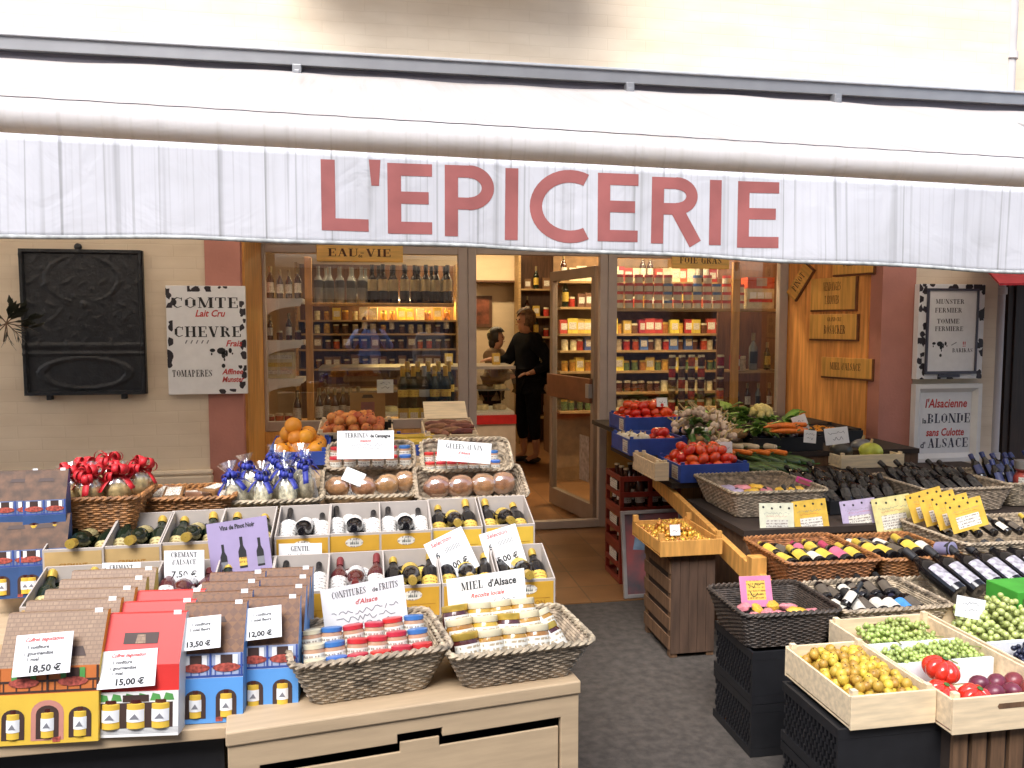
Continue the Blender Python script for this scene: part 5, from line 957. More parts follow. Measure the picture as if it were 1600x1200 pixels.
ln = [('z', '', .06, 0, .66, 2, .75), ('z', '', .05, 0, .58, 1, .6), ('z', '', .07, 0, .3, 2, .5), ('z', '', .05, 0, .2, 2, .5)]
yel = mat('saffron_packet', (.66, .42, .06), .55, .15, 25); ivory = mat('ivory_packet', (.66, .66, .50), .55, .1, 25); lil = mat('lavender_packet', (.48, .40, .56), .55, .12, 25); cre = mat('lemon_packet', (.68, .60, .26), .55, .15, 25)
sachc(1187, 1243, 789, 838, .555, ivory, 'ivory paper packet at the left end of the honey brown basket', ln, 1); sachc(1243, 1299, 784, 836, .555, yel, 'saffron yellow paper packet beside the ivory one', ln, -5)
sachc(1318, 1376, 783, 829, .56, lil, 'lavender paper packet over the second honey brown basket', ln, -6); sachc(1370, 1434, 778, 831, .56, cre, 'lemon and white paper packet beside the lavender one', ln, -8)
M3, w3, d3 = rbask(2.48, 3.25, 2.95, 3.40, .457, .16, 'large grey wicker basket of yellow packets at the right edge', wick)
for i in range(4): sachc(1446 + i * 14, 1506 + i * 14, 774 + i * 3, 818 + i * 3, .64, yel, ('rearmost', 'second', 'third', 'front')[i] + ' yellow paper packet of the row in the grey basket', ln, -14, dy=.09 - i * .03)
laid(M3, 8, (-.3, .3), .02, .13, ['white', 'black', 'yellow', 'black'], 'the large grey basket at the right edge', '', rx=-70)
# basket D of sachets, dark bottles, rear baskets
M, w_, d_ = rbask(1.73, 2.24, 3.60, 4.10, .60, .13, 'grey wicker basket of coloured sachets in front of the tomatoes', wick, fl=.05)
for i, c in enumerate(('lilac', 'yellow', 'pink', 'yellow', 'yellow', 'lilac', 'pink', 'yellow')): sach[c].put(M @ TM((-.17 + .085 * (i % 5), -.09 + .1 * (i // 5), .10), rz=rng.uniform(-60, 60), rx=rng.uniform(-20, 20), s=1.35), f'{c} sachet in the grey basket before the tomatoes', f'{c} sachets in the grey basket')
laid(M, 5, (-.18, .2), -.19, .05, ['black'], 'the grey basket before the tomatoes', '', rx=-60)
pt = Proto(B().box(-.04, .04, -.012, .012, -.015, .015).obj('pink_tag', mat('magenta', (.55, .05, .22), .5), bevel=.004), 'tag'); B().box(-.03, .03, -.0135, -.0122, -.008, .008).obj('print', redlet, pt.r); pt.put(TM(at(1256, 752, .74), ry=18, rz=-20), 'magenta tag hanging on the dark bottles')
dkcr = rcrate(2.26, 2.72, 3.62, 4.05, .60, .07, 'black crate of dark bottles beside the sachet basket', blackp, slot=False)
sb = bottle(.19, .027, bglass, mat('dark_label', (.06, .055, .05), .45, .5, 60, spec=.15), mat('pewter_cap', (.02, .018, .018), .3, .1, spec=.3), .15, .45, .4)
for i in range(7):
    for j in range(3): sb.put(dkcr[0] @ TM((-.19 + i * .062, -.12 + j * .11, .03 + j * .03), rx=-58 - 6 * j + rng.uniform(-8, 8), ry=rng.uniform(-10, 10), rz=rng.uniform(-22, 12)), 'dark bottle with pewter cap in the black crate', 'dark bottles in the black crate')
M, w_, d_ = rbask(2.74, 3.25, 3.55, 4.0, .60, .12, 'brown wicker basket of dark bottles under the white framed sign', wick)
for i in range(6):
    for j in range(2): sb.put(M @ TM((-.18 + i * .07, -.10 + j * .14, .07 + j * .03), rx=-62 + rng.uniform(-5, 5), rz=12 + rng.uniform(-10, 10)), 'dark bottle lying in the brown basket under the framed sign', 'dark bottles in the brown basket')
M, w_, d_ = rbask(3.27, 3.85, 3.6, 4.05, .60, .12, 'brown wicker basket of blue capped bottles right of the framed sign', wick)
bc = bottle(.16, .025, bglass, mat('navy_label', (.05, .06, .16), .5), mat('navy_cap', (.02, .03, .14), .35), .15, .5, .42)
for i in range(7):
    for j in range(2): bc.put(M @ TM((-.23 + i * .07, -.1 + j * .14, .08 + j * .02), rx=-40 + rng.uniform(-12, 12), rz=rng.uniform(-20, 20)), 'blue capped dark bottle in the far right basket', 'blue capped bottles')
p = at(1590, 775, .64); jb = bottle(.2, .045, mat('red_tin', (.30, .045, .03), .4, .5, 30), paper, mat('tin_top', (.3, .28, .26), .4, metal=.5), .2, .6, .8); jb.put(TM((p.x + .03, p.y, .62), s=1.05), 'red printed tin standing at the right edge')
M, w_, d_ = TM((0, 0, 0)), 0, 0
# blue tomato crates
def blue(x0, x1, y0, y1, z, h_, label):
    r = rcrate(x0, x1, y0, y1, z, h_, label, bluecart, slot=False); o = bpy.context.scene.collection.objects[-1]
    w_ = x1 - x0; b = B(); b.box(-w_ / 2 - .0012, -w_ / 2 - .0002, .04, .13, .01, h_ - .015, 0)
    for i in range(3): b.add([(-w_ / 2 - .0016, .06 + .02 * i, .02), (-w_ / 2 - .0016, .05 + .02 * i, .02), (-w_ / 2 - .0016, .06 + .02 * i, h_ * .6)], [(0, 1, 2)], 1)
    o2 = [q for q in COL.objects if q.get('label') == label][0]; b.obj('print', [paper, redlet], o2); return r
M, w_, d_ = blue(1.50, 1.86, 4.5, 4.86, .778, .10, 'blue crate of red tomatoes and white onions, middle of the three')
pile(tomato, M @ TM((.09, -.03, 0)), .17, .24, .032, .075, 2, 'red tomato in the middle blue crate', 'tomatoes in the middle crate')
for x, y in ((-.12, .06), (-.06, .1), (-.1, -.02)): 
    pass
wo = Proto(B().ball(.03, 12, sq=(1, 1, .9)).obj('onion', mat('white_onion', (.70, .64, .50), .45, .15, 20), smooth=True), 'onion'); B().tube([(0, 0, .024), (.004, 0, .045)], [.007, .002], 6).obj('stem', mat('straw', (.5, .38, .18), .8), wo.r)
for i in range(8): wo.put(M @ TM((-.15 + .055 * (i % 3), -.06 + .07 * (i // 3), .085), rx=rng.uniform(-50, 50)), 'white onion left of the tomatoes in the middle blue crate', 'white onions')
M, w_, d_ = blue(1.63, 2.05, 4.98, 5.34, .848, .10, 'blue crate of red tomatoes against the window, rear of the three')
pile(tomato, M, w_ - .03, .3, .032, .08, 3, 'red tomato in the rear blue crate', 'tomatoes in the rear crate'); 
card(M @ TM((.07, -.1, .16), rx=-10), .075, .06, [('z', '', .35, 0, .35, 2, .6)], 'small white price card on the rear tomatoes')
M, w_, d_ = blue(1.66, 2.06, 4.10, 4.46, .688, .10, 'blue crate of heaped red tomatoes, front of the three')
pile(tomato, M, w_ - .03, .3, .032, .075, 3, 'red tomato in the front blue crate', 'tomatoes in the front crate'); 
card(M @ TM((.15, .02, .12), rx=-10, rz=-8), .085, .07, [('z', '', .3, 0, .4, 2, .6)], 'white price card at the right of the front tomatoes')
M, w_, d_ = rcrate(1.52, 1.60, 4.12, 4.5, .70, .10, 'narrow pale wooden crate end left of the front tomatoes', slot=False)
# vegetables
garlic = Proto(B().ball(.026, 12, sq=(1, 1, .85), fn=lambda p: 1 + .08 * math.cos(6 * math.atan2(p.y, p.x)) * (1 - abs(p.z))).obj('garlic_bulb', mat('garlic_skin', (.66, .52, .40), .5, .15, 30, rand=.1), smooth=True), 'garlic'); B().tube([(0, 0, .018), (.006, 0, .05), (.012, .004, .075)], [.007, .004, .005], 6).obj('stalk', MATS['straw'] if 'straw' in MATS else paper, garlic.r)
def heap(proto, cx, cy, z, n, rx_, ry_, hgt, label, group, tilt=60, s0=1):
    for i in range(n):
        a, q = rng.uniform(0, 6.28), math.sqrt(rng.uniform(0, 1)); proto.put(TM((cx + rx_ * q * math.cos(a), cy + ry_ * q * math.sin(a), z + hgt * (1 - q * q) * rng.uniform(.6, 1)), rx=rng.uniform(-tilt, tilt), ry=rng.uniform(-tilt, tilt), rz=rng.uniform(0, 360), s=s0 * rng.uniform(.85, 1.15)), label, group)
p = at(1092, 668, .90); heap(garlic, p.x + .02, p.y, .88, 40, .2, .2, .16, 'garlic bulb in the pale heap by the right window', 'garlic bulbs'); p = at(1130, 690, .83); heap(garlic, p.x, p.y - .05, .83, 12, .12, .12, .07, 'garlic bulb lying in front of the big garlic heap', 'front garlic bulbs')
leafm = mat('leek_green', (.07, .17, .03), .5, .35, 12, rand=.25)
def leafclump(n, L_, wd, seed):
    rr = random.Random(seed); b = B()
    for i in range(n):
        a = rr.uniform(-.9, .9); d = V((math.sin(a), -math.cos(a) * .4, rr.uniform(.0, .5))); s_ = d.cross(V((0, 0, 1))).normalized() * wd * rr.uniform(.6, 1.2); pts = []
        o_ = V((rr.uniform(-.03, .03), rr.uniform(-.03, .03), 0))
        for k in range(6): t = k / 5; c = o_ + d * L_ * t + V((0, 0, -.25 * L_ * t * t)); ww = math.sin(math.pi * min(1, t * .9 + .1)) ; pts += [c - s_ * ww + V((0, 0, .006 * math.sin(k * 2))), c + V((0, 0, -.006)), c + s_ * ww]
        b.add(pts, [(k * 3 + j, k * 3 + j + 1, k * 3 + j + 4, k * 3 + j + 3) for k in range(5) for j in (0, 1)])
    return b
def veg(px, py, z, b, m, nm, label, cat, rz=0, s=1, sub=None):
    p = at(px, py, z); o = b.obj(nm, m, None, TM((p.x, p.y, z), rz=rz, s=s), smooth=True, solid=.0015); tag(o, label, cat)
    if sub: sub[0].obj(sub[1], sub[2], o, smooth=True)
    return o
lk = B(); [lk.tube([(.0, i * .03, .0), (.12, i * .03 + .01, .02)], .012, 8) for i in range(-1, 2)]
veg(1062, 652, .93, leafclump(10, .26, .022, 1), leafm, 'leek_bunch', 'green leek leaves left of the garlic heap', 'leeks', 60, 1.1, (lk, 'white_stalk', paper)); veg(1085, 678, .90, leafclump(8, .22, .03, 8), leafm, 'leek_bunch', 'broad green leek leaves under the garlic heap', 'leeks', 40, 1, (lk, 'white_stalk', paper))
for i, (px, py, rz, t) in enumerate(((1150, 668, -30, 'green salad leaves right of the garlic heap'), (1165, 645, 20, 'green leaves behind the salad by the window'), (1185, 672, 10, 'green leaves in front of the cauliflower'), (1230, 655, 60, 'green leaves at the right of the cauliflower'), (1140, 640, 120, 'thin green leaves by the garlic at the window'))): veg(px, py, .90, leafclump(18, .24, .028, 20 + i), mat('salad_green', (.17, .32, .05), .5, .45, 14, rand=.2), 'leafy_greens', t, 'greens', rz, 1.05, (leafclump(5, .12, .008, 40 + i), 'rib', mat('pale_rib', (.42, .5, .2), .5)))
cf = B(); rr = random.Random(6)
for i in range(46): a, q = rr.uniform(0, 6.28), rr.uniform(0, 1); th = math.acos(1 - q); cf.ball(.021 * rr.uniform(.8, 1.2), 7, M=TM((.062 * math.sin(th) * math.cos(a), .062 * math.sin(th) * math.sin(a), .055 * math.cos(th))))
p = at(1190, 652, .93); o = cf.obj('cauliflower', mat('cauliflower_cream', (.74, .63, .24), .7, .15, 40, .3, 200), None, TM((p.x, p.y, .95)), smooth=True); tag(o, 'cream cauliflower in green leaves by the right window', 'cauliflower'); leafclump(12, .13, .03, 77).obj('leaves', MATS['salad_green'], o, TM((0, -.02, -.03), rz=30), smooth=True, solid=.001)
def root(L_, r, m, nm, cat):
    o = B().tube([(0, -L_ / 2, 0), (0, -L_ * .45, 0), (0, -L_ * .1, .002), (0, L_ * .3, .001), (0, L_ / 2, -.002)], [r * .4, r * .95, r, r * .6, .002], 10).obj(nm, m, smooth=True); b = B()
    for k in range(4): b.tube([(0, -L_ / 2, 0), (.006 * (k - 1.5), -L_ * .62, .01)], .0025, 4)
    b.obj('leaf_stub', leafm, o); return Proto(o, cat)
car = root(.17, .016, mat('carrot_skin', (.72, .17, .015), .45, .12, 20, stretch=(1, 6, 1)), 'carrot', 'carrot'); par = root(.19, .02, mat('parsnip_skin', (.68, .56, .38), .6, .15, 20), 'parsnip', 'parsnip'); zuc = root(.24, .024, mat('courgette_skin', (.07, .13, .035), .3, .5, 8, stretch=(8, 1, 8)), 'courgette', 'courgette')
for i in range(10): p = at(1225 + rng.uniform(-16, 26), 668 + rng.uniform(-7, 3), .93); car.put(TM((p.x, p.y, .905 + .012 * (i % 4)), rz=rng.uniform(50, 110)), 'orange carrot in the heap before the wood panel', 'carrots')
for i in range(10): p = at(1130 + i * 9, 706 - (i % 3) * 6, .80); (par if i % 3 else car).put(TM((p.x, p.y, .80 + .012 * (i % 3)), rz=35 + rng.uniform(-12, 12)), 'cream parsnip in the row above the courgettes' if i % 3 else 'orange carrot among the parsnips', 'parsnips' if i % 3 else 'carrots among parsnips')
for i in range(8): p = at(1168 + i * 11, 738 - (i % 2) * 8, .71); zuc.put(TM((p.x, p.y + .03, .735 + .02 * (i % 2)), rz=38 + rng.uniform(-8, 8), rx=8), 'dark green courgette behind the sachet basket', 'courgettes')
bun = Proto(B().ball(.05, 14, sq=(1.3, 1, .7), fn=lambda p: 1 + .07 * math.sin(p.x * 8) * math.sin(p.y * 9)).obj('celeriac', mat('celeriac_skin', (.40, .24, .10), .8, .3, 30), smooth=True), 'celeriac'); B().tube([(0, 0, .02), (.0, .0, .05)], .008, 5).obj('stem', leafm, bun.r); p = at(1152, 682, .86); bun.put(TM((p.x, p.y, .875)), 'brown celeriac root between garlic and parsnips')
M, w_, d_ = rcrate(2.28, 2.75, 4.5, 4.95, .778, .085, 'black plastic crate of aubergines before the wood panel', blackp, slot=False)
aub = Proto(B().tube([(0, -.09, 0), (0, -.07, 0), (0, -.02, 0), (0, .05, 0), (0, .08, 0)], [.012, .032, .036, .024, .01], 12).obj('aubergine', mat('aubergine_skin', (.018, .008, .022), .12, .2, coat=.5), smooth=True), 'aubergine'); B().lathe([(.013, .07), (.016, .08), (.004, .10)], 6).obj('calyx', leafm, aub.r, MX.Rotation(RD(-90), 4, 'X'))
for i in range(8): aub.put(M @ TM((-.17 + .11 * (i % 4), -.1 + .17 * (i // 4), .08), rz=rng.uniform(-50, 50)), 'dark aubergine in the black crate before the wood panel', 'aubergines')
M, w_, d_ = rcrate(2.78, 3.2, 4.35, 4.75, .688, .08, 'pale wooden crate of dark squashes below the pink pillar', None, slot=False)
sq = {c: Proto(B().ball(.07, 22, sq=(1, 1, .75), fn=lambda p: 1 + .06 * math.cos(8 * math.atan2(p.y, p.x)) * (1 - abs(p.z))).obj('squash', mat('squash_' + c, col, .4, .3, 14), smooth=True), 'squash') for c, col in (('dark', (.035, .035, .03)), ('yellow', (.45, .50, .06)), ('grey', (.16, .17, .20)))}
for c in sq: B().tube([(0, 0, .045), (.01, 0, .075)], [.01, .007], 6).obj('stem', MATS['straw'], sq[c].r)
for c, x, y, t in (('dark', -.12, -.05, 'dark ribbed squash in the pale crate'), ('yellow', .05, -.1, 'yellow green squash in the pale crate'), ('grey', .10, .06, 'grey squash behind the yellow one')): sq[c].put(M @ TM((x, y, .085)), t)
for px0, px1, py0, py1, roll, t in ((1245, 1268, 648, 678, -18, 'small price card stuck in the carrots'), (1290, 1328, 668, 694, -6, 'white price card on the aubergine crate'), (1255, 1275, 672, 692, 6, 'small white price card below the carrots')):
    sgn(px0, px1, py0, py1, .87, 8, [('z', '', .18, 0, .6, 2, .7), ('z', '', .22, 0, .25, 2, .5)], t, roll)
M, w_, d_ = rcrate(2.80, 3.22, 4.80, 5.18, .778, .075, 'black tray of small oranges beside the carrots', blackp, slot=False)
pile(orange, M, w_ - .06, .30, .037, .04, 1, 'orange in the black tray beside the carrots', 'oranges in the black tray')
red_on = Proto(B().ball(.03, 12, sq=(1, 1, .9)).obj('onion', mat('red_onion', (.25, .03, .07), .35, .3, 20, coat=.2, rand=.2), smooth=True), 'onion'); B().tube([(0, 0, .024), (.004, 0, .045)], [.007, .002], 6).obj('stem', MATS['straw'], red_on.r)
p = at(1112, 672, .84); heap(red_on, p.x + .06, p.y, .80, 9, .09, .1, .05, 'red onion between the garlic and the parsnips', 'red onions')
pot_ = Proto(B().ball(.032, 12, sq=(1.25, 1, .85), fn=lambda p: 1 + .05 * math.sin(p.x * 7 + p.y * 5)).obj('potato', mat('potato_skin', (.36, .22, .10), .8, .25, 30, .2, 120, rand=.2), smooth=True), 'potato'); B().ball(.003, 5).obj('eye', darkwood, pot_.r, TM((.01, -.026, .012)))
heap(pot_, 2.12, 4.78, .79, 22, .13, .14, .09, 'brown potato in the heap behind the parsnips', 'potatoes')
for i, (x, y, rz) in enumerate(((2.30, 5.2, 20), (2.55, 5.15, -30), (2.75, 5.3, 70), (2.45, 5.4, 130), (2.2, 5.1, 200))):
    o = leafclump(16, .2, .03, 60 + i).obj('lettuce', MATS['salad_green'], None, TM((x, y, .90), rz=rz), smooth=True, solid=.001); tag(o, ('green lettuce leaves left of the carrots', 'green lettuce leaves behind the carrots', 'green lettuce leaves near the wood panel', 'green lettuce against the right window', 'green lettuce leaves beside the garlic')[i], 'lettuce'); leafclump(5, .12, .008, 80 + i).obj('rib', MATS['pale_rib'], o, smooth=True, solid=.001)
# mirabelle-brown nut crate on the wooden stand
sd_ = empty('slatted_stand', TM((1.46, 3.445, .003)), 'dark wooden slatted stand under the nut crate beside the doorway', 'stand')
for x in (-.105, .075): 
    for y in (0, .31): B().box(x, x + .035, y, y + .035, 0, .49).obj('leg', darkwood, sd_)
for i in range(5): B().box(-.112, -.1055, .0, .345, .04 + i * .09, .10 + i * .09).obj('slat', darkwood, sd_); B().box(-.104 + i * .043, -.063 + i * .043, -.0065, -.0005, .02, .485).obj('slat', mat('old_board', (.075, .042, .026), .75, .25, 6, stretch=(8, 8, 1)), sd_)
B().box(-.1, .1, .005, .34, .02, .485).obj('box_body', mat('deep_brown', (0, 0, 0)), sd_)
M, w_, d_ = rcrate(1.285, 1.585, 3.40, 3.80, .497, .072, 'pale wooden crate of golden nuts on the slatted stand', orangewood, slot=False)
for sx in (-1, 1):
    for y in (-.19, .17): B().box(sx * .14 - .012, sx * .14 + .012, y, y + .02, .0725, .105).obj('corner_post', orangewood, [q for q in COL.objects if q.get('label', '').startswith('pale wooden crate of golden nuts')][0], TM((0, .2, 0)))
nut = Proto(B().ball(.0135, 8, sq=(1, 1, .9)).obj('chocolate', mat('gold_wrapper', (.60, .30, .05), .3, .4, 60, metal=.4, rand=.35), smooth=True), 'sweet'); B().ball(.004, 5).obj('twist', gold, nut.r, TM((0, 0, .0135)))
pile(nut, M, w_ - .03, d_ - .03, .0138, .05, 1, 'gold wrapped sweet in the crate on the slatted stand', 'gold sweets'); pile(nut, M @ TM((0, .02, 0)), .16, .2, .0138, .068, 2, 'gold wrapped sweet in the crate on the slatted stand', 'gold sweets')
card(M @ TM((-.04, -.1, .07), rx=-12), .05, .05, [('z', '', .3, 0, .35, 2, .5)], 'small white card among the gold wrapped sweets')
# red beer crates and framed poster
beer = bottle(.24, .033, brglass, paper, mat('crown_cap', (.55, .45, .3), .4, metal=.4), .15, .42, .4, cz=.965)
rc_m = mat('red_plastic', (.20, .022, .012), .45, .12, 10)
def beercrate(M, label):
    b = B(); w_, d_, h_ = .38, .30, .215
    for z0, z1 in ((0, .03), (.09, .12), (.185, .215)): b.box(-w_ / 2, w_ / 2, 0, .012, z0, z1); b.box(-w_ / 2, w_ / 2, d_ - .012, d_, z0, z1); b.box(-w_ / 2, -w_ / 2 + .012, .0125, d_ - .0125, z0, z1); b.box(w_ / 2 - .012, w_ / 2, .0125, d_ - .0125, z0, z1)
    for x in (-w_ / 2, -.012, w_ / 2 - .024): 
        for y in (.0005, d_ - .0235): b.box(x + .0005, x + .0235, y, y + .023, .0305, .0895); b.box(x + .0005, x + .0235, y, y + .023, .1205, .1845)
    b.box(-w_ / 2 + .012, w_ / 2 - .012, .012, d_ - .012, .004, .012); o = b.obj('beer_crate', rc_m, None, M); tag(o, label, 'beer crate'); B().box(-w_ / 2 - .002, -w_ / 2 - .0003, .06, .2, .125, .18).obj('emblem', paper, o); return o
q = at(962, 905, 0)
for i in range(3):
    M = TM((1.635, 4.50, .006 + i * .2165)); beercrate(M, ('red beer crate at the bottom of the stack by the door', 'red beer crate in the middle of the stack by the door', 'red beer crate on top of the stack by the door')[i])
    for x in range(4):
        for y in range(2 if i < 2 else 3): beer.put(M @ TM((-.135 + x * .085, .06 + y * .09, .014), s=1 if i == 2 else .8), ('brown beer bottle in the bottom red crate', 'brown beer bottle in the middle red crate', 'brown beer bottle in the top red crate')[i], f'beer bottles in crate level {("low", "middle", "top")[i]}')
p0, p1 = at(962, 922, 0), at(1050, 918, 0); w_ = .33; ps = B().box(-w_ / 2, w_ / 2, 0, .006, 0, .47).obj('framed_poster', mat('poster_print', (.22, .24, .28), .3, .6, 6, col2=(.40, .10, .10)), None, TM((1.58, 4.26, .006), rx=-9, rz=2)); tag(ps, 'grey framed poster leaning against the red beer crates', 'poster')
b = B(); b.box(-w_ / 2 - .02, -w_ / 2, -.012, .012, -.0, .49); b.box(w_ / 2, w_ / 2 + .02, -.012, .012, -.0, .49); b.box(-w_ / 2, w_ / 2, -.012, .012, .47, .4895); b.box(-w_ / 2, w_ / 2, -.012, .012, -.0, .02); b.obj('frame', mat('silver_frame', (.42, .40, .40), .4, .1, metal=.4), ps, bevel=.002)
b = B(); b.add([(x, -.0015, z) for x, z in ((-.12, .27), (.1, .25), (.12, .34), (0, .39), (-.1, .36))], [(0, 1, 2, 3, 4)], 0); b.add([(x, -.0018, z) for x, z in ((-.02, .1), (.1, .1), (.1, .22), (-.02, .22))], [(0, 1, 2, 3)], 1); b.obj('print', [mat('poster_blue', (.18, .26, .36), .4, .3), paper], ps)
# ================================================================== INSIDE THE SHOP
def lamp(M, label, w_=1.2, e=30, col=(1, .74, .42), d_=.08):
    o = empty('ceiling_lamp', M, label, 'lamp'); B().box(-w_ / 2 - .02, w_ / 2 + .02, -d_ / 2 - .01, d_ / 2 + .01, -.03, 0).obj('housing', whitepaint, o)
    B().box(-w_ / 2, w_ / 2, -d_ / 2, d_ / 2, -.045, -.031).obj('diffuser', mat('warm_tube', (1, .8, .5), .5, 0, emit=6), o)
    l = bpy.data.lights.new('tube', 'AREA'); l.shape = 'RECTANGLE'; l.size = w_; l.size_y = d_; l.energy = e; l.color = col; lo = bpy.data.objects.new('tube', l); COL.objects.link(lo); lo.parent = o; lo.location = (0, 0, -.05)
lamp(TM((1.3, 9.75, 2.755)), 'warm tube lamp on the shop ceiling near the back wall', 1.4, 15); lamp(TM((2.4, 6.85, 2.755)), 'warm tube lamp on the shop ceiling over the right shelves', 1.2, 22)
shelfm = mat('shelf_wood', (.36, .23, .10), .5, .25, 5, .04, 30, stretch=(1, 8, 8)); brown = mat('brown_cabinet', (.13, .06, .03), .5, .25, 6, stretch=(8, 8, 1))
gd = {}
for c, col, lid, sh in (('amber', (.42, .20, .04), gold, 0), ('brown', (.12, .05, .03), capwh, 0), ('red', (.40, .05, .03), capwh, 0), ('pale', (.60, .52, .34), capwh, 0), ('green', (.10, .14, .05), gold, 0)):
    gd['jar ' + c] = Proto(B().lathe([(.001, 0), (.036, 0), (.038, .085), (.033, .09), (.035, .091), (.035, .112), (.001, .113)], 10, mis=[0, 0, 0, 0, 1, 1]).obj('preserve_jar', [mat('contents_' + c, col, .2, .3, 30, rand=.3), lid], smooth=True), 'jar')
for c, col in (('yellow', (.62, .46, .08)), ('cream', (.62, .55, .40)), ('red', (.42, .05, .04)), ('brown', (.17, .08, .04)), ('blue', (.06, .13, .34))):
    b = B().box(-.05, .05, -.03, .03, 0, .15, 0); b.box(-.036, .036, -.0312, -.0302, .04, .11, 1); gd['box ' + c] = Proto(b.obj('carton', [mat('carton_' + c, col, .5, .2, 30, rand=.25), paper], bevel=.003), 'carton')
for c, m_, l_ in (('green', gglass, ypaper), ('brown', brglass, paper), ('clear', mat('clear_spirit', (.20, .21, .20), .08, .2, coat=.6), black)):
    gd['bottle ' + c] = bottle(.30, .036, m_, l_, mat('cap_' + c, (.25, .2, .1), .3, .3, metal=.3), .18, .5, .36, n=10)
def row(p0, p1, kinds, n, desc, grp, s=1, jit=.01):
    a, c = V(p0), V(p1)
    for i in range(n):
        k = kinds[rng.randrange(len(kinds))]; q = a.lerp(c, (i + .5) / n); gd[k].put(TM((q.x + rng.uniform(-jit, jit), q.y + rng.uniform(-jit, jit), q.z + .0008), rz=rng.uniform(-12, 12), s=s * rng.uniform(.92, 1.08)), f"{k.split()[1]} {gd[k].r.name.split('.')[0].replace('_', ' ')} {desc}", f'{k} {grp}')
def shelving(x0, x1, y, d_, zs, h_, label, m=shelfm, posts=True, back=True):
    o = empty('shelf_unit', TM((x0, y, 0)), label, 'shelves')
    for z in zs: B().box(0, x1 - x0, 0, d_, z - .022, z).obj('shelf', m, o)
    if posts:
        for x in (-.03, x1 - x0): B().box(x, x + .03, -.005, d_, .005, h_).obj('upright', m, o)
    if back: B().box(0, x1 - x0, d_ + .001, d_ + .012, .005, h_).obj('back_panel', brown, o)
    return o
# back wall shelving seen through the left window: lit honey shelf
yb = 9.9
def zz(px, py, y): return aty(px, py, y).z
xa, xb = aty(585, 500, yb).x, aty(700, 500, yb).x
lit = shelving(xa - .9, xb + .1, yb, .3, [zz(640, q, yb) for q in (500, 521, 545, 575)] , 2.3, 'lit wooden wall shelves of yellow jars behind the left window', shelfm)
lamp(TM(((xa + xb) / 2, yb + .12, zz(640, 474, yb) + .08)), 'warm tube lamp under the top of the lit shelves', 1.0, 13, (1, .66, .2), .05)
for q, ks, t in ((500, ['jar amber', 'box yellow', 'jar pale', 'box cream'], 'on the lit shelf, top row'), (521, ['jar amber', 'jar brown', 'bottle brown', 'jar pale'], 'on the lit shelf, second row'), (545, ['jar brown', 'box brown', 'jar red'], 'on the lit shelf, third row'), (575, ['box brown', 'jar brown'], 'on the lit shelf, lowest row')):
    z = zz(640, q, yb); row((xa - .85, yb + .13, z), (xb + .05, yb + .13, z), ks, 16, t, t)
# shelving behind the doorway and the right window
yc = 10.2; xc0, xc1 = aty(772, 500, yc).x, aty(1100, 500, yc).x
zs = [zz(830, q, yc) for q in (451, 494, 526, 568, 610, 652)]
shelving(xc0 + .35, xc1, yc, .32, zs, 2.5, 'tall brown wall shelves of groceries behind the doorway', shelfm)
for i, z in enumerate(zs): row((xc0 + .4, yc + .14, z), (xc0 + 2.0, yc + .14, z), ['box yellow', 'bottle green', 'jar amber', 'box brown', 'bottle brown', 'jar red', 'box cream', 'bottle green'], 13, 'on the wall shelves behind the doorway, ' + ('top', 'second', 'third', 'fourth', 'fifth', 'lowest')[i] + ' row', f'wall shelves {("top", "second", "third", "fourth", "fifth", "lowest")[i]} row', .95)
cbx = aty(775, 425, 10.5); cb = B().box(-.28, .28, 0, .25, 0, .34).obj('wall_cabinet', cream, None, TM((cbx.x, 10.5, zz(775, 438, 10.5)))); tag(cb, 'cream wall cabinet above the counter', 'cabinet'); B().box(-.3, .3, -.02, .25, -.025, -.001).obj('ledge', brown, cb)
pf = aty(752, 511, 10.6); pp = B().box(-.17, .17, -.02, .0, 0, .42).obj('framed_picture', brown, None, TM((pf.x, 10.78, pf.z))); tag(pp, 'dark framed picture on the cream back wall', 'picture'); B().box(-.13, .13, -.024, -.0205, .04, .38).obj('canvas', mat('warm_painting', (.20, .06, .03), .5, .6, 8), pp)
# cheese counter
yk = 8.0; k0, k1 = aty(690, 600, yk).x, aty(806, 600, yk).x
ct = empty('cheese_counter', TM((k0 - 1.2, yk, .006)), 'glazed white cheese counter with red band inside the doorway', 'counter'); cw_ = k1 - k0 + 1.2
zr0, zr1 = zz(770, 664, yk), zz(770, 650, yk); zt = zz(770, 578, yk)
B().box(0, cw_, .02, .7, 0, zr0).obj('base', mat('counter_white', (.50, .44, .38), .4, .08), ct); B().box(-.005, cw_ + .005, 0, .7, zr0 + .001, zr1).obj('band', mat('counter_red', (.42, .02, .02), .35), ct)
B().box(.01, cw_ - .01, .03, .68, zr1 + .001, zr1 + .03).obj('deck', whitepaint, ct); B().box(0, cw_, .012, .018, zr1 + .001, zt).obj('pane', glass, ct); B().box(0, cw_, .012, .7, zt + .001, zt + .03).obj('top', mat('steel', (.45, .43, .4), .3, metal=.7), ct)
B().box(.02, cw_ - .02, .2, .6, (zr1 + zt) / 2, (zr1 + zt) / 2 + .012).obj('glass_shelf', mat('steel', (0, 0, 0)), ct)
chz = Proto(B().lathe([(.001, 0), (.07, 0), (.075, .02), (.07, .05), (.001, .052)], 14).obj('cheese', mat('cheese_rind', (.58, .46, .28), .6, .3, 20, rand=.3), smooth=True), 'cheese'); B().lathe([(.03, .053), (.001, .054)], 8).obj('label', paper, chz.r)
for i in range(7):
    for z in (zr1 + .032, (zr1 + zt) / 2 + .014): chz.put(TM((k1 - .12 - i * .19, yk + .3, z + .006), s=rng.uniform(.8, 1.1)), 'round cheese in the glazed counter', 'cheeses in the counter')
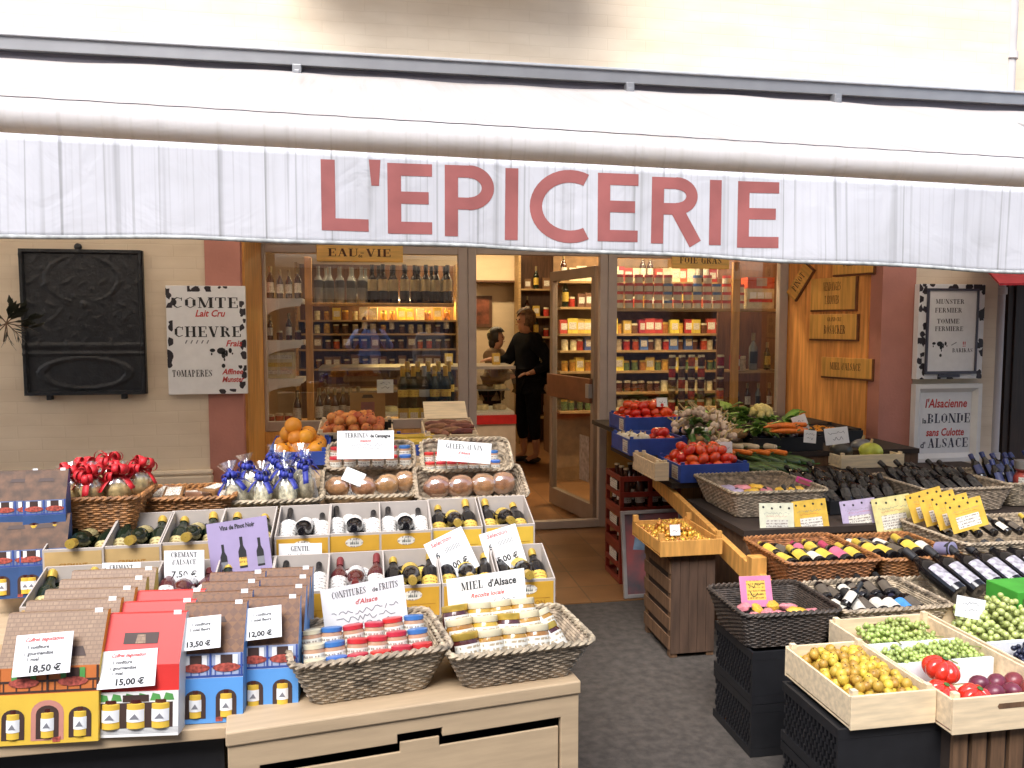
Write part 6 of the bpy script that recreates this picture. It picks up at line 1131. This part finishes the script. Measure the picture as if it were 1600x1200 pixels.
for i in range(3): gd['box yellow'].put(TM((k1 - .15 - i * .25, yk + .35, zt + .037), rx=0, rz=rng.uniform(-20, 20), s=.8), 'yellow carton on top of the cheese counter', 'yellow cartons on the counter')
# low goods by the customer
lw = shelving(aty(870, 650, 8.9).x + .05, aty(870, 650, 8.9).x + .9, 9.3, .4, [.25, .55, .85], .9, 'low shelves of boxes right of the customer', brown)
for z in (.25, .55, .85): row((aty(870, 650, 8.9).x + .08, 9.45, z), (aty(870, 650, 8.9).x + .85, 9.45, z), ['box red', 'box yellow', 'box cream', 'jar red'], 7, 'on the low shelves by the customer, ' + {.25: 'bottom', .55: 'middle', .85: 'top'}[z] + ' board', f'low shelf {z}')
lamp(TM((-.05, YF + .33, 2.6)), 'unseen added warm lamp behind the header of the left window', 1.2, 8, (1, .76, .5), .05); lamp(TM((2.5, YF + .33, 2.6)), 'unseen added warm lamp behind the header of the right window', 1.4, 17, (1, .76, .5), .05)  # unseen lamps added to brighten both window displays
# ------------------------------------------------------------------ left window display
def wb(px, py, y): return aty(px, py, y)
yw = 6.12
z1, z0 = wb(600, 474, yw).z, wb(600, 661, yw).z; xp = wb(484, 500, yw).x; xe = wb(708, 500, yw).x
sh = empty('display_shelf', TM((xp, yw, 0)), 'honey coloured wooden shelf frame inside the left window', 'shelves')
B().box(-.03, .02, -.03, .03, .2, 2.05).obj('post', orangewood, sh, bevel=.003); B().box(.021, xe - xp, -.09, .12, z1 - .022, z1).obj('shelf', orangewood, sh, bevel=.003); B().box(XL + .09 - xp, xe - xp, -.2, .45, z0 - .03, z0 - .003).obj('shelf', orangewood, sh, bevel=.003)
B().box(XL + .09 - xp, xe - xp, .46, .48, .2, z0 - .031).obj('back_panel', brown, sh)
b1 = bottle(.27, .034, mat('clear_spirit', (0, 0, 0)), blackp, None, .42, .62, .36); b2 = bottle(.29, .036, bglass, mat('tan_label', (.40, .30, .14), .5, .2, 30), blackp, .32, .62, .36)
for i in range(13):
    q = wb(498 + i * 16.8, 473, yw); k = b1 if i < 5 else b2
    if i >= 5 and i % 2: k = b2
    k.put(TM((q.x, yw + .01 + .05 * (i % 2), z1 + .001), rz=rng.uniform(-10, 10)), 'clear spirit bottle with dark band on the upper window shelf' if i < 5 else 'dark spirit bottle with tan label on the upper window shelf', 'clear bottles on the window shelf' if i < 5 else 'dark bottles on the window shelf')
for i in range(10): q = wb(500 + i * 21, 473, yw); (b2 if i > 3 else b1).put(TM((q.x + .04, yw + .10, z1 + .001), s=.98), 'spirit bottle in the rear row of the upper window shelf', 'rear row spirit bottles')
# white bracket shelves
ybk = 6.02
for i, (pya, pyb) in enumerate(((466, 502), (532, 566), (592, 622))):
    a, c, e = wb(411, pya, ybk), wb(473, pya, ybk), wb(411, pyb, ybk); L_ = c.x - a.x; hh = a.z - e.z
    o = B().box(0, L_, -.01, .3, -.035, 0).obj('bracket_shelf', whitepaint, None, TM((a.x, ybk, a.z))); tag(o, ('top', 'middle', 'lowest')[i] + ' white bracket shelf at the left of the left window', 'shelf')
    ps = [(0, -.035), (0, -hh)] + [(L_ * .93 * (1 - math.cos(RD(t))) , -hh + (hh - .055) * math.sin(RD(t))) for t in range(15, 91, 15)] + [(L_ * .96, -.035)]
    B().prism(ps, -.008, .02).obj('bracket', whitepaint, o)
for k, (pyb, n, ks, t, s) in enumerate(((466, 4, ['bottle brown'], 'on the top white bracket shelf', .75), (532, 4, ['bottle clear', 'jar brown', 'bottle brown'], 'on the middle white bracket shelf', .62), (655, 4, ['bottle brown', 'jar red'], 'on the window base at the left corner', .8))):
    a, c = wb(416, pyb, ybk + .1), wb(472, pyb, ybk + .1); z = wb(411, pyb, ybk).z + .001 if k < 2 else z0 - .002; row((a.x, ybk + .1, z), (c.x, ybk + .1, z), ks, n, t, t, s, .004)
a = wb(437, 591, ybk); wc = B().box(-.1, .1, 0, .12, 0, .19).obj('boxed_set', mat('ivory_box', (.55, .48, .30), .6, .2, 20), None, TM((a.x, ybk + .03, wb(411, 592, ybk).z + .001))); tag(wc, 'ivory boxed set on the lowest white bracket shelf', 'box'); 
for i in range(3): B().box(-.085, .085, -.004, -.0005, .03 + i * .055, .06 + i * .055).obj('label', ypaper if i == 1 else paper, wc)
# champagne bottles and packs at the window base
ch = bottle(.33, .043, gglass, ypaper, gold, .28, .45, .36, cz=.70); chb = bottle(.33, .043, bglass, mat('silver_label', (.4, .45, .5), .4), mat('silver_foil', (.4, .42, .45), .3, metal=.6), .28, .45, .36, cz=.70)
for i in range(5):
    q = wb(630 + i * 16.5, 652, yw); (chb if i == 2 else ch).put(TM((q.x, yw - .02, z0 + .11), s=.98), 'gold necked champagne bottle on the base of the left window' if i != 2 else 'silver necked champagne bottle among the gold ones', 'champagne bottles')
    ch.put(TM((q.x + .04, yw + .13, z0 + .13)), 'gold necked champagne bottle in the rear row', 'rear champagne bottles')
    gd['box yellow'].put(TM((q.x, yw - .045, z0 - .0015), s=.78), 'yellow carton under the champagne bottles', 'yellow cartons under the champagne')
rb = B().box(-.16, .2, -.01, .2, -.001, .108).obj('riser', brown, None, TM((wb(662, 652, yw).x, yw + .01, z0))); tag(rb, 'low brown riser under the champagne bottles', 'riser')
q = wb(575, 657, yw); gbx = B().box(-.13, .13, 0, .1, 0, .24).obj('gift_box', mat('kraft_box', (.36, .20, .07), .6, .1), None, TM((q.x, yw - .06, z0 - .002), rx=-4)); tag(gbx, 'kraft cardboard gift box standing behind the peaches', 'gift box')
b = B(); b.prism([(-.045, .2), (.045, .2), (.03, .225), (-.03, .225)], -.003, -.0003); b.obj('handle_slot', blackp, gbx); B().box(-.05, .05, -.003, -.0003, .09, .17).obj('print', mat('poster_print', (0, 0, 0)), gbx)
for i in range(6): q = wb(500 + i * 12, 656, yw + .1); gd['bottle brown'].put(TM((q.x, yw + .05 + .08 * (i % 2), z0 - .002), s=.9), 'brown bottle standing left of the kraft gift box', 'brown bottles by the gift box')
a = wb(602, 614, yw - .1); card(TM((a.x, yw - .1, a.z - .0)), .12, .1, [('z', '', .22, 0, .62, 0, .6), ('z', '', .25, 0, .25, 0, .5)], 'white price card in front of the champagne bottles'); 
# ------------------------------------------------------------------ right window display
yr = 6.1; zs1, zs2 = wb(1050, 482, yr).z, wb(1180, 578, yr).z; xr0, xr1, xm = wb(957, 480, yr).x, wb(1222, 480, yr).x, wb(1141, 480, yr).x
sr = empty('display_shelf', TM((xr0, yr, 0)), 'brown wooden shelf frame inside the right window', 'shelves')
B().box(0, xr1 - xr0, -.08, .16, zs1 - .022, zs1).obj('shelf', shelfm, sr); B().box(xm - xr0 - .03, xm - xr0 + .03, -.11, -.081, .5, 2.05).obj('post', orangewood, sr); B().box(xm - xr0 + .03, xr1 - xr0, -.08, .16, zs2 - .022, zs2).obj('shelf', shelfm, sr); zb_ = wb(1180, 638, yr).z; B().box(0, xr1 - xr0, -.1, .3, zb_ - .03, zb_ - .005).obj('shelf', shelfm, sr); B().box(xm - xr0 + .03, xr1 - xr0 + .4, .3, .32, .5, 2.3).obj('back_panel', brown, sr)
for c, m_ in (('red', caprd), ('blue', capbl)):
    gd['tin ' + c] = Proto(B().lathe([(.001, 0), (.034, 0), (.034, .04), (.0352, .0405), (.0352, .062), (.001, .063)], 12, mis=[0, 0, 0, 1, 1]).obj('foie_gras_tin', [mat('tin_label', (.60, .54, .42), .5, .1, 30, rand=.1), m_], smooth=True), 'tin')
hs_ = .0655
for r_ in range(4):
    for c in range(12):
        if r_ == 3 and c in (6, 7, 10): continue
        blue_ = (c in (5,) and r_ in (0, 1, 2)) or (c in (8, 10) and r_ > 0); q = wb(966 + c * 15.2, 480, yr); gd['tin blue' if blue_ else 'tin red'].put(TM((q.x, yr - .02 + rng.uniform(-.006, .006), zs1 + .001 + r_ * hs_ * 1.02), rz=rng.uniform(-30, 30)), ('blue' if blue_ else 'red') + ' lidded foie gras tin stacked on the upper right window shelf', ('blue' if blue_ else 'red') + ' tins')
for r_ in range(3): q = wb(1153, 480, yr); gd['tin red'].put(TM((q.x, yr - .03, zs1 + .001 + r_ * hs_)), 'red lidded tin right of the wooden post', 'tins right of the post')
q = wb(1183, 480, yr); o = B().box(-.115, .115, 0, .12, 0, .16).obj('gift_box', mat('ivory_box', (0, 0, 0)), None, TM((q.x, yr - .06, zs1 + .001))); tag(o, 'ivory and orange red gift box on the upper right window shelf', 'gift box')
B().box(-.115, .115, 0, .12, .161, .25).obj('upper_panel', mat('orange_red_box', (.52, .08, .03), .5), o); B().box(-.1, .1, -.003, -.0004, .05, .075).obj('band', red, o)
for i in range(3): B().box(-.095 + i * .066, -.04 + i * .066, -.003, -.0004, .08, .13).obj('label', white, o)
B().box(-.04, .05, -.003, -.0004, .18, .245).obj('label', cartin, o)
for i, (px, k, s) in enumerate(((1150, 'box red', .8), (1160, 'jar pale', 1), (1178, 'bottle clear', 1.0), (1200, 'bottle green', .75))): q = wb(px, 577, yr); gd[k].put(TM((q.x, yr + .02, zs2 + .001), s=s), ('small red carton on the middle right window shelf', 'pale jar on the middle right window shelf', 'clear bottle on the middle right window shelf', 'dark green bottle on the middle right window shelf')[i])
for i in range(4): q = wb(1152 + i * 17, 632, yr); gd['bottle brown' if i % 2 else 'bottle clear'].put(TM((q.x, yr + .02, zb_ - .004), s=.7), 'small bottle on the lowest right window shelf', 'small bottles low in the right window')
for c in range(6):
    if c == 4: continue
    for r_ in range(5): q = wb(1048 + c * 15, 638, yr); gd['jar brown' if (c + r_) % 3 else 'jar red'].put(TM((q.x, yr - .02, zb_ - .004 + r_ * .115 * .78), s=.78), 'dark preserve jar in the stacked columns of the right window', 'stacked preserve jars')
yi = 7.4
iz = [wb(1030, q, yi).z for q in (521, 547, 579, 612, 640)]; xi0, xi1 = wb(950, 540, yi).x, wb(1105, 540, yi).x
iz = [wb(1030, 440, yi).z, wb(1030, 480, yi).z] + iz; sv = shelving(xi0 - .47, xi1 + .45, yi, .3, iz, 2.3, 'brown shelves of jars standing behind the right window', shelfm, posts=False)
[q for q in sv.children if q.name.startswith('back_panel')][0].data = [q for q in sv.children if q.name.startswith('back_panel')][0].data.copy(); [q for q in sv.children if q.name.startswith('back_panel')][0].data.materials[0] = mat('ochre_panel', (.24, .14, .06), .6, .2)
for i, z in enumerate(iz): row((xi0 - .45, yi + .08, z), (xi1 + .42, yi + .08, z), (['box red', 'bottle brown', 'box cream'], ['jar red', 'box brown', 'jar amber', 'bottle green'], ['jar amber', 'jar brown', 'box red', 'box yellow'], ['jar red', 'jar pale', 'box blue', 'jar brown'], ['box yellow', 'jar amber', 'jar green'], ['jar pale', 'jar brown'], ['jar pale', 'jar green'])[i], 24, 'on the shelves behind the right window, ' + ('top', 'second', 'third', 'fourth', 'fifth', 'sixth', 'lowest')[i] + ' row', f'right shelves {("top", "second", "third", "fourth", "fifth", "sixth", "lowest")[i]}', .9)
# ================================================================== PEOPLE
def skin(name, pts, bones, root, m, parent=None, M=None, sub=2):
    ks = list(pts); me = bpy.data.meshes.new(name); me.from_pydata([pts[k][:3] for k in ks], [(ks.index(a), ks.index(c)) for a, c in bones], []); o = bpy.data.objects.new(name, me); COL.objects.link(o)
    md = o.modifiers.new('skin', 'SKIN'); md.use_smooth_shade = True
    if not me.skin_vertices: return o
    for i, k in enumerate(ks):
        r = pts[k][3]; me.skin_vertices[0].data[i].radius = r if isinstance(r, tuple) else (r, r); me.skin_vertices[0].data[i].use_root = k == root
    sb_ = o.modifiers.new('sub', 'SUBSURF'); sb_.levels = sub; sb_.render_levels = sub
    dg = bpy.context.evaluated_depsgraph_get(); nm = bpy.data.meshes.new_from_object(o.evaluated_get(dg)); bpy.data.objects.remove(o); bpy.data.meshes.remove(me)
    o = bpy.data.objects.new(name, nm); nm.name = name; COL.objects.link(o); nm.materials.clear(); nm.materials.append(m)
    nm.polygons.foreach_set('use_smooth', [True] * len(nm.polygons))
    if parent: o.parent = parent
    if M: setm(o, M)
    return o
def hand(pts, bones, wrist, tip, up, side, pre, curl=.3):
    w_ = V(pts[wrist][:3]); d = (V(tip) - w_).normalized(); up = V(up).normalized(); s_ = d.cross(up).normalized() * side; pm = w_ + d * .075
    pts[pre + 'palm'] = (*(w_ + d * .045), (.026, .016)); pts[pre + 'kn'] = (*pm, (.03, .014)); bones += [(wrist, pre + 'palm'), (pre + 'palm', pre + 'kn')]
    for i, (o_, l) in enumerate(((-.027, .062), (-.009, .075), (.009, .07), (.026, .055))):
        a = pm + s_ * o_ + d * .01; c = a + d * l * .5 - up * l * .5 * curl; e = c + d * l * .45 - up * l * .6 * curl
        for j, (q, r) in enumerate(((a, .0095), (c, .0085), (e, .007))): pts[f'{pre}f{i}{j}'] = (*q, r)
        bones += [(pre + 'kn', f'{pre}f{i}0'), (f'{pre}f{i}0', f'{pre}f{i}1'), (f'{pre}f{i}1', f'{pre}f{i}2')]
    a = w_ + d * .03 - s_ * .035; c = a + d * .03 - s_ * .018 - up * .01; pts[pre + 't0'] = (*a, .011); pts[pre + 't1'] = (*c, .009); bones += [(pre + 'palm', pre + 't0'), (pre + 't0', pre + 't1')]
def person(M, label, hgt, arms, skinm, top, legm, hair, shoem, hairlen=.05, lean=0, capri=.0, step=.0):
    # local frame: faces -y, left hand at +x; arms = ((elbow, wrist, tip) right, left) for a 1.7 m figure
    root = empty('person', M @ MX.Scale(hgt / 1.7, 4), label, 'person'); L = lean
    P_ = {'pel': (0, 0, .93, (.13, .10)), 'bel': (0, -.01 - L * .3, 1.06, (.125, .095)), 'che': (0, -L * .7, 1.24, (.14, .10)), 'sho': (0, .01 - L, 1.38, (.10, .075)), 'nec': (0, -.005 - L * 1.1, 1.45, .05), 'jaw': (0, -.03 - L * 1.25, 1.52, (.058, .062)), 'hd': (0, -.02 - L * 1.3, 1.60, (.074, .088)), 'top': (0, -.005 - L * 1.3, 1.675, (.045, .055)), 'nose': (0, -.115 - L * 1.3, 1.572, .011), 'chin': (0, -.095 - L * 1.28, 1.515, .02)}
    bn = [('pel', 'bel'), ('bel', 'che'), ('che', 'sho'), ('sho', 'nec'), ('nec', 'jaw'), ('jaw', 'hd'), ('hd', 'top'), ('hd', 'nose'), ('jaw', 'chin')]
    for s_, k in ((-1, 'r'), (1, 'l')):
        P_.update({k + 'hip': (s_ * .085, 0, .88, .088), k + 'kne': (s_ * .09, -.015 + s_ * step, .49, .056), k + 'cal': (s_ * .09, .01 + s_ * step, .34, .052), k + 'ank': (s_ * .09, .02 + s_ * step, .09, .036), k + 'toe': (s_ * .1, -.12 + s_ * step, .035, .032), k + 'ear': (s_ * .082, .0 - L * 1.3, 1.575, .012)})
        bn += [('pel', k + 'hip'), (k + 'hip', k + 'kne'), (k + 'kne', k + 'cal'), (k + 'cal', k + 'ank'), (k + 'ank', k + 'toe'), ('hd', k + 'ear')]
        e, w_, t = arms[0 if s_ < 0 else 1]; P_.update({k + 'shd': (s_ * .175, .01 - L, 1.375, .056), k + 'elb': (*e, .042), k + 'wri': (*w_, .029)}); bn += [('sho', k + 'shd'), (k + 'shd', k + 'elb'), (k + 'elb', k + 'wri')]
        hand(P_, bn, k + 'wri', t, (0, -.3, 1), s_, k, .35)
    skin('body', P_, bn, 'pel', skinm, root)
    g = lambda k, a: (*P_[k][:3], tuple(r + a for r in P_[k][3]) if isinstance(P_[k][3], tuple) else P_[k][3] + a)
    T = {k: g(k, .034) for k in ('pel', 'bel', 'che', 'sho', 'rshd', 'lshd', 'relb', 'lelb', 'rwri', 'lwri')}; T['nec'] = (*P_['nec'][:3], .058); T['hem'] = (0, 0, .84, (.155, .125)); 
    for k in 'rl': a, c = V(P_[k + 'elb'][:3]), V(P_[k + 'wri'][:3]); T[k + 'wri'] = (*(a.lerp(c, .92)), .042)
    skin('jacket', T, [('hem', 'pel'), ('pel', 'bel'), ('bel', 'che'), ('che', 'sho'), ('sho', 'nec'), ('sho', 'rshd'), ('sho', 'lshd'), ('rshd', 'relb'), ('lshd', 'lelb'), ('relb', 'rwri'), ('lelb', 'lwri')], 'pel', top, root)
    G_ = {'pel': g('pel', .012)}; gb_ = []
    for k in 'rl':
        a, c = V(P_[k + 'cal'][:3]), V(P_[k + 'ank'][:3]); G_[k + 'hip'] = g(k + 'hip', .02); G_[k + 'kne'] = g(k + 'kne', .025); G_[k + 'ank'] = (*(P_[k + 'kne'][i] * (0) + a[i] * capri + c[i] * (1 - capri) for i in range(3)), .06); gb_ += [('pel', k + 'hip'), (k + 'hip', k + 'kne'), (k + 'kne', k + 'ank')]
    skin('trousers', G_, gb_, 'pel', legm, root)
    hd = V(P_['hd'][:3]); hb = B().ball(.114, 36, sq=(.9, 1.04, 1.0), fn=lambda p: 1.0 + .06 * math.sin(p.x * 17 + p.z * 13) * math.sin(p.y * 15 + p.z * 9)); kp = [i for i, f in enumerate(hb.f) if sum(hb.v[j][1] for j in f) / len(f) > -.055 or sum(hb.v[j][2] for j in f) / len(f) > .052]; hb.f = [hb.f[i] for i in kp]; hb.m = [0] * len(hb.f); hb.obj('hair', hair, root, TM(hd + V((0, .02, .018))), smooth=True)
    if hairlen > .08: B().ball(.09, 14, sq=(.95, .7, 1.1), fn=lambda p: 1 + .06 * math.sin(p.x * 10) * math.sin(p.z * 9)).obj('hair', hair, root, TM(hd + V((0, .06, -.07))), smooth=True)
    for s_ in (-1, 1):
        B().ball(.008, 8).obj('eye', mat('eye_dark', (.06, .05, .045), .2), root, TM(hd + V((s_ * .03, -.078, -.003)))); k = 'l' if s_ > 0 else 'r'; a = V(P_[k + 'ank'][:3])
        B().ball(.05, 12, sq=(.85, 2.3, .75)).obj('shoe', shoem, root, TM((a.x, a.y - .055, .037)), smooth=True)
    B().box(-.022, .022, -.004, .004, -.004, .003).obj('lips', mat('lip', (.35, .10, .08), .5), root, TM(hd + V((0, -.092, -.058))))
    return root
skn = mat('skin', (.46, .23, .14), .5, .08, 10); navy = mat('navy_cloth', (.006, .007, .011), .9, .3, 20, .3, 50, spec=.15); hairb = mat('grey_brown_hair', (.17, .10, .055), .6, .5, 30, .5, 90); hairk = mat('black_hair', (.015, .011, .01), .5, .3, 30)
down = ((-.23, .03, 1.10), (-.25, -.06, .86), (-.25, -.1, .7)), ((.23, .03, 1.10), (.25, -.06, .86), (.25, -.1, .7))
wmn = at(826, 722, .006)
person(TM((wmn.x, wmn.y, .006), rz=-72), 'woman customer in dark navy jacket and cropped trousers standing at the counter', 1.71, (((-.2, -.16, 1.13), (-.12, -.40, 1.16), (-.1, -.55, 1.16)), ((.28, .12, 1.12), (.2, -.08, 1.02), (.15, -.2, 1.0))), skn, navy, navy, hairb, blackp, .05, .03, .6, .03)
hb = aty(856, 575, wmn.y); bg_ = B().ball(.12, 14, sq=(.5, 1, 1.15)).obj('handbag', navy, None, TM((hb.x - .02, wmn.y + .02, hb.z - .05)), smooth=True); tag(bg_, 'dark shoulder bag at the back of the customer', 'bag'); B().tube([(-.02, 0, .1), (-.1, 0, .28), (-.16, 0, .34)], .01, 6).obj('strap', blackp, bg_)
vn = aty(768, 560, 9.1)
person(TM((vn.x, 9.1, .006), rz=62), 'dark haired shopkeeper bending behind the cheese counter', 1.5, (((-.22, -.12, 1.08), (-.14, -.34, 1.1), (-.1, -.48, 1.1)), ((.22, -.12, 1.08), (.14, -.34, 1.12), (.1, -.48, 1.12))), skn, mat('tan_blouse', (.22, .15, .09), .8, .1), navy, hairk, blackp, .12, .05)
# the photographer and a passer-by, seen mirrored in the left window
blue_s = mat('blue_shirt', (.34, .50, .98), .7, .2, 16, .3, 30)
person(TM((-.02, -.62, .002), rz=180), 'person in a blue shirt holding up a camera, mirrored in the left window', 1.74, (((-.3, -.12, 1.17), (-.12, -.34, 1.44), (-.06, -.40, 1.5)), ((.3, -.12, 1.17), (.12, -.34, 1.44), (.06, -.40, 1.5))), skn, blue_s, navy, mat('grey_hair', (.4, .38, .36), .6, .2, 30), blackp)
cmr = B().box(-.05, .05, -.012, .012, -.03, .03).obj('camera_body', greymetal, None, TM((-.02, -.17, 1.52)), bevel=.004); tag(cmr, 'small grey camera held up by the person in blue', 'camera'); B().lathe([(.001, .0), (.02, 0), (.02, .015), (.001, .016)], 14).obj('lens', blackp, cmr, TM((0, .012, 0), rx=-90))
person(TM((.95, -1.3, .002), rz=170), 'person in a pale shirt walking past, mirrored beside the blue shirt', 1.68, down, skn, mat('pale_shirt', (.55, .50, .45), .8, .1), mat('grey_trousers', (.15, .14, .13), .8), hairk, blackp, .05, 0, 0, .1)
